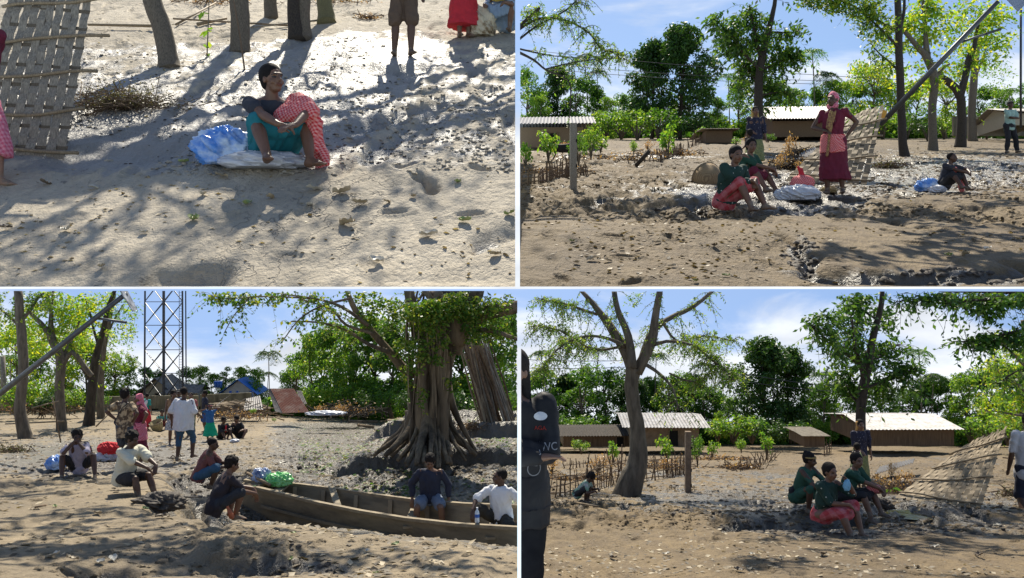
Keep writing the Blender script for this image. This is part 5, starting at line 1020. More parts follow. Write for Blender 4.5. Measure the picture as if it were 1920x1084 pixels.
fgtree(BL, 'tree', 'twin stem trunk leaning right, third from left, lower left view', (167, 798), YL(BL, 167, 798), [([(166, 802, 12), (169, 770, 9), (173, 720, 8.5), (180, 670, 7), (192, 625, 5), (205, 570, 4), (218, 540, 3)], 0, 0, .9), (rp(170, 710, 130, 640, 6, 3), 0, .3, .8), (rp(185, 650, 160, 560, 3, 1.5), 0, .4, 1)], BARKD, LY, 63, (24, .6, 10), .17, extra=[(200, 580, 55, 39.6, 0.6, 873), (170, 600, 44, 39.6, 0.9, 690), (225, 610, 33, 33, 0.8, 459)])
fgtree(BL, 'tree', 'straight trunk at the right of the grove, by the camouflage shirt, lower left view', (188, 785), YL(BL, 188, 785), [([(189, 790, 8), (188, 750, 6.5), (189, 700, 6.5), (194, 650, 6), (204, 600, 5), (215, 550, 3)], 0, 0, .7), (rp(195, 640, 232, 570, 3, 1), 0, .5, 1.3)], BARK, LB, 64, (14, .7, 8), .14, extra=[(232, 580, 37.4, 44, 0.5, 598), (228, 640, 28.6, 37.4, 0.5, 459), (235, 680, 17.6, 17.6, 0.5, 184)])
solar_pole(BL, 'grey lamp pole leaning across the grove from the left edge to its solar panel', (-30, 762), (236, 551), 22, 20, (.80, (232, 604)), [(226, 545, -.2), (238, 543, .2), (258, 580, .2), (250, 584, -.2)])
pole(BL, 'utility_pole', 'short concrete utility pole at the left edge behind the lamp pole', 'pole', px(BL, 8, 765, 45), px(BL, 5, 668, 45), .16, .12, CONC)
# lattice tower
tw = thing('lattice_tower', 'tall dark steel lattice tower behind the crowd', 'tower', BL, px(BL, 306, 750, 56)); s_ = 56 / F
legs = [(271, 0), (343, 0), (300, 2.6), (318, 2.6), (306, -1.2)]; base_r, top_r = 748, 520
def tp(x, dy, r): return np.array(px(BL, x, r, 56 + dy)) 
L4 = [(271, 0), (306, -1.6), (343, 0), (308, 1.6)]
for x, dy in L4: part('leg', MB().tube([tp(x, dy, base_r), tp(x + (306 - x) * .03, dy, top_r)], .055, 6), STEEL, tw, False, True)
lv = [748, 700, 656, 610, 566, 520]
for a, b in zip(lv[:-1], lv[1:]):
    for i in range(4):
        (x0, d0), (x1, d1) = L4[i], L4[(i + 1) % 4]; part('brace', MB().beam(tp(x0, d0, a), tp(x1, d1, b), .038), STEEL, tw, False, True); part('brace', MB().beam(tp(x1, d1, a), tp(x0, d0, b), .038), STEEL, tw, False, True)
        part('strut', MB().beam(tp(x0, d0, b), tp(x1, d1, b), .045), STEEL, tw, False, True)
m = MB(); [m.beam(tp(336, -.4, r), tp(342, -.4, r), .02) for r in range(524, 744, 5)]; m.beam(tp(336, -.4, 748), tp(336, -.4, 520), .025); part('ladder', m, GALV, tw, False, True)
part('cable_mast', MB().tube([tp(349, 0, 720), tp(348, 0, 520)], .04, 6), STEEL, tw, False, True)
hut(BL, 'tin_roof_house', 'low cream house with dull roof behind the tower, left of the crowd', 296, 762, 59, 54, 30, 2.0, 22, CREAM, TIND, .55, [(.42, .56, .1, .82, 'doorway')], 0, gable=True)
hut(BL, 'house_annex', 'cream house wing with grey roof right of the tower', 342, 764, 58.4, 54, 27, 1.6, 14, CREAM, TIND, .3, [(.6, .75, .3, .8, 'window')], 0)
hut(BL, 'blue_roof_house', 'white gabled house with blue roof and blue pillars beyond the wall', 448, 760, 59, 56, 26, 2.2, 21, M('off white wall', (.62, .60, .55), (.5, .48, .44), .9, 3), M('blue tin roof', (.03, .16, .60), (.05, .22, .62), .4, 3, metal=.2), .35, (), 0, gable=True, frame=BLUEP)
for i, x in enumerate((432, 445, 471)): single('blue_pillar', MB().box((0, 0, .55), (.14, .14, 1.1)), BLUEP, ['left blue pillar in front of the white gabled house', 'middle blue pillar in front of the white gabled house', 'right blue pillar in front of the white gabled house'][i], 'pillar', BL, px(BL, x, 765, 57.3), 'blue pillars')
for i, x in enumerate((404, 409, 414)): single('blue_drum', MB().tube([(0, 0, 0), (0, 0, .42)], .09, 10), BLUEP, ['leftmost blue drum on top of the boundary wall', 'middle blue drum on top of the boundary wall', 'rightmost blue drum on top of the boundary wall'][i], 'drum', BL, px(BL, x, 727, 56.5), 'blue drums on the wall', smooth=True)
def wall_px(p, label, a, b, Y, hpx, mat=CONCW, name='concrete_wall'):
    A, B = np.array(px(p, *a, Y)), np.array(px(p, *b, Y)); h = hpx * Y / F * p.k; m = MB(); m.beam(A + (0, 0, h / 2), B + (0, 0, h / 2), .15 * p.k, h); return single(name, m, mat, label, 'wall', p, Vector(A), world=True)
wall_px(BL, 'long mossy concrete boundary wall left of the tower', (178, 768), (296, 766), 52, 24); wall_px(BL, 'lower stained concrete wall behind the crowd', (297, 768), (372, 768), 51.5, 26); wall_px(BL, 'stained concrete wall in front of the blue roofed house', (376, 768), (472, 764), 55, 28)
# collapsed house and rubble
rb = thing('collapsed_hut', 'collapsed bamboo hut with scattered laths, right of the crowd', 'ruin', BL, px(BL, 440, 778, 44)); g_ = np.random.default_rng(8); s_ = 44 / F
for i in range(60):
    x = 396 + 106 * g_.random(); r = 776 - 30 * g_.random() * (1 - abs(x - 450) / 80) ; a = g_.uniform(-.6, .6) + (1.57 if g_.random() < .2 else 0); L_ = g_.uniform(14, 44); d = np.array([math.cos(a) * L_ * s_, g_.uniform(-.4, .4), math.sin(a) * L_ * s_]); c = np.array(px(BL, x, r, 44 + g_.uniform(-.8, .8))); part('lath', MB().tube([c - d / 2, c + d / 2], .022, 4), [BAMB, BAMBG, STICK][i % 3], rb, False, True)
m = lump((1.5, .6, .36), 30, .15, 3); part('rubble_mound', m, M('rubble', (.32, .25, .17), (.12, .09, .06), .95, 9, .05), rb, True).location = (0, .3, 0)
part('fallen_sheet', corrug(*[px(BL, *q) for q in ((406, 762, 43.2), (426, 744, 43.4), (432, 741, 44), (412, 756, 44))], 6, .01), TIN, rb, False, True)
part('fallen_sheet', corrug(*[px(BL, *q) for q in ((455, 770, 43.2), (494, 768, 43.2), (488, 742, 44.4), (462, 748, 44.4))], 8, .015), TIND, rb, False, True)
rs_ = thing('tin_sheet_stack', 'rusty red corrugated roof lying slanted beside the ruin', 'metal roof', BL, px(BL, 540, 778, 40))
part('red_sheet', corrug(*[px(BL, *q) for q in ((530, 775, 39), (580, 773, 39), (551, 729, 41), (507, 729, 41))], 18, .02), TINR, rs_, False, True)
part('grey_sheet', corrug(*[px(BL, *q) for q in ((516, 772, 39.2), (530, 775, 39.05), (507, 729, 41.05), (503, 731, 41.2))], 5, .02), TIND, rs_, False, True)
part('grey_sheet', corrug(*[px(BL, *q) for q in ((566, 760, 40.6), (576, 757, 40.6), (565, 733, 41.6), (556, 733, 41.6))], 4, .02), TIND, rs_, False, True)
single('plastic_sheet', lump((.75, .3, .09), 33, .2, 4, ridges=.4), WHITEBAG, 'white plastic sheeting on the ground right of the red roof', 'sheet', BL, px(BL, 612, 778, 36), smooth=True)
brush_heap(BL, 'brush_heap', 'dark broken fence and brush behind the plastic sheeting', 645, 775, 110, 30, 71, 150, 300, tm=BARKD, Y=39)
brush_heap(BL, 'brush_heap', 'brown brush at the foot of the collapsed hut', 440, 782, 110, 18, 72, 130, 300, Y=42)
brush_heap(BL, 'brush_heap', 'brown thicket between the grove trunks, lower left view', 75, 770, 130, 30, 73, 160, 200, Y=46)
brush_heap(BL, 'brush_heap', 'dark pile of leaves at the left edge of the lower left view', 20, 848, 60, 18, 74, 60, 300, leafmat('dark dead leaves', (.03, .03, .015), (.08, .09, .03), (.15, .13, .06), .2))
for i, (a, b, lb) in enumerate([((600, 778), (668, 783), 'left log on the far bank below the plastic sheeting'), ((654, 792), (708, 793), 'dark log lying on the far bank left of the upright bamboo'), ((725, 790), (757, 797), 'plank on the far bank beside the banyan roots'), ((672, 800), (700, 803), 'small log half buried under the dark log')]): pole(BL, 'log', lb, 'log', flat_pt(BL, *a, .05), flat_pt(BL, *b, .05), .07, .06, WOOD)
Yb = YL(BL, 696, 784)
for i, (a, b, r) in enumerate([((696, 784), (702, 648), .032), ((688, 782), (692, 752), .05), ((700, 770), (699, 700), .03)]): pole(BL, 'bamboo_pole', ['tall upright bamboo pole left of the banyan', 'short bamboo stump beside the tall upright pole', 'second upright bamboo tied to the tall pole'][i], 'pole', px(BL, *a, Yb + .05 * i), px(BL, *b, Yb + .05 * i), r, r * .7, BAMB)
for i, (x0, y0, x1, y1, lb) in enumerate([(60, 765, 110, 752, 'left rail'), (120, 790, 10, 795, 'long pole on the silt'), (180, 800, 210, 770, 'leaning stick')]): pole(BL, 'bamboo_pole', lb + ' among the grove trunks, lower left view', 'pole', px(BL, x0, y0, 34), px(BL, x1, y1, 34.6), .03, .025, BAMB)
pole(BL, 'stick', 'thin upright stick behind the man in the pale T-shirt', 'stick', px(BL, 114, 830, 24), px(BL, 98, 745, 24), .02, .015, STICK)
# banyan
Yn = YL(BL, 800, 850)
def flare(t):
    g = np.random.default_rng(17)
    for i in range(30):
        u = i / 29; x0 = 772 + 70 * u; x1 = 706 + 188 * u + g.uniform(-16, 16); r1 = 840 + 24 * math.sin(u * math.pi) + g.uniform(-8, 8); Y1 = Yn + .2 - 1.6 * math.sin(u * math.pi) ; top = g.uniform(715, 815); ex = g.uniform(1.3, 3.2)
        P = [np.array(px(BL, x0 + g.uniform(-2, 2) + (x1 - x0) * w ** ex, top + (r1 - top) * w, Yn + .25 - .5 * math.sin(u * math.pi) + (Y1 - Yn - .25) * w * w)) for w in np.linspace(0, 1, 7)]; P[-1][2] -= .06
        t.tube(P, np.linspace(.12, .035, 7) * g.uniform(.55, 1.7), 7)
def bl_l(pts, off=0, dY=0, lf=0): return (pts, off, dY, lf)
cords = []
g_ = random.Random(4)
for i in range(13): x = 770 + i * 5.8; w_ = g_.choice((3, 4, 6, 9, 11)); cords.append(bl_l([(x + g_.uniform(-6, 6), 838, w_ * 1.1), (x + g_.uniform(-7, 7), 780, w_ * .8), (x + g_.uniform(-9, 9), 720, w_ * .8), (x * .7 + 242 + g_.uniform(-16, 16), 660, w_ * .8), (x * .7 + 250 + g_.uniform(-26, 26), 600, w_ * .7), (x * .7 + 262 + g_.uniform(-34, 34), 535, w_ * .7)], g_.uniform(-.5, -.28)))
fgtree(BL, 'banyan_tree', 'huge banyan with cord-like trunk and spreading roots on the bank', (806, 862), Yn, [bl_l([(806, 850, 40), (806, 780, 33), (812, 700, 34), (824, 640, 37), (840, 580, 42), (852, 530, 46)])] + cords + [
  bl_l([(800, 700, 14), (762, 695, 10), (735, 665, 8), (700, 625, 7), (668, 585, 6), (650, 545, 4)], 0, -1.2, .9), bl_l([(730, 660, 6), (690, 645, 4), (650, 620, 3), (600, 605, 2), (545, 603, 1.5)], -.8, -.6, 1.0), bl_l([(700, 625, 4), (650, 610, 3), (620, 580, 2), (560, 560, 1.5)], -1, -.6, 1.2),
  bl_l([(690, 610, 4), (640, 575, 3), (590, 560, 2), (530, 552, 1.5)], -1.2, -1, 1.4), bl_l([(655, 560, 3), (600, 575, 2), (560, 600, 1.5), (530, 640, 1)], -1.5, -.5, .8), bl_l([(590, 560, 2), (500, 556, 1.5), (430, 560, 1), (395, 555, .8)], -1.6, -.5, 1.3), bl_l([(470, 556, 1.2), (440, 590, 1), (420, 625, .7)], -2, 0, .7),
  bl_l([(845, 660, 22), (868, 610, 20), (905, 590, 16), (945, 580, 14), (1000, 570, 12)], -.2, -.5, .8), bl_l([(850, 640, 24), (870, 590, 24), (890, 530, 22)], -.4, -.3, .4), bl_l([(870, 620, 8), (920, 620, 5), (980, 640, 3)], -.3, -.6, .8), bl_l([(790, 640, 14), (775, 590, 12), (765, 535, 10)], -.2, 0, .8)],
  M('banyan bark', (.25, .19, .12), (.06, .045, .03), .9, 3.2, .12, stretch=(1, 1, .2)), LS, 65, (26, .42, 7), .085, .62, twr=.004, cat='tree', n=18, roots=flare, wob=.02,
  extra=[(790, 640, 34, 66, -1.0, 1300), (832, 680, 24, 44, -1.0, 700), (755, 610, 44, 60, -.6, 1200), (800, 745, 18, 34, -.9, 260), (880, 640, 40, 40, -.6, 600), (840, 570, 70, 34, -1.2, 1600), (900, 575, 60, 30, -.8, 900), (800, 590, 60, 40, -1.3, 1200), (720, 590, 50, 40, -.9, 700), (860, 620, 40, 40, -1.1, 700), (770, 700, 22, 30, -.6, 300), (850, 715, 18, 22, -.6, 120), (700, 560, 60, 22, -.8, 420), (740, 650, 24, 30, -.5, 200), (930, 620, 34, 30, -.4, 240), (790, 570, 40, 34, -1, 420), (660, 600, 40, 24, -1, 200), (600, 565, 60, 18, -1.2, 260), (440, 562, 50, 16, -2, 200), (500, 560, 50, 16, -1.6, 220), (940, 560, 40, 14, -.5, 200)])
rt_ = thing('hanging_roots', 'pale aerial roots hanging in front of the banyan trunk', 'aerial roots', BL, px(BL, 772, 770, Yn - 1)); g_ = random.Random(5)
for i in range(18): x = 760 + 75 * g_.random(); a = g_.uniform(545, 620); b = g_.uniform(680, 790); m = MB(); m.tube([px(BL, x, a, Yn - .9), px(BL, x + g_.uniform(-6, 6), (a + b) / 2, Yn - 1.0), px(BL, x + g_.uniform(-8, 8), b, Yn - .9)], [.012, .010, .006], 4); part('root_strand', m, BAMB, rt_, False, True)
st = thing('bamboo_stack', 'big leaning stack of bamboo poles behind the banyan at the right edge', 'bamboo stack', BL, px(BL, 930, 812, 25)); g_ = random.Random(7)
for i in range(70):
    u = g_.random(); x1 = 905 + 70 * u + g_.uniform(-4, 4); x0 = 868 + 46 * u + g_.uniform(-10, 10); y0 = 640 + g_.uniform(-20, 30); y1 = 800 + 18 * g_.random() - 8 * (1 - u); dy = g_.uniform(-.6, .8)
    P = [np.array(px(BL, x1, y1, 25 + dy)), np.array(px(BL, (x0 + x1) / 2 + g_.uniform(-5, 5), (y0 + y1) / 2, 25.4 + dy)), np.array(px(BL, x0, y0, 25.6 + dy))]; part('bamboo_pole', MB().tube(P, [.034, .03, .022], 5), [BAMB, STICK, BAMBG][i % 3], st, False, True)
# tangle of vines below the bamboo
brush_heap(BL, 'brush_heap', 'low roots and debris between banyan and bamboo stack', 888, 806, 60, 20, 75, 60, 120)
# boat
nst = [(455, 911, 16.6), (490, 918, 16.2), (540, 930, 15.8), (600, 945, 15.3), (680, 961, 14.7), (760, 974, 14.2), (860, 985, 13.6), (970, 992, 13.0), (1090, 999, 12.5)]; fst = [(458, 905), (508, 905), (560, 910), (625, 918), (700, 929), (775, 939), (870, 947), (985, 951), (1110, 955)]
bt = thing('wooden_boat', 'long weathered wooden plank boat lying in the gully', 'boat', BL, px(BL, 700, 1000, 14.5)); rings = []; Ns = []; Fs = []
for i, ((x, r, Y), (fx, fr)) in enumerate(zip(nst, fst)):
    N_ = np.array(px(BL, x, r, Y)); Yf = N_[2] * F / (542 - fr); Fp = np.array(px(BL, fx, fr, Yf)); Ns.append(N_); Fs.append(Fp); w = nrm(Fp - N_); dpt = .56 if i else .45; fl = .12 if i else .03
    dn = np.array([0, 0, -1.]); th = .045
    rings.append([N_, N_ + dn * dpt + w * fl, Fp + dn * dpt - w * fl, Fp, Fp - w * th, Fp - w * (fl + th) + dn * (dpt - .04), N_ + w * (fl + th) + dn * (dpt - .04), N_ + w * th])
V = np.concatenate(rings); f = [(i * 8 + j, i * 8 + (j + 1) % 8, (i + 1) * 8 + (j + 1) % 8, (i + 1) * 8 + j) for i in range(len(rings) - 1) for j in range(8)] + [tuple(range(8))[::-1], tuple((len(rings) - 1) * 8 + j for j in range(8))]
m = MB(); m.add(V, f); BOATW = M('boat planks', (.28, .23, .15), (.13, .108, .074), .8, 2.5, .008, detail=9, stretch=(.35, 1, 2.5)); BOATL = M('boat rail wood', (.34, .27, .165), (.20, .155, .10), .75, 6, .005)
part('hull', m, BOATW, bt, False, True)
for Q, sg in ((Ns, 1), (Fs, -1)):
    m = MB()
    for a, b in zip(Q[:-1], Q[1:]): m.beam(a + (0, 0, .012), b + (0, 0, .012), .085, .05)
    part('gunwale', m, BOATL, bt, False, True)
m = MB(); [m.beam(Ns[i] + (0, -.012, -.30), Ns[i + 1] + (0, -.012, -.30), .03, .05) for i in range(1, len(Ns) - 1)]; part('rubbing_strake', m, BOATW, bt, False, True)
def bpos(s, w, dz=0.):
    i = min(int(s), len(Ns) - 2); t = s - i; return (Ns[i] * (1 - t) + Ns[i + 1] * t) * (1 - w) + (Fs[i] * (1 - t) + Fs[i + 1] * t) * w + (0, 0, dz)
for s in (1.9, 2.75, 3.6, 4.45, 5.3, 6.2, 6.9):
    m = MB(); m.beam(bpos(s, .93, -.02), bpos(s, .80, -.5), .06, .07, up=(1, 0, 0)); m.beam(bpos(s, .80, -.49), bpos(s, .2, -.49), .06, .05); part('rib', m, BOATL, bt, False, True)
for s, dz in ((1.55, .0), (5.05, -.12), (6.55, -.16)): m = MB(); m.beam(bpos(s, -.02, dz), bpos(s, 1.02, dz), .16, .035); part('thwart', m, BOATL, bt, False, True)
m = MB(); m.beam(bpos(.15, .5, .03), bpos(1.0, .5, .03), .34, .04); part('bow_deck', m, BOATL, bt, False, True)
single('plank', MB().beam(bpos(2.95, .98, .05), bpos(3.35, .30, -.12), .12, .06), BOATL, 'pale plank leaning across inside the boat', 'plank', BL, Vector(bpos(3, .9)), world=True)
single('plank', MB().beam(bpos(.1, .2, .10), bpos(.75, .55, .06), .15, .05), BOATL, 'short plank lying on the bow beside the plastic bag', 'plank', BL, Vector(bpos(.3, .4)), world=True)
pole(BL, 'stick', 'round stick lying on the bow across the bags', 'stick', bpos(.15, .7, .2), bpos(1.25, .2, .08), .03, .028, WOOD)
single('plastic_bag', lump((.17, .14, .16), 41, .2, 4, ridges=.5), M('clear blue plastic', (.60, .66, .78), (.10, .16, .35), .25, 9, .003, thr=(.4, .6)), 'clear bag with blue and white contents on the bow', 'bag', BL, Vector(bpos(.75, .7, .02)), smooth=True)
single('plastic_bag', lump((.22, .17, .13), 42, .2, 4, ridges=.5), M('green plastic', (.10, .52, .14), (.32, .70, .26), .3, 5, .003, thr=(.4, .6)), 'bright green plastic bag on the bow', 'bag', BL, Vector(bpos(1.45, .62, .03)), smooth=True)
pole(BL, 'rope', 'thin green rope from the bow to the squatting man', 'rope', bpos(.7, 0, .05), px(BL, 448, 930, 14.6), .008, .008, M('green rope', (.1, .25, .12)), mid=px(BL, 462, 915, 15.6))
bo = thing('water_bottle', 'clear plastic water bottle standing on the boat rail', 'bottle', BL, Vector(bpos(6.32, .04, .04))); m = MB()
m.loft([((0, 0, z), (r, 0, 0), (0, r, 0)) for z, r in ((0, .03), (.02, .036), (.08, .034), (.14, .036), (.17, .03), (.205, .013), (.215, .013))], 14); part('bottle_body', m, M('clear bottle', (.75, .82, .88), (.55, .62, .70), .12, 20, spec=.6), bo, True); part('cap', MB().tube([(0, 0, .215), (0, 0, .235)], .016, 10), WHT(), bo); part('label', MB().tube([(0, 0, .085), (0, 0, .135)], .0368, 14, cap=False), BLUEP, bo)
# water in the gully
m = MB(); pts_ = [(x, BOATLINE(x) + d) for x in np.linspace(-3.4, .05, 12) for d in (-1.9, 1.2)]; m.add([(a, b, -4.22 - .09 * (13.7 - b) * 0) for a, b in pts_], [(i * 2, i * 2 + 2, i * 2 + 3, i * 2 + 1) for i in range(11)])
wo_ = single('water', m, M('murky water', (.045, .04, .03), (.03, .028, .022), .08, 3), 'dark muddy water under the boat', 'water', BL, Vector((0, 0, 0)), kind='structure')
# small things of the lower left view
bag(BL, 'plastic_sack', 'white plastic sack under the red bundle, lower left view', 201, 864, (.26, .18, .12), WHITEBAG, 51); v_ = at(BL, 204, 864); v_.z += .17
single('cloth_bundle', lump((.24, .19, .15), 52, .14, 4, ridges=.4), cloth('bright red', (.70, .04, .05)), 'bright red cloth bundle on the white sack, lower left view', 'bundle', BL, v_, smooth=True)
bag(BL, 'plastic_sack', 'blue plastic sack beside the man in the pale T-shirt', 106, 880, (.20, .16, .15), BLUEBAG, 53)
basket(BL, 'straw basket in front of the squatting woman in aqua', 297, 808, .95, (R(20), R(-10), 0), M('straw', (.45, .38, .20), (.25, .2, .1), .9, 20))
bag(BL, 'paper_bag', 'small white plastic bag on the ground by the seated pair', 440, 830, (.14, .1, .06), WHITEBAG, 54, 'bag')
def sandals(p, label, x, row, mat, s=1.0):
    rt = thing('sandals', label, 'sandals', p, at(p, x, row) , None, 0, s * p.k)
    for i, (dx, a) in enumerate(((-.07, .4), (.09, -.3))):
        c, sn = math.cos(a), math.sin(a); fd = np.array([sn, -c, 0]); sd = np.array([c, sn, 0]); o = np.array([dx, .05 * i, .05 + .02 * i]); m = MB(); m.loft([(o - fd * .12, sd * .03, V3(0, 0, .01)), (o - fd * .09, sd * .042, V3(0, 0, .014)), (o + fd * .03, sd * .04, V3(0, 0, .014)), (o + fd * .10, sd * .052, V3(0, 0, .014)), (o + fd * .14, sd * .03, V3(0, 0, .01))], 12); m.tube([o + fd * .04 + sd * .05, o + fd * .06 + V3(0, 0, .06), o + fd * .04 - sd * .05], .012, 6); part('sandal', m, mat, rt, True)
sandals(BL, 'pair of dark muddy sandals at the feet of the cream T-shirt', 293, 948, MUDCL, 1.3); sandals(BL, 'dark sandals on the path behind the white shirted man', 330, 862, MUDCL, 1.1)
single('mud_clod', lump((.30, .22, .14), 55, .3, 4, ridges=.4), MUDCL, 'dark wet clod of mud by the cream T-shirt youth', 'clod', BL, Vector(flat_pt(BL, 300, 958)), smooth=True)
pole(BL, 'stick', 'thin dark stick lying across the path crack', 'stick', flat_pt(BL, 312, 936, .02), flat_pt(BL, 378, 934, .02), .012, .010, BARKD)
pole(BL, 'stick', 'short stick on the near ground at the left', 'stick', flat_pt(BL, 66, 954, .02), flat_pt(BL, 86, 950, .02), .014, .012, STICK)
# the two men in the boat
sp_ = bpos(5.35, .97, .0); sp_[2] -= .46
person(BL, Vector(sp_), 1.66, 0, 'man in navy sweater and denim shorts sitting in the boat, head bowed', 'bench', 'm', [('shirt', NAVY(), {'sl': 1.8, 'bot': -.06}), ('shorts', cloth('faded denim', (.17, .21, .28)), {'len': .72, 'bell': .02})], 'short', look=(4, -32), vox=.0095, pel=(0, .03, .52), lean=(0, -.16, 1), fl=(.24, -.32, .06), fr=(-.20, -.34, .06), hl=(.30, .02, .50), hr=(-.30, .0, .52), el=(.6, .5, -.3), er=(-.6, .5, -.3), hdl=(.1, -.3, -1), hdr=(-.1, -.3, -1), muddy=False)
sp_ = bpos(6.62, .55, .0); sp_[2] -= .50
person(BL, Vector(sp_), 1.68, -32, 'man in white polo shirt and dark shorts sitting in the boat, looking left', 'bench', 'd', [('shirt', cloth('bright white', (.80, .80, .80), .95), {'sl': .95, 'bot': -.10, 'bell': .02, 'loose': 1.3, 'nk': 1}), ('shorts', cloth('dark olive', (.035, .03, .022)), {'len': .85, 'bell': .02})], 'cropped', look=(-52, 0), vox=.0095, pel=(.02, .05, .42), lean=(.04, -.08, 1), fr=(-.26, -.30, .22), fl=(.10, -.34, .10), kr=(-.3, -.6, 1), kl=(.8, -.4, .3), hr=(-.22, -.36, .60), hl=(.36, .02, .46), el=(1, .5, 0), er=(-1, -.2, -.3), hdr=(.3, -.5, -.9), hdl=(-.3, -.5, -.7), muddy=False)
# ---------------------------------------------------------------- lower right view
fgtree(BR, 'tree', 'thick crooked trunk with feathery boughs by the stick fence', (1176, 930), YL(BR, 1178, 930), [([(1172, 938, 27), (1182, 905, 24), (1195, 865, 19), (1196, 810, 14), (1188, 760, 13), (1184, 715, 13), (1190, 690, 15)], 0, 0, 0),
  ([(1190, 700, 13), (1168, 650, 10), (1142, 610, 8), (1112, 570, 5), (1085, 540, 3)], 0, .4, .6), ([(1194, 698, 13), (1222, 640, 10), (1228, 600, 8), (1238, 540, 6)], 0, -.3, .4), ([(1186, 690, 10), (1178, 630, 8), (1158, 580, 6), (1150, 535, 5)], -.2, .3, .5), ([(1200, 690, 9), (1218, 630, 7), (1250, 600, 5), (1300, 575, 4), (1345, 538, 3)], .1, .5, .8),
  ([(1205, 655, 5), (1250, 640, 3.5), (1300, 648, 2.8), (1330, 672, 2), (1358, 692, 1.2), (1375, 712, .8)], 0, -1.2, 2.6), ([(1175, 650, 5), (1130, 632, 3), (1080, 634, 2.4), (1040, 660, 1.8), (1015, 695, 1)], 0, -.8, 2.6), ([(1205, 680, 4), (1238, 702, 3), (1262, 730, 2), (1272, 770, 1.3)], 0, -.8, .5), ([(1165, 650, 3.5), (1110, 655, 2), (1050, 620, 1.6), (1000, 610, 1)], 0, .8, 2.2), ([(1240, 600, 3), (1270, 640, 2), (1320, 630, 1.3), (1380, 640, .8)], 0, .6, 2.0), ([(1120, 590, 3), (1060, 570, 2), (1010, 560, 1)], .3, .5, 1.8), ([(1255, 700, 2), (1300, 715, 1.4), (1350, 690, .8)], -.6, .2, 1.2)],
  BARK, PIN, 81, (44, .42, 15), .072, .35, droop=-.7, n=16, extra=[(1040, 600, 44, 26.4, 0.5, 416), (1085, 580, 44, 26.4, 0.5, 352), (1010, 640, 28.6, 33, 0.3, 256), (1330, 660, 37.4, 33, -0.6, 384), (1290, 620, 33, 22, 0.2, 192), (1200, 560, 44, 15.4, 0.3, 256), (1240, 655, 33, 17.6, 0.2, 160)])
fgtree(BR, 'tree', 'dark leafy tree with hanging clumps behind the seated trio', (1616, 905), 24, [([(1610, 880, 12), (1614, 840, 10), (1614, 780, 9), (1620, 720, 9), (1628, 680, 8), (1640, 620, 6), (1653, 570, 5), (1654, 535, 4)], 0, 0, .4), (rp(1620, 715, 1598, 600, 5, 2), 0, -.8, 1.4), (rp(1624, 690, 1520, 610, 3, 1, 5), 0, -1, 2.2), (rp(1628, 680, 1690, 645, 3, 1, 5), 0, .8, 1.6), (rp(1614, 760, 1570, 700, 3, 1), 0, 1, 1.4), (rp(1618, 730, 1720, 690, 3, 1, 5), 0, .5, 2), (rp(1645, 600, 1590, 556, 2.5, 1), 0, .6, 1.4)], BARKD, leafmat('glossy dark leaves', (.014, .045, .010), (.040, .10, .016), (.11, .19, .03), .38, .5), 82, (26, .75, 9), .17, .42,
  extra=[(1600, 600, 37.4, 39.6, 0, 416), (1640, 660, 39.6, 37.4, 0.5, 416), (1545, 600, 39.6, 24.2, -0.8, 320), (1600, 680, 39.6, 33, 0.8, 384), (1675, 690, 33, 22, 0.5, 240), (1710, 692, 28.6, 15.4, 0.5, 160), (1655, 600, 26.4, 33, 0.5, 256), (1590, 640, 28.6, 28.6, 0.5, 240), (1640, 730, 37.4, 28.6, 0.5, 320), (1590, 730, 30.8, 26.4, 0.5, 208), (1675, 740, 28.6, 26.4, 0.5, 192), (1615, 560, 28.6, 17.6, 0.2, 192)])
fgtree(BR, 'tree', 'overhanging dark boughs at the upper right corner, lower right view', (2030, 1000), 14, [([(2030, 1000, 22), (2025, 800, 20), (2010, 640, 18), (1990, 500, 16)], 0, 0, 0), ([(2000, 600, 8), (1940, 575, 5), (1880, 560, 3.5), (1800, 565, 2.4), (1730, 560, 1.5), (1680, 566, 1)], 0, .8, 3.4), ([(2000, 640, 6), (1940, 620, 4), (1890, 625, 3), (1840, 640, 2), (1800, 640, 1)], 0, .6, 2.4), ([(1995, 560, 6), (1920, 550, 4), (1860, 548, 3), (1760, 546, 2)], 0, 1.2, 2.4), ([(2000, 690, 5), (1950, 680, 3), (1900, 700, 2), (1870, 720, 1)], .2, .5, 1.4)], BARKD, leafmat('glossy dark leaves', (.014, .045, .010), (.040, .10, .016), (.11, .19, .03), .38, .5), 83, (26, .42, 8), .095, .5,
  extra=[(1880, 585, 60.5, 24.2, 0.3, 1120), (1820, 570, 55, 22, 0.6, 672), (1910, 630, 37.4, 28.6, 0.3, 608), (1850, 640, 28.6, 19.8, 0.3, 272), (1900, 560, 33, 15.4, 0, 320), (1745, 562, 44, 13.2, 0.6, 272)])
fgtree(BR, 'tree', 'yellow green foliage at the right edge above the mat, lower right view', (1940, 880), 30, [([(1940, 880, 12), (1935, 780, 10), (1930, 700, 8), (1920, 600, 6)], 0, 0, 0), (rp(1930, 740, 1850, 680, 4, 1), 0, -.6, 2), (rp(1932, 780, 1840, 770, 3, 1), 0, -.6, 1.6), (rp(1925, 690, 1850, 620, 3, 1), 0, 0, 1.4)], BARK, LY, 84, (24, .7, 9), .13, extra=[(1880, 700, 37.4, 33, 0, 480), (1900, 650, 33, 33, 0, 384), (1860, 750, 33, 24.2, 0, 320)])
hut(BR, 'mud_hut', 'mud walled hut with pale tin roof behind the crooked tree', 1246, 836, 44, 128, 37, 4.0, 12, MUDW, TIN, .45, [(.56, .70, .0, .82, 'doorway'), (.02, .16, .15, .8, 'window')], -.03)
hut(BR, 'thatched_shed', 'low dark thatched shed at the left end of the mud hut', 1118, 838, 45, 124, 22, 3, 6, REED, BARKD, .3, [(.8, .92, .0, .9, 'doorway')], .03)
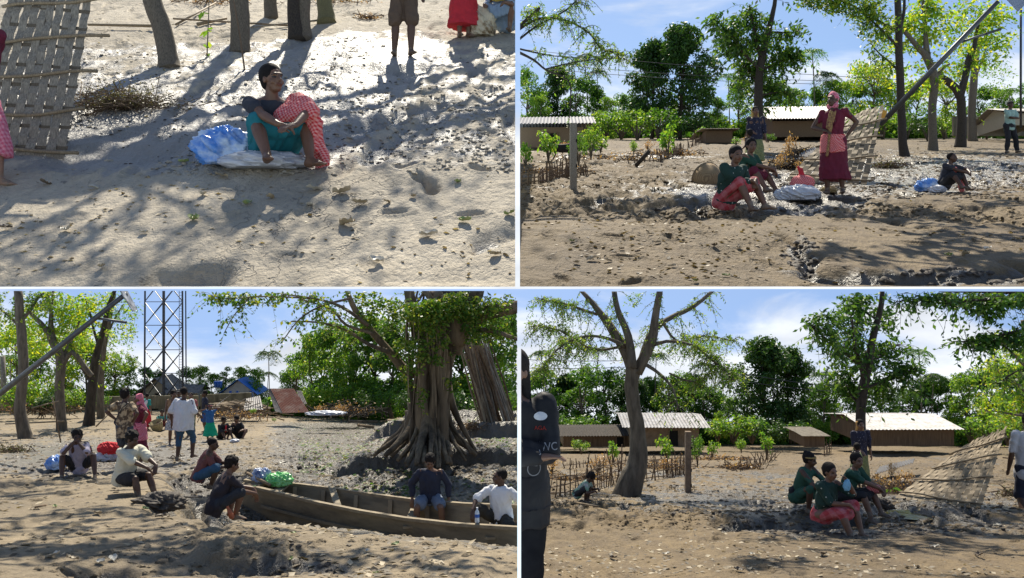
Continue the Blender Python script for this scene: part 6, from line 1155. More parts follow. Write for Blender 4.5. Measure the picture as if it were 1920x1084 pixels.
hut(BR, 'bamboo_hut', 'long reed walled hut with bright tin roof at the right, lower right view', 1709, 836, 44, 160, 32, 5.0, 14, REED, TIN, .3, (), .02)
hut(BR, 'bamboo_shed', 'small reed shed left of the leafy tree, lower right view', 1527, 838, 44, 38, 21, 2.4, 2, REED, BAMBG, .2, ())
pc = thing('concrete_post', 'square concrete post with notches beside the stick fence, lower right view', 'post', BR, at(BR, 1290, 923)); Yc = pc.location.y; s_ = Yc / F
part('shaft', MB().beam((0, 0, -.1), (0, 0, 114 * s_), 10.5 * s_, 12 * s_, up=(0, 1, 0)), M('brown concrete', (.28, .20, .13), (.16, .11, .075), .9, 9, .01), pc)
for zz_ in (14, 42, 84): part('notch', MB().box((5 * s_, -5.7 * s_, zz_ * s_), (2.4 * s_, 1.4 * s_, 5 * s_)), DARKIN, pc)
stick_fence(BR, 'stick fence left of the crooked tree where the child squats', [(1030, 935), (1090, 925), (1165, 905)], 52, 26, 11, 3, jit=.4)
stick_fence(BR, 'stick fence between the crooked tree and the concrete post', [(1205, 905), (1250, 896), (1282, 888)], 36, 22, 12, 3, jit=.35)
stick_fence(BR, 'tilted broken stick fence left of the small shed', [(1385, 884), (1420, 874), (1452, 862)], 20, 26, 13, 2, wild=.4)
stick_fence(BR, 'far stick fence behind the crooked tree', [(1060, 878), (1160, 872), (1300, 866)], 14, 36, 14, 1, wild=.3)
stick_fence(BR, 'small bamboo frame by the reed shed', [(1545, 855), (1558, 850)], 24, 8, 15, 3, wild=.05)
for i, (x, row, w, h, Y_) in enumerate([(1100, 905, 170, 26, None), (1230, 880, 170, 18, None), (1390, 880, 60, 16, None), (1350, 862, 120, 8, None)]): brush_heap(BR, 'dry_stalks', ['tangled dry stalks behind the left fence, lower right view', 'dry brown stalks behind the crooked tree, lower right view', 'dry stalks by the tilted fence, lower right view', 'low dry stubble in the middle garden, lower right view'][i], x, row, w, h, 90 + i, 200, 420, cat='dry stalks')
brush_heap(BR, 'brush_heap', 'dark tangled debris left of the bamboo mat, lower right view', 1672, 925, 90, 36, 95, 150, 300)
brush_heap(BR, 'brush_heap', 'dark debris right of the bamboo mat, lower right view', 1905, 930, 60, 30, 96, 90, 200, leafmat('dark dead leaves', (.03, .03, .015), (.08, .09, .03), (.15, .13, .06), .2))
single('corrugated_sheet', corrug(*[px(BR, *q) for q in ((1640, 890, 24), (1712, 868, 24.6), (1716, 860, 26), (1650, 876, 25.4))], 14, .02), TIND, 'grey metal sheet lying on the debris left of the bamboo mat', 'metal sheet', BR, px(BR, 1680, 890, 24), world=True)
Yr = YL(BR, 1840, 953)
woven_panel(BR, 'bamboo_mat', 'fallen woven bamboo mat at the right of the lower right view', [px(BR, 1679, 932, Yr + 1.4), px(BR, 1838, 956, Yr), px(BR, 1888, 802, Yr + .9), px(BR, 1815, 832, Yr + 1.8)], 15, [(.06, .0, .02, .0), (.30, .02, .05, .06), (.52, .02, .08, .12), (.76, .02, .08, .10)], 18, MATB, BAMB, .88, weave=9)
for i, (x, r, s) in enumerate([(1652, 952, .12), (1664, 956, .09), (1640, 945, .08)]): single('stone', lump((s * 1.4, s, s * .8), 60 + i, .25), MUDCL, ['larger dark stone behind the seated trio', 'right dark stone behind the seated trio', 'small dark stone nearest the child in lime'][i], 'stone', BR, at(BR, x, r), smooth=True)
single('puddle', lump((.42, .34, .02), 65, .2, 3, flat=-.2), M('yellow water', (.32, .22, .05), (.22, .15, .05), .12, 3), 'yellowish puddle in front of the bamboo mat', 'puddle', BR, Vector(flat_pt(BR, 1712, 966, .0)), smooth=True)
pole(BR, 'stick', 'pale stick lying in front of the squatting child', 'stick', flat_pt(BR, 1078, 949, .05), flat_pt(BR, 1122, 955, .04), .016, .014, BAMB)
pole(BR, 'stick', 'thin stick leaning at the mat, far right', 'stick', px(BR, 1880, 858, 20), px(BR, 1915, 862, 20), .015, .015, STICK)
for i, (a, b, sg) in enumerate([((980, 674), (1180, 676), 2), ((980, 690), (1180, 688), 2), ((1390, 700), (1640, 726), 6), ((1390, 714), (1620, 735), 5)]):
    P = [np.array(px(BR, a[0] + (b[0] - a[0]) * t, a[1] + (b[1] - a[1]) * t + sg * 4 * t * (1 - t), 50)) for t in np.linspace(0, 1, 12)]; m = MB(); m.tube(P, .016, 4); single('power_line', m, STEEL, ['upper power line at the left, lower right view', 'lower power line at the left, lower right view', 'upper power line in front of the dark tree, lower right view', 'lower power line in front of the dark tree, lower right view'][i], 'power line', BR, Vector(P[0]), 'power lines, lower right view', world=True)
# the two people cut by the picture edges
def text_mesh(name, body, size, mat, parent, loc, rot, ext=.002):
    cu = bpy.data.curves.new(name, 'FONT'); cu.body = body; cu.size = size; cu.extrude = ext; cu.align_x = 'CENTER'; cu.align_y = 'CENTER'; t_ = bpy.data.objects.new(name, cu); COL.objects.link(t_); bpy.context.view_layer.update()
    me = bpy.data.meshes.new_from_object(t_.evaluated_get(bpy.context.evaluated_depsgraph_get())); bpy.data.objects.remove(t_); me.materials.clear(); me.materials.append(mat); o = bpy.data.objects.new(name, me); COL.objects.link(o); o.parent = parent; o.location = loc; o.rotation_euler = rot; return o
Ym = 5.38; ft = np.array(px(BR, 960, 1205, Ym))
LEA = M('black leather', (.012, .012, .014), (.022, .022, .024), .6, 7, .004, spec=.2)
bk = person(BR, Vector(ft), 1.76, 8, 'long haired person in black printed biker clothes at the left edge', 'stand', 'm',
 [('shirt', LEA, {'sl': 1.97, 'bot': -.20, 'loose': 1.3, 'fold': .008, 't': .022}), ('trousers', M('black trousers cloth', (.010, .010, .012), (.016, .016, .018), .9, 9, spec=.1), {'len': 1.95, 'fold': .010}), ('wrap', LEA, {'bot': -.10, 'fold': .006})], 'long', look=(-20, 0), vox=.011, girth=1.12, hl=(-.05, -.20, 1.12), hr=(.10, -.24, 1.06), el=(.9, -.1, -.8), er=(-.9, -.1, -.8), hdl=(-1, 0, .1), hdr=(1, 0, .1), muddy=False)
bk['label'] = 'long haired person in black printed biker clothes with folded arms at the left edge'
WM = cloth('print white', (.55, .56, .58)); RM_ = cloth('print red', (.55, .06, .04))
PROJ = [(text_mesh('sleeve_lettering', 'JWC', .055, WM, bk, (.165, -.20, 1.11), (R(90), 0, 0)), 'shirt'), (text_mesh('chest_lettering', 'AGA', .030, RM_, bk, (.135, -.205, 1.20), (R(90), 0, 0)), 'shirt')]
def disc(rx, rz, r0=0., n=28):
    m = MB(); k_ = [(0, 0, 0)] if r0 == 0 else []; V = [(math.cos(2 * math.pi * i / n) * rx * q, 0, math.sin(2 * math.pi * i / n) * rz * q) for q in ((.5, 1) if r0 == 0 else (r0, 1)) for i in range(n)]; m.add(k_ + V, [(len(k_) + i, len(k_) + (i + 1) % n, len(k_) + n + (i + 1) % n, len(k_) + n + i) for i in range(n)] + ([(0, 1 + (i + 1) % n, 1 + i) for i in range(n)] if r0 == 0 else [])); return m
for nm, mb_, mt_, lc in (('chest_badge', disc(.038, .022), WM, (.14, -.3, 1.262)), ('round_emblem', disc(.040, .040, .86), cloth('print grey', (.20, .20, .21)), (.10, -.3, .985))):
    o = part(nm, mb_, mt_, bk); o.location = lc; PROJ.append((o, 'shirt'))
Yw = 15.6; ftw = np.array(px(BR, 1930, 990, Yw))
person(BR, Vector(ftw), 2.0, 170, 'person in white T-shirt and dark shorts walking out at the right edge', 'stand', 'd', [('shirt', cloth('grey white', (.55, .56, .60), .95), {'sl': .85, 'bot': -.16, 'loose': 1.4}), ('trousers', NAVY(), {'len': 1.1})], 'short', vox=.012, fl=(.14, .30, .18), fr=(-.1, -.1, .07), fingers=False)
# ---------------------------------------------------------------- overhead shade for the two lower views and the right of the upper one
def cr(p, x, row, t, r, n): v = over(p, x, row, t); return (v[0], v[1], v[2], r, n)
shade_tree('wide shade tree left of the lower left view, its boughs above the frame', BL, (-15, 19, -4), [cr(BL, 60, 990, 14, 1.6, 420), cr(BL, 200, 960, 13.5, 1.0, 200), cr(BL, 20, 1050, 12.5, 1.1, 240), cr(BL, 150, 1040, 12.5, .9, 190), cr(BL, 330, 1020, 13, 1.0, 210), cr(BL, 90, 900, 15.5, 1.4, 260), cr(BL, 270, 1070, 12.5, .8, 150), cr(BL, -60, 930, 15, 1.6, 380)], 91, LM, .24)
shade_tree('wide shade tree above the boat, lower left view', BL, (-19, 24, -4.2), [cr(BL, 430, 1010, 13, 1.0, 200), cr(BL, 540, 1030, 12.5, .9, 150), cr(BL, 480, 900, 17, 1.1, 160), cr(BL, 650, 1060, 12.5, .9, 130), cr(BL, 800, 880, 19, 2.0, 420), cr(BL, 900, 860, 19, 2.2, 480), cr(BL, 700, 860, 19, 1.6, 260), cr(BL, 880, 930, 16, 1.4, 260), cr(BL, 820, 1060, 12.5, .8, 110), cr(BL, 580, 860, 20, 1.2, 160), cr(BL, 420, 1070, 12.5, .7, 120)], 92, LM, .24)
shade_tree('wide shade tree right of the lower right view, its boughs above the frame', BR, (15, 18, -4), [cr(BR, 1850, 1020, 13, 1.5, 420), cr(BR, 1740, 990, 13.5, 1.3, 330), cr(BR, 1600, 1020, 12.5, 1.1, 260), cr(BR, 1900, 960, 15, 1.5, 420), cr(BR, 1560, 975, 14, 1.3, 330), cr(BR, 1500, 960, 14, 1.2, 500), cr(BR, 1530, 990, 13.5, 1.1, 460), cr(BR, 1445, 972, 14, 1.0, 340), cr(BR, 1600, 1000, 13, .9, 320), cr(BR, 1680, 965, 14, 1.1, 380), cr(BR, 1620, 945, 15, 1.2, 300), cr(BR, 1780, 950, 15, 1.2, 220), cr(BR, 1420, 1060, 12, .7, 110), cr(BR, 1480, 1010, 13, .8, 120), cr(BR, 1860, 900, 17, 1.4, 260)], 93, LM, .24)
shade_tree('shade tree left of the lower right view behind the photographer', BR, (-13, 15, -4), [cr(BR, 1020, 960, 15, 1.1, 300), cr(BR, 1110, 930, 16, 1.0, 250), cr(BR, 1330, 955, 15, 1.0, 130)], 94, LM, .24)
k = KTR
def crt(x, row, t, r, n): v = over(TR, x, row, t); return (v[0], v[1], v[2], r * k, n)
shade_tree('wide shade tree right of the upper right view, its boughs above the frame', TR, (11 * k, 12 * k, 1.1 * k), [crt(1850, 440, 7, .9, 420), crt(1750, 400, 8, .8, 300), crt(1890, 380, 8.5, .9, 380), crt(1660, 410, 8, .6, 160), crt(1880, 500, 6, .7, 300), crt(1600, 480, 7, .45, 90), crt(1780, 480, 6.5, .5, 160), crt(1560, 395, 9, .5, 120)], 95, LM, .22, k)
shade_tree('shade tree above the middle of the upper right view', TR, (-9 * k, 15 * k, 1.6 * k), [crt(1300, 392, 9, .6, 220), crt(1400, 385, 9, .7, 420), crt(1350, 405, 9, .6, 320), crt(1440, 395, 9, .5, 200), crt(1180, 400, 9, .5, 110), crt(1480, 375, 9.5, .5, 120), crt(1380, 355, 10, .6, 200)], 96, LM, .22, k)
# ---------------------------------------------------------------- fallen leaves, clods and litter
LEAFDRY = [M('fallen tan leaf', (.46, .38, .25), (.32, .25, .15), .6, 8), M('fallen green leaf', (.26, .34, .10), (.34, .36, .16), .5, 8), M('fallen dark leaf', (.10, .075, .05), (.16, .12, .08), .6, 8), M('fallen pale leaf', (.58, .55, .46), (.42, .38, .30), .5, 8)]
def leafshape(seed, L_=.16, w=.11):
    g = random.Random(seed); V = []; N_ = 9; f = []
    for i in range(N_):
        t = i / (N_ - 1); hw = w * .5 * math.sin(math.pi * min(1, t * .96 + .02) ** .8) ** .8; x = (t - .5) * L_; lift = .02 * math.sin(t * 3 + g.random()) + .012 * (t - .5) ** 2 * 8
        V += [(x, -hw, .012 + lift + g.uniform(0, .02)), (x, -hw * .5, .004 + lift + g.uniform(0, .006)), (x, 0, lift), (x, hw * .5, .004 + lift + g.uniform(0, .006)), (x, hw, .014 + lift + g.uniform(0, .025))]
    for i in range(N_ - 1):
        for j in range(4): a = i * 5 + j; f.append((a, a + 1, a + 6, a + 5))
    m = MB(); m.add(V, f); m.tube([(-L_ * .5, 0, .004), (-L_ * .75, .01, .012)], .003, 4); return m
LMESH = {}
for s in range(4):
    for c in range(4):
        me = mesh_of('fallen_leaf', leafshape(s + 10 * c), True); me.materials.append(LEAFDRY[c]); LMESH[s, c] = me
def fallen(p, items, group):
    g = random.Random(len(items)); items = sorted(items, key=lambda t: (t[1], t[0])); nm = ['tan', 'green', 'dark', 'pale']
    for i, (x, row, wpx, c) in enumerate(items):
        v = at(p, x, row); s = wpx * v.y / F / .17; o = bpy.data.objects.new('fallen_leaf', LMESH[g.randrange(4), c]); COL.objects.link(o); v.z += .006 * p.k; o.location = v; o.scale = (s, s, s * 1.1); o.rotation_euler = (g.uniform(-.2, .2), g.uniform(-.2, .2), g.uniform(0, 6.28)); PANEL_OF[o.name] = p
        o['label'] = '%s fallen leaf on the ground, %s counting down from the top, %s view' % (nm[c], ORD[i] if i < len(ORD) else 'number', VIEW[p.name]); o['category'] = 'leaf'; o['group'] = group
fallen(TL, [(344, 308, 20, 1), (415, 335, 26, 0), (462, 386, 26, 1), (362, 416, 34, 1), (650, 426, 42, 0), (673, 386, 32, 0), (590, 360, 34, 3), (540, 330, 22, 3), (805, 446, 38, 3), (873, 420, 34, 1), (955, 405, 24, 1), (706, 496, 36, 3), (508, 374, 22, 0), (725, 382, 20, 0), (125, 436, 30, 3), (190, 506, 24, 0), (175, 356, 24, 3), (12, 432, 26, 2), (640, 366, 36, 0), (380, 368, 22, 3), (580, 388, 20, 3), (930, 482, 28, 0), (858, 345, 20, 1), (85, 348, 24, 2), (268, 440, 18, 3), (775, 372, 20, 0)], 'fallen leaves, upper left view')
fallen(TR, [(1778, 483, 24, 1), (1082, 497, 20, 0), (1110, 490, 26, 3), (1140, 492, 18, 3), (1230, 458, 18, 3), (1195, 475, 16, 2), (1165, 470, 14, 2), (1340, 465, 20, 2), (1385, 468, 18, 3), (1362, 520, 16, 1), (1305, 530, 14, 1), (1260, 502, 16, 3), (1850, 470, 22, 3), (1810, 480, 20, 0), (1530, 494, 22, 3), (1600, 470, 16, 0), (1740, 390, 14, 0), (1850, 415, 16, 0), (1220, 442, 14, 3), (1072, 455, 14, 1)], 'fallen leaves, upper right view')
fallen(BL, [(100, 1047, 28, 3), (135, 1052, 24, 0), (212, 1052, 24, 3), (190, 1058, 22, 3), (272, 957, 18, 1), (300, 972, 22, 2), (183, 967, 20, 0), (310, 973, 16, 0), (103, 952, 12, 1), (422, 984, 14, 3), (545, 1052, 16, 1), (741, 1024, 18, 1), (688, 1036, 12, 3), (615, 1056, 14, 3), (550, 1002, 12, 1), (705, 1078, 14, 1), (640, 1008, 10, 0), (270, 1002, 14, 2), (345, 1024, 12, 0), (60, 1034, 14, 0)], 'fallen leaves, lower left view')
fallen(BR, [(1835, 1046, 24, 2), (1660, 1046, 22, 0), (1752, 1030, 20, 3), (1720, 1066, 18, 3), (1410, 1042, 16, 3), (1465, 1053, 18, 0), (1250, 1042, 16, 3), (1280, 1035, 14, 0), (1385, 1072, 20, 2), (1150, 1050, 20, 2), (1545, 1042, 18, 2), (1620, 1058, 18, 0), (1450, 1012, 14, 2), (1870, 990, 18, 3)], 'fallen leaves, lower right view')
def scatter(p, name, label, n, size, mat, seed, xr, rr, dens=None, clod=False, lift=.0):
    rng = np.random.default_rng(seed); x = rng.uniform(xr[0], xr[1], n * 4); row = rng.uniform(0, 1, n * 4) ** .8 * (rr[1] - rr[0]) + rr[0]
    if p.name == 'TL': Y = p.h * F / (row - p.yh)
    else: Y = p.h * F / np.maximum(row - p.yh, 6)
    X = (x - 960) / F * Y; keep = np.ones(len(x), bool)
    w = fbm(X * .8, Y * .5, 4, seed + 3); keep &= w > rng.uniform(.36, .66, len(x))
    if dens is not None: keep &= rng.uniform(0, 1, len(x)) < dens(x, row)
    keep &= Y < p.Yr[1] * .7; idx = np.where(keep)[0][:n]; X, Y = X[idx], Y[idx]; Z = p.H(X, Y) + lift; P = np.stack([X, Y, Z], 1) * p.k; m = len(P); s = rng.uniform(.5, 1.5, m) * size * p.k
    if clod:
        base = np.array([[1, 0, 0], [0, 1, 0], [-1, 0, 0], [0, -1, 0], [0, 0, .75], [.7, .7, .3], [-.7, .7, .3], [-.7, -.7, .3], [.7, -.7, .3]]); V = P[:, None, :] + base[None] * (s[:, None, None]) * rng.uniform(.6, 1.3, (m, 9, 1)) * np.array([1, 1, .7]); V[:, :4, 2] -= s[:, None] * .25
        fc = np.array([[0, 5, 4], [5, 1, 4], [1, 6, 4], [6, 2, 4], [2, 7, 4], [7, 3, 4], [3, 8, 4], [8, 0, 4], [0, 1, 5], [1, 2, 6], [2, 3, 7], [3, 0, 8]]); Fc = (np.arange(m)[:, None, None] * 9 + fc[None]).reshape(-1, 3); V = V.reshape(-1, 3)
    else:
        a = rng.uniform(0, 6.28, m); d = np.stack([np.cos(a), np.sin(a), rng.normal(0, .12, m)], 1); sd = np.stack([-np.sin(a), np.cos(a), rng.normal(0, .2, m)], 1); c = s[:, None]; up = np.array([0, 0, 1.])
        V = np.stack([P - d * c * .5 + up * .004 * p.k, P + sd * c * .30 + up * (c * .16), P + d * c * .5 + up * c * rng.uniform(0, .3, (m, 1)), P - sd * c * .30 + up * (c * .10), P + up * .004 * p.k], 1).reshape(-1, 3); fc = np.array([[0, 4, 1], [1, 4, 2], [2, 4, 3], [3, 4, 0]]); Fc = (np.arange(m)[:, None, None] * 5 + fc[None]).reshape(-1, 3)
    o = single(name, (V, Fc), mat, label, name.replace('_', ' '), p, (0, 0, 0), kind='stuff'); o['leafy'] = 1; return o
LIT = leafmat('leaf litter', (.10, .075, .045), (.32, .26, .16), (.50, .44, .30), .1, .6); LITD = leafmat('dark litter', (.05, .04, .028), (.14, .11, .07), (.36, .30, .20), .1, .6)
WZ = lambda p, cut=.38: (lambda x, r: (wetmap(p, (x - 960) / F * (p.h * F / np.maximum(r - p.yh, 6)), p.h * F / np.maximum(r - p.yh, 6), 0 * x) > cut) * 1.0)
scatter(TL, 'leaf_litter', 'small leaves scattered over the pale silt', 500, .040, LIT, 201, (-40, 960), (2, 535))
scatter(TL, 'mud_crumbs', 'mud crumbs over the wet part of the pale silt', 1500, .022, GM['TL'], 202, (-40, 960), (60, 330), clod=True, dens=WZ(TL, .2))
scatter(TL, 'dark_mud_crumbs', 'dark mud crumbs by the bamboo mat', 700, .016, MUDCL, 203, (-40, 960), (90, 310), clod=True, dens=WZ(TL, .35))
scatter(TR, 'leaf_litter', 'leaves and litter over the brown mud', 3000, .05, LITD, 211, (975, 1930), (262, 530), dens=lambda x, r: .25 + .75 * np.clip((400 - r) / 80, 0, 1))
scatter(TR, 'mud_crumbs', 'mud clods over the brown ground', 2600, .035, GM['TR'], 212, (975, 1930), (270, 420), clod=True)
scatter(TR, 'dark_mud_crumbs', 'dark wet clods on the brown ground', 1500, .04, MUDCL, 213, (975, 1930), (275, 530), clod=True, dens=WZ(TR))
scatter(BL, 'leaf_litter', 'leaf litter over the far bank and the path', 8500, .085, LITD, 221, (-30, 970), (778, 1084), dens=lambda x, r: np.where((x > 450) & (r < 930), 1, .08))
scatter(BL, 'fresh_litter', 'yellow and green leaf litter around the banyan', 3000, .09, LS, 225, (560, 970), (800, 930))
scatter(BL, 'mud_crumbs', 'mud clods over the river bank', 3000, .04, GM['BL'], 222, (-30, 970), (780, 1080), clod=True, dens=lambda x, r: np.where((x > 400) & (r < 940) | (r < 880), 1, .05))
scatter(BL, 'dark_mud_crumbs', 'dark wet clods on the river bank', 1600, .05, MUDCL, 223, (-30, 970), (790, 1080), clod=True, dens=WZ(BL))
scatter(BR, 'leaf_litter', 'leaves and litter over the ochre mud', 3400, .055, LITD, 231, (977, 1930), (842, 1084), dens=lambda x, r: .25 + .75 * np.clip((980 - r) / 60, 0, 1))
scatter(BR, 'mud_crumbs', 'mud clods over the ochre ground', 2600, .035, GM['BR'], 232, (977, 1930), (845, 1000), clod=True)
scatter(BR, 'dark_mud_crumbs', 'dark wet clods on the ochre ground', 1600, .04, MUDCL, 233, (977, 1930), (850, 1080), clod=True, dens=WZ(BR))
# ---------------------------------------------------------------- the people
def sitpt(p, x, y, dz=0): v = at(p, x, y); v.z += dz * p.k; return v
# upper left view: woman on a plastic sack
def d_(s): return [(V3(*a), V3(*b_), r0, r1) for a, b_, r0, r1 in s]
person(TL, sitpt(TL, 514, 318), 1.76, 16, 'seated woman in teal skirt with red checked shawl, elbows on her knees', 'sit', 'm',
 [('shirt', cloth('charcoal', (.035, .040, .055)), {'sl': .55, 'bot': -.06, 'fold': .010}), ('skirt', TEAL(), {'len': 1.06, 'fold': .016, 'r': .104, 'r1': .078}),
  ('drape', RED(), {'caps': d_([((.150, -.02, .54), (.04, -.15, .42), .072, .060), ((.160, -.02, .535), (.29, -.22, .42), .088, .078), ((.10, -.10, .48), (.21, -.20, .45), .072, .078), ((.29, -.20, .42), (.31, -.16, .25), .07, .06), ((.19, -.08, .50), (.25, -.20, .45), .092, .088), ((.17, .12, .52), (.27, .04, .34), .06, .07), ((.04, -.15, .42), (.02, -.20, .30), .05, .04), ((.04, -.17, .40), (.24, -.24, .40), .045, .055), ((.28, -.14, .42), (.32, -.18, .16), .060, .05), ((.30, -.07, .40), (.36, -.08, .05), .06, .055), ((.33, -.16, .22), (.40, -.22, .04), .045, .04)]), 'fold': .016, 'fs': 12})],
 'bun', look=(30, 6), vox=.0072, pel=(-.02, .16, .12), lean=(0, -.42, 1), fl=(.27, -.30, .05), fr=(-.06, -.44, .05), kl=(.36, -.35, 1), kr=(-.22, -.2, 1), hl=(.15, -.44, .29), hr=(.03, -.45, .28), el=(1, -.1, .1), er=(-1, .15, -.2), hdl=(-.8, -.6, -.25), hdr=(.9, -.35, -.25), pnl=(-.2, .2, -1), pnr=(-.2, -.2, -1), curl=.8, fdr=(.05, -1, 0), fdl=(.6, -1, 0), muddy=False)
person(TL, sitpt(TL, 756, 106), 1.68, 14, 'standing man in brown knee shorts seen only from the waist down', 'stand', 'd', [('shorts', cloth('khaki brown', (.13, .085, .055)), {'len': .95, 'bell': .02}), ('shirt', cloth('grey', (.25, .25, .27)), {})], vox=.010, fl=(.10, -.03, .07), fr=(-.11, .06, .07), fingers=False)
person(TL, sitpt(TL, 868, 72), 1.60, 25, 'standing woman in long red skirt beside the crumpled printed sack', 'stand', 'm', [('skirt', REDB(), {'len': 1.75, 'w': 1.5}), ('shirt', MAR(), {})], vox=.011, fl=(.09, 0, .07), fr=(-.05, .02, .07), fingers=False)
person(TL, sitpt(TL, 944, 66), 1.60, -20, 'woman in pale blue dress with yellow shawl at the right edge', 'squat', 'm', [('shirt', cloth('pale blue', (.30, .42, .58)), {'sl': .9}), ('skirt', cloth('pale blue', (.30, .42, .58)), {'len': 1.3}), ('drape', cloth('yellow', (.70, .50, .10)), {'caps': d_([((-.14, .0, .62), (-.05, -.25, .52), .06, .06), ((-.05, -.25, .52), (.16, -.22, .56), .07, .06)])})], vox=.012, fingers=False)
person(TL, sitpt(TL, -44, 352), 1.60, 62, 'person in pink checked skirt with muddy bare foot at the left edge', 'stand', 'l', [('skirt', PINK(), {'len': 1.5, 'w': .8}), ('shirt', MAR(), {})], vox=.009, fl=(.12, -.12, .07), fr=(-.08, .10, .07), hl=(.1, .2, .85), hr=(-.1, .2, .85), fingers=False)
# upper right view
person(TR, sitpt(TR, 1563, 366), 1.60, -28, 'standing woman in maroon dress and pink head scarf with a hand on her hip', 'stand', 'd',
 [('shirt', MAR(), {'sl': .5, 'nk': 1}), ('skirt', MAR(), {'len': 1.62, 'w': .75}), ('wrap', RED(), {'bot': -.20}), ('headscarf', PINK(), {}),
  ('drape', M('gold embroidered cloth', (.45, .30, .10), (.12, .02, .03), .8, 40), {'caps': d_([((-.02, -.13, 1.30), (-.06, -.17, 1.05), .030, .035), ((.05, -.13, 1.30), (-.03, -.17, 1.00), .02, .03), ((-.03, -.17, 1.02), (-.07, -.19, .60), .022, .02)]), 'name': 'dupatta', 'fold': .006})], None,
 look=(-22, 2), vox=.011, fl=(.13, .02, .07), fr=(-.09, -.02, .07), hl=(.19, .10, .94), el=(1, .5, 0), hr=(-.12, -.18, 1.0), er=(-1, .4, -.4), hdl=(-.7, -.2, -.5))
person(TR, sitpt(TR, 1372, 398), 1.55, 28, 'seated woman in dark green dotted blouse and red skirt on the mud step', 'sit', 'm',
 [('shirt', dots('green dotted cloth', (.012, .045, .035), (.45, .50, .45), 13, .13), {'sl': 1.7, 'bot': -.1}), ('skirt', check('red pink cloth', (.42, .045, .055), (.50, .15, .16), 9), {'len': 1.12})], 'bun', look=(-14, -4), vox=.011, pel=(-.02, .10, .16), fl=(.26, -.36, .07), fr=(-.02, -.40, .03), hl=(.16, -.30, .42), hr=(.06, -.32, .40), fdl=(.8, -1, 0))
person(TR, sitpt(TR, 1400, 368), 1.55, 42, 'seated woman in green top and dark red skirt behind the dotted blouse', 'sit', 'm',
 [('shirt', GRN(), {'sl': .8}), ('skirt', MAR(), {'len': 1.15})], 'bun', look=(-34, -2), vox=.011, pel=(0, .12, .22), hl=(.20, -.40, .44), hr=(.10, -.42, .42))
person(TR, sitpt(TR, 1416, 322), 1.38, 4, 'standing woman in navy printed dress with yellow veil holding a child', 'stand', 'm',
 [('shirt', dots('navy printed cloth', (.018, .020, .045), (.25, .24, .30), 18, .16), {'sl': 1.3, 'bot': -.2}), ('skirt', M('green print cloth', (.28, .30, .12), (.12, .16, .08), .85, 30), {'len': 1.5, 'w': .6}), ('veil', cloth('mustard', (.60, .42, .12)), {'fold': .006})], 'bun', look=(-5, 0), vox=.012, hr=(-.10, -.24, .92), hl=(.26, -.04, .80), fingers=False)
person(TR, sitpt(TR, 1406, 330), .92, -150, 'small child in pale yellow dress standing against the navy dressed woman', 'stand', 'd',
 [('vest', cloth('pale yellow', (.58, .60, .28)), {}), ('skirt', cloth('pale yellow', (.58, .60, .28)), {'len': 1.2, 'w': .6})], 'short', child=True, vox=.013, fingers=False, hl=(.12, -.2, 1.0))
person(TR, sitpt(TR, 1778, 361), 1.14, 26, 'small seated figure with red shawl beside a blue sack in the shade', 'sit', 'd',
 [('shirt', cloth('charcoal', (.035, .040, .055)), {'sl': .6}), ('skirt', BLK(), {'len': 1.15}), ('drape', RED(), {'caps': d_([((.15, .06, .62), (.28, -.06, .46), .06, .07), ((.29, -.08, .46), (.33, -.10, .06), .06, .055), ((.15, .06, .62), (.06, -.12, .5), .05, .05)])})], 'thin', look=(20, 3), vox=.012, pel=(0, .12, .17), fl=(.24, -.32, .07), hl=(.16, -.44, .40), hr=(.06, -.46, .38), el=(1, .1, .1), er=(-1, .15, -.2), fingers=False)
person(TR, sitpt(TR, 1893, 288), 1.70, 14, 'man in pale green shirt and black face mask standing with folded arms', 'stand', 'd',
 [('shirt', cloth('mint', (.36, .52, .44)), {'sl': .75, 'bot': -.16}), ('trousers', BLK(), {'len': 1.85}), ('drape', BLK(), {'caps': d_([((-.03, -.07, 1.46), (.03, -.07, 1.46), .05, .05)]), 'name': 'face_mask', 'fold': 0}), ('cap', BLK(), {'fold': 0})], 'cropped', look=(-14, 0), vox=.012, hl=(-.10, -.20, 1.08), hr=(.10, -.22, 1.05), el=(.8, -.1, -.6), er=(-.8, -.1, -.6), hdl=(-1, 0, .1), hdr=(1, 0, .1), fl=(.24, -.04, .07), fr=(-.08, .04, .07), fingers=False)
person(TR, sitpt(TR, 1857, 248), 1.50, 150, 'distant man in white shirt and dark shorts walking away between the trees', 'stand', 'd', [('shirt', WHT(), {}), ('shorts', BLK(), {'len': .9})], 'short', vox=.016, fingers=False)
# lower left view: standing group
person(BL, sitpt(BL, 233, 880), 1.66, 165, 'man in brown and cream camouflage shirt seen from behind, hands on hips', 'stand', 'd',
 [('shirt', M('camouflage cloth', (.48, .36, .22), (.10, .065, .04), .85, 11, thr=(.46, .54)), {'bot': -.22, 'loose': 1.3}), ('shorts', cloth('slate', (.06, .07, .09)), {'len': .8}), ('bag', NAVY(), {'at': (.20, -.06, .92)}), ('strap', BLK(), {'pts': [(-.15, .02, 1.36), (-.08, .14, 1.26), (.04, .155, 1.08), (.16, .08, .95)], 'fold': 0})], 'mop', vox=.011, hl=(.20, -.02, .98), hr=(-.20, -.02, .98), el=(1, .5, 0), er=(-1, .5, 0))
person(BL, sitpt(BL, 262, 866), 1.55, -60, 'woman in pink waist cloth and pink head scarf standing by the camouflage shirt', 'stand', 'm',
 [('shirt', MAR(), {'sl': .5, 'nk': 1}), ('skirt', MAR(), {'len': 1.6, 'w': .7}), ('wrap', PINK(), {'bot': -.34}), ('headscarf', PINK(), {})], None, look=(-8, 0), vox=.011, hr=(-.20, -.02, .98), hl=(.2, .06, .98), er=(-1, .5, 0), el=(1, .6, 0))
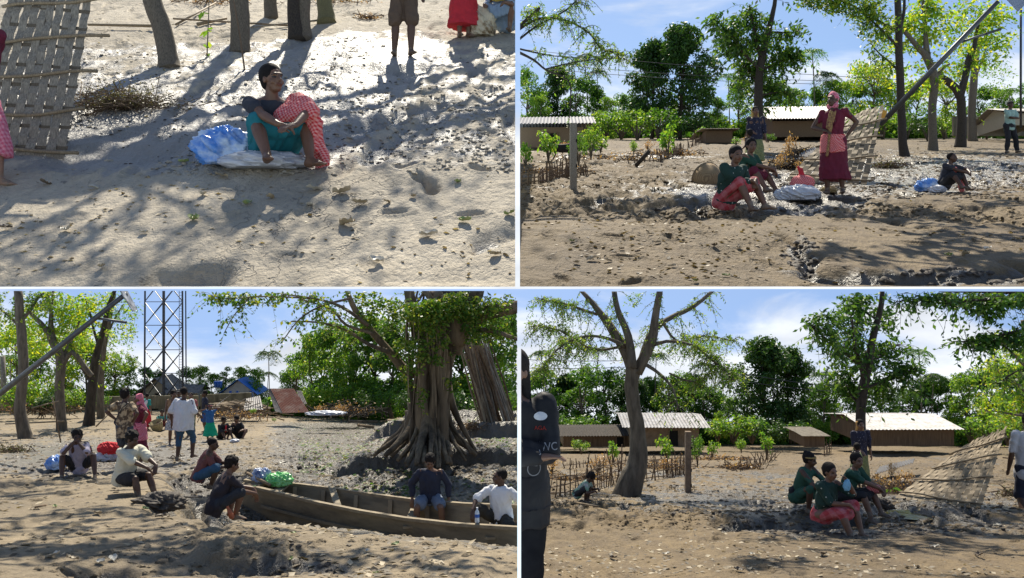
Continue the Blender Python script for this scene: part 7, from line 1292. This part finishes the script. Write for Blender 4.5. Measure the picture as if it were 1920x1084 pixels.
person(BL, sitpt(BL, 275, 808), 1.55, 145, 'woman in turquoise blouse with white shawl and red skirt, turned away', 'stand', 'm', [('shirt', cloth('turquoise', (.02, .33, .30)), {}), ('skirt', REDB(), {'len': 1.7, 'w': 1.1}), ('drape', WHT(), {'caps': d_([((-.14, .10, 1.3), (-.06, .16, 1.0), .05, .08), ((-.06, .14, 1.0), (-.02, .14, .82), .08, .07)])})], 'cropped', look=(60, 0), vox=.014, fingers=False)
person(BL, sitpt(BL, 304, 806), 1.45, 20, 'squatting woman in aqua top behind the straw basket', 'squat', 'm', [('shirt', cloth('aqua', (.10, .42, .36)), {}), ('skirt', MAR(), {'len': 1.3})], 'bun', vox=.014, fingers=False)
person(BL, sitpt(BL, 344, 866), 1.70, 172, 'man in white shirt and rolled up blue jeans walking away from the camera', 'stand', 'd',
 [('shirt', WHT(), {'sl': .85, 'bot': -.18, 'loose': 1.6, 'bell': .016, 't': .030}), ('trousers', DENIM(), {'len': 1.25})], 'cropped', vox=.010, girth=1.12, fl=(.12, .05, .07), fr=(-.13, -.14, .12), hl=(.30, -.06, .84), hr=(-.27, -.2, .98), look=(6, 0))
person(BL, sitpt(BL, 325, 834), 1.62, 35, 'man in brown vest and checked lungi facing the white shirted man', 'stand', 'm', [('vest', cloth('brown', (.17, .085, .05)), {}), ('skirt', check('grey check cloth', (.62, .60, .58), (.30, .30, .34), 14), {'len': 1.05, 'w': .5}), ('drape', cloth('tan', (.34, .2, .11)), {'caps': d_([((-.14, -.06, 1.32), (-.12, -.12, .80), .05, .05)])})], 'short', look=(10, 0), vox=.013, fingers=False)
person(BL, sitpt(BL, 336, 822), 1.70, 20, 'man in light blue shirt and dark cap in the middle of the crowd', 'stand', 'd', [('shirt', cloth('light blue', (.36, .48, .62)), {}), ('trousers', cloth('grey', (.12, .12, .14)), {'len': 1.8}), ('cap', BLK(), {'fold': 0})], 'cropped', look=(-20, 0), vox=.014, fingers=False)
person(BL, sitpt(BL, 358, 820), 1.60, 10, 'man in salmon pink shirt half hidden behind the white shirt', 'stand', 'm', [('shirt', cloth('salmon', (.52, .16, .16)), {}), ('trousers', cloth('olive', (.16, .18, .10)), {'len': 1.7})], 'cropped', vox=.014, fingers=False)
person(BL, sitpt(BL, 385, 812), 1.66, -60, 'youth in navy T-shirt and blue shorts standing sideways in the crowd', 'stand', 'd', [('shirt', NAVY(), {}), ('shorts', cloth('royal blue', (.03, .09, .30)), {'len': .9})], 'short', look=(20, 0), vox=.014, fingers=False)
person(BL, sitpt(BL, 394, 828), 1.20, 10, 'girl in bright green skirt and blue top with both hands at her head', 'stand', 'm',
 [('shirt', cloth('blue', (.03, .14, .38)), {'sl': .4}), ('skirt', cloth('emerald', (.0, .42, .24)), {'len': 1.55, 'w': 1.7}), ('band', cloth('rose', (.62, .25, .26)), {'fold': 0})], 'short', look=(30, 0), vox=.013, hl=(.16, -.04, 1.46), hr=(-.20, -.10, 1.40), el=(1, -.1, .0), er=(-1, -.1, 0), fingers=False)
person(BL, sitpt(BL, 417, 824), 1.45, 50, 'child in black and red top sitting on the bank, left of the pair', 'sit', 'd', [('shirt', BLK(), {'sl': 1.6}), ('shorts', BLK(), {}), ('drape', REDB(), {'caps': d_([((.05, -.16, .5), (.02, -.18, .3), .035, .035)])})], 'topbun', look=(0, -10), vox=.014, fingers=False)
person(BL, sitpt(BL, 446, 822), 1.50, -15, 'youth in black T-shirt sitting with one leg out, right of the pair', 'sit', 'm', [('shirt', BLK(), {}), ('shorts', BLK(), {})], 'short', look=(0, -8), vox=.014, fl=(.40, -.34, .07), kl=(.6, 0, .8), hl=(.32, -.36, .34), fingers=False)
# lower left: near seated men
person(BL, sitpt(BL, 146, 893), 1.62, 16, 'man in pale T-shirt sitting with hands at his mouth beside the blue sack', 'sit', 'd',
 [('shirt', M('printed lilac cloth', (.44, .40, .50), (.36, .33, .42), .85, 8), {'sl': .8}), ('shorts', BLK(), {'len': .8})], 'mop', look=(16, -4), vox=.0105, pel=(0, .10, .17), fl=(.36, -.38, .06), fr=(-.20, -.40, .06), kl=(.2, 0, 1), kr=(-.25, 0, 1), hl=(.055, -.24, .66), hr=(-.035, -.24, .67), el=(.9, -.5, -1), er=(-.9, -.5, -1), hdl=(-.5, .3, .7), hdr=(.5, .3, .7))
person(BL, sitpt(BL, 118, 880), 1.45, 10, 'woman with red shawl almost hidden behind the man in the pale T-shirt', 'sit', 'd', [('shirt', BLK(), {}), ('skirt', REDB(), {'len': 1.3})], 'bun', vox=.014, fingers=False, pel=(.30, .34, .12), fl=(.55, -.16, .07), fr=(.35, -.16, .07), hl=(.5, -.1, .4), hr=(.35, -.1, .4))
person(BL, sitpt(BL, 246, 926), 1.62, 62, 'youth in cream T-shirt printed black and yellow on the back, sitting sideways', 'sit', 'd',
 [('shirt', M('cream printed cloth', (.66, .64, .50), (.62, .60, .47), .85, 8), {'sl': .9, 'bot': -.10, 'loose': 1.6, 'bell': .02}), ('shorts', BLK(), {'len': .8, 'bell': .02})], 'mop', look=(10, -14), vox=.0105, girth=1.05, pel=(0, .16, .24), lean=(0, -.30, 1), fl=(.12, -.42, -.06), fr=(-.12, -.34, -.10), kl=(.1, -.6, 1), kr=(-.1, -.6, 1), hl=(.10, -.46, .46), hr=(-.06, -.44, .45), fdl=(.2, -1, -.1))
person(BL, px(BL, 386, 916, 17.2), 1.62, 100, 'man in brick red T-shirt squatting at the edge of the gully', 'squat', 'd',
 [('shirt', cloth('brick', (.19, .070, .065)), {'sl': .85, 'bot': -.12}), ('shorts', DENIM(), {'len': .9})], 'cropped', vox=.0105, pel=(0, .12, .26), lean=(0, -.45, 1), hl=(.10, -.46, .46), hr=(-.08, -.40, .42), look=(0, -6))
person(BL, px(BL, 424, 974, 13.6), 1.62, 122, 'man in black T-shirt squatting nearest the boat, orange cloth at his waist', 'squat', 'm',
 [('shirt', cloth('off black', (.03, .024, .030)), {'sl': .85, 'bot': -.16}), ('shorts', cloth('dark grey', (.035, .038, .045)), {'len': .95}), ('drape', cloth('orange', (.52, .17, .09)), {'caps': d_([((-.17, .04, .30), (-.20, .0, .16), .035, .045), ((-.2, 0, .16), (-.17, -.04, .08), .035, .03)]), 'name': 'waist_cloth'})], 'mop', vox=.0105, pel=(0, .16, .24), lean=(0, -.45, 1), hl=(.10, -.44, .40), hr=(-.10, -.42, .36), look=(0, -14), curl=1.0)
# lower right view
person(BR, sitpt(BR, 1514, 960), 1.55, 40, 'squatting woman in green dress with her hair in a high bun', 'squat', 'd', [('shirt', cloth('leaf green', (.03, .105, .068)), {'sl': .8}), ('skirt', cloth('leaf green', (.03, .105, .068)), {'len': 1.25}), ('band', cloth('ochre', (.35, .24, .08)), {'fold': 0}), ('bag', BLK(), {'at': (-.12, .18, .34)})], 'topbun', look=(22, -8), vox=.0115, pel=(0, .16, .26), lean=(0, -.35, 1), fingers=False)
pa = person(BR, sitpt(BR, 1556, 1000), 1.55, 30, 'seated woman in dotted green blouse holding a pale blue cloth to her mouth', 'sit', 'm',
 [('shirt', dots('green dotted cloth', (.012, .045, .035), (.45, .50, .45), 13, .13), {'sl': .9, 'bot': -.1}), ('skirt', check('red pink cloth', (.42, .045, .055), (.50, .15, .16), 9), {'len': 1.12})], 'bun', look=(-4, -2), vox=.0105, pel=(0, .12, .24), lean=(0, -.2, 1), fl=(.22, -.36, .05), fr=(-.04, -.42, .0), hl=(.12, -.22, .74), el=(.8, -.2, -1), hr=(.02, -.32, .46), hdl=(-.5, .2, .8))
pb = person(BR, sitpt(BR, 1594, 966), 1.58, 46, 'seated woman in dark top holding a green leaf twig, at the back of the trio', 'sit', 'm',
 [('shirt', GRN(), {'sl': .8}), ('skirt', BLK(), {'len': .95}), ('drape', RED(), {'caps': d_([((.10, -.30, .44), (.18, -.38, .42), .05, .05)]), 'name': 'lap_cloth'})], 'bun', look=(-24, 0), vox=.0105, pel=(0, .10, .28), fl=(.14, -.46, .06), fr=(-.16, -.42, .0), hl=(.20, -.46, .46), hr=(.12, -.48, .44))
person(BR, sitpt(BR, 1612, 916), 1.55, 4, 'standing woman in navy printed dress with orange edged veil behind the seated trio', 'stand', 'm',
 [('shirt', dots('navy printed cloth', (.018, .020, .045), (.25, .24, .30), 18, .16), {'sl': 1.3, 'bot': -.25}), ('skirt', M('green print cloth', (.28, .30, .12), (.12, .16, .08), .85, 30), {'len': 1.5, 'w': .6}), ('veil', cloth('amber', (.60, .33, .10)), {'fold': .006})], 'bun', vox=.0115, hr=(-.08, -.24, .92), hl=(.26, -.04, .78))
person(BR, sitpt(BR, 1607, 922), 1.02, -160, 'small child in lime dress hugging the standing woman, back to the camera', 'stand', 'd', [('vest', cloth('lime', (.55, .60, .25)), {}), ('skirt', check('lime check cloth', (.30, .42, .14), (.55, .60, .30), 20), {'len': 1.4, 'w': .6})], 'short', child=True, vox=.012, fingers=False, hl=(.12, -.2, 1.0))
person(BR, sitpt(BR, 1093, 942), 1.05, 70, 'child in green and white shirt squatting by the stick fence', 'squat', 'd', [('shirt', M('green white cloth', (.10, .32, .18), (.5, .5, .48), .85, 7), {}), ('shorts', BLK(), {})], 'mop', look=(0, -35), child=True, vox=.013, fingers=False, lean=(0, -.9, 1))

single('cloth', lump((.045, .03, .085), 77, .2, 4, n=40, m_=26, ridges=.4), cloth('pale blue cloth', (.22, .50, .72)), 'pale blue cloth held to the mouth by the woman in the dotted blouse', 'cloth', BR, inhand(pa, 'l', (-.06, -.02, -.10)), smooth=True)
lt = thing('leaf_twig', 'fresh green leaf twig in the hand of the woman at the back', 'twig', BR, inhand(pb, 'l', (.02, -.06, -.03)))
part('stem', MB().tube([(0, 0, 0), (.08, -.03, .02), (.15, -.05, 0)], .004, 5), BARK, lt); leafobj('leaves', np.array([(.03, 0, .01), (.07, -.02, .02), (.10, -.03, .02), (.13, -.04, .01), (.05, -.02, .02), (.11, -.05, .01)]), .10, leafmat('fresh lime leaf', (.30, .55, .04), (.34, .60, .05), (.4, .65, .06), .4), lt, np.random.default_rng(5), aspect=.55)
for o_ in PROTOS: hide_proto(o_)
# ---------------------------------------------------------------- finish: surfaces, then trim every piece to its own terrace so that the four places never grow into each other
finish_remesh()
bpy.context.view_layer.update()
from mathutils.bvhtree import BVHTree
for o, nm in PROJ:      # prints lie on the cloth
    cl = [c for c in o.parent.children if c.name.startswith(nm)][0]; wr = [c for c in o.parent.children if c.name.startswith('waist_cloth')]
    bv = [BVHTree.FromPolygons([v.co for v in c.data.vertices], [tuple(f.vertices) for f in c.data.polygons]) for c in [cl] + wr]; ml = o.matrix_basis.copy()
    for v in o.data.vertices:
        q = ml @ v.co; ys = [h[0].y for h in (b_.ray_cast(Vector((q.x, -1, q.z)), Vector((0, 1, 0))) for b_ in bv) if h[0] is not None]
        v.co = Vector((q.x, (min(ys) if ys else q.y) - .004, q.z))
    o.matrix_basis = Matrix.Identity(4); o.data.update()
bpy.context.view_layer.update()
PL = {'TL': [((-1, 6 / F, 0))], 'TR': [((1, -15 / F, 0))], 'BL': [((-1, 10 / F, 0)), ((0, -3.5 / F, -1))], 'BR': [((1, -17 / F, 0)), ((0, -4.5 / F, -1))]}
for k_ in ('TL', 'TR'): PL[k_].append((0, -4.5 / F, 1))
def trim():
    count = 0
    for o in list(S.objects):
        if o.type != 'MESH' or o.get('kind') == 'structure' and o.name.startswith('ground'): continue
        r = o
        while r.parent: r = r.parent
        p = PANEL_OF.get(r.name)
        if p is None: continue
        mw = np.array(o.matrix_world); bb = np.array([list(c) + [1] for c in o.bound_box]) @ mw.T
        for pl in PL[p.name]:
            n = np.array(pl, float); dd = bb[:, :3] @ n
            if dd.min() >= 0: continue
            me = o.data
            if me.users > 1: me = me.copy(); o.data = me
            if dd.max() < 0:
                me.clear_geometry(); continue
            count += 1
            # plane in local space: n . (M x + t) = 0
            A = mw[:3, :3]; ln = A.T @ n; off = float(n @ mw[:3, 3]); nn = np.linalg.norm(ln); co_ = -ln * off / (nn * nn)
            bm = bmesh.new(); bm.from_mesh(me)
            if o.get('leafy') or len(me.polygons) > 60000:
                L3 = Vector(ln); kill = [f for f in bm.faces if any(L3.dot(v.co) + off < 0 for v in f.verts)]; bmesh.ops.delete(bm, geom=kill, context='FACES')
            else:
                res = bmesh.ops.bisect_plane(bm, geom=bm.verts[:] + bm.edges[:] + bm.faces[:], dist=1e-6, plane_co=Vector(co_), plane_no=Vector(-ln / nn), clear_outer=True, clear_inner=False)
                ed = [e for e in res['geom_cut'] if isinstance(e, bmesh.types.BMEdge) and e.is_valid]
                try:
                    if ed: bmesh.ops.triangle_fill(bm, edges=ed, use_beauty=False) if len(ed) < 4000 else None
                except Exception: pass
            bm.to_mesh(me); bm.free(); me.update()
            if len(me.polygons): 
                bb = np.array([list(c) + [1] for c in o.bound_box]) @ mw.T
                co2 = np.empty(len(me.vertices) * 3, np.float32); me.vertices.foreach_get('co', co2); q = np.c_[co2.reshape(-1, 3), np.ones(len(me.vertices))] @ mw.T; bb = np.stack([q.min(0), q.max(0)])
                import itertools
                bb = np.array([[bb[i][0], bb[j][1], bb[k][2], 1] for i, j, k in itertools.product((0, 1), repeat=3)])
    return count
trim()
for o in list(S.objects):
    if o.type == 'MESH' and len(o.data.polygons) == 0 and not o.children: bpy.data.objects.remove(o)
for o in list(S.objects):
    if o.type == 'EMPTY' and not o.children: bpy.data.objects.remove(o)
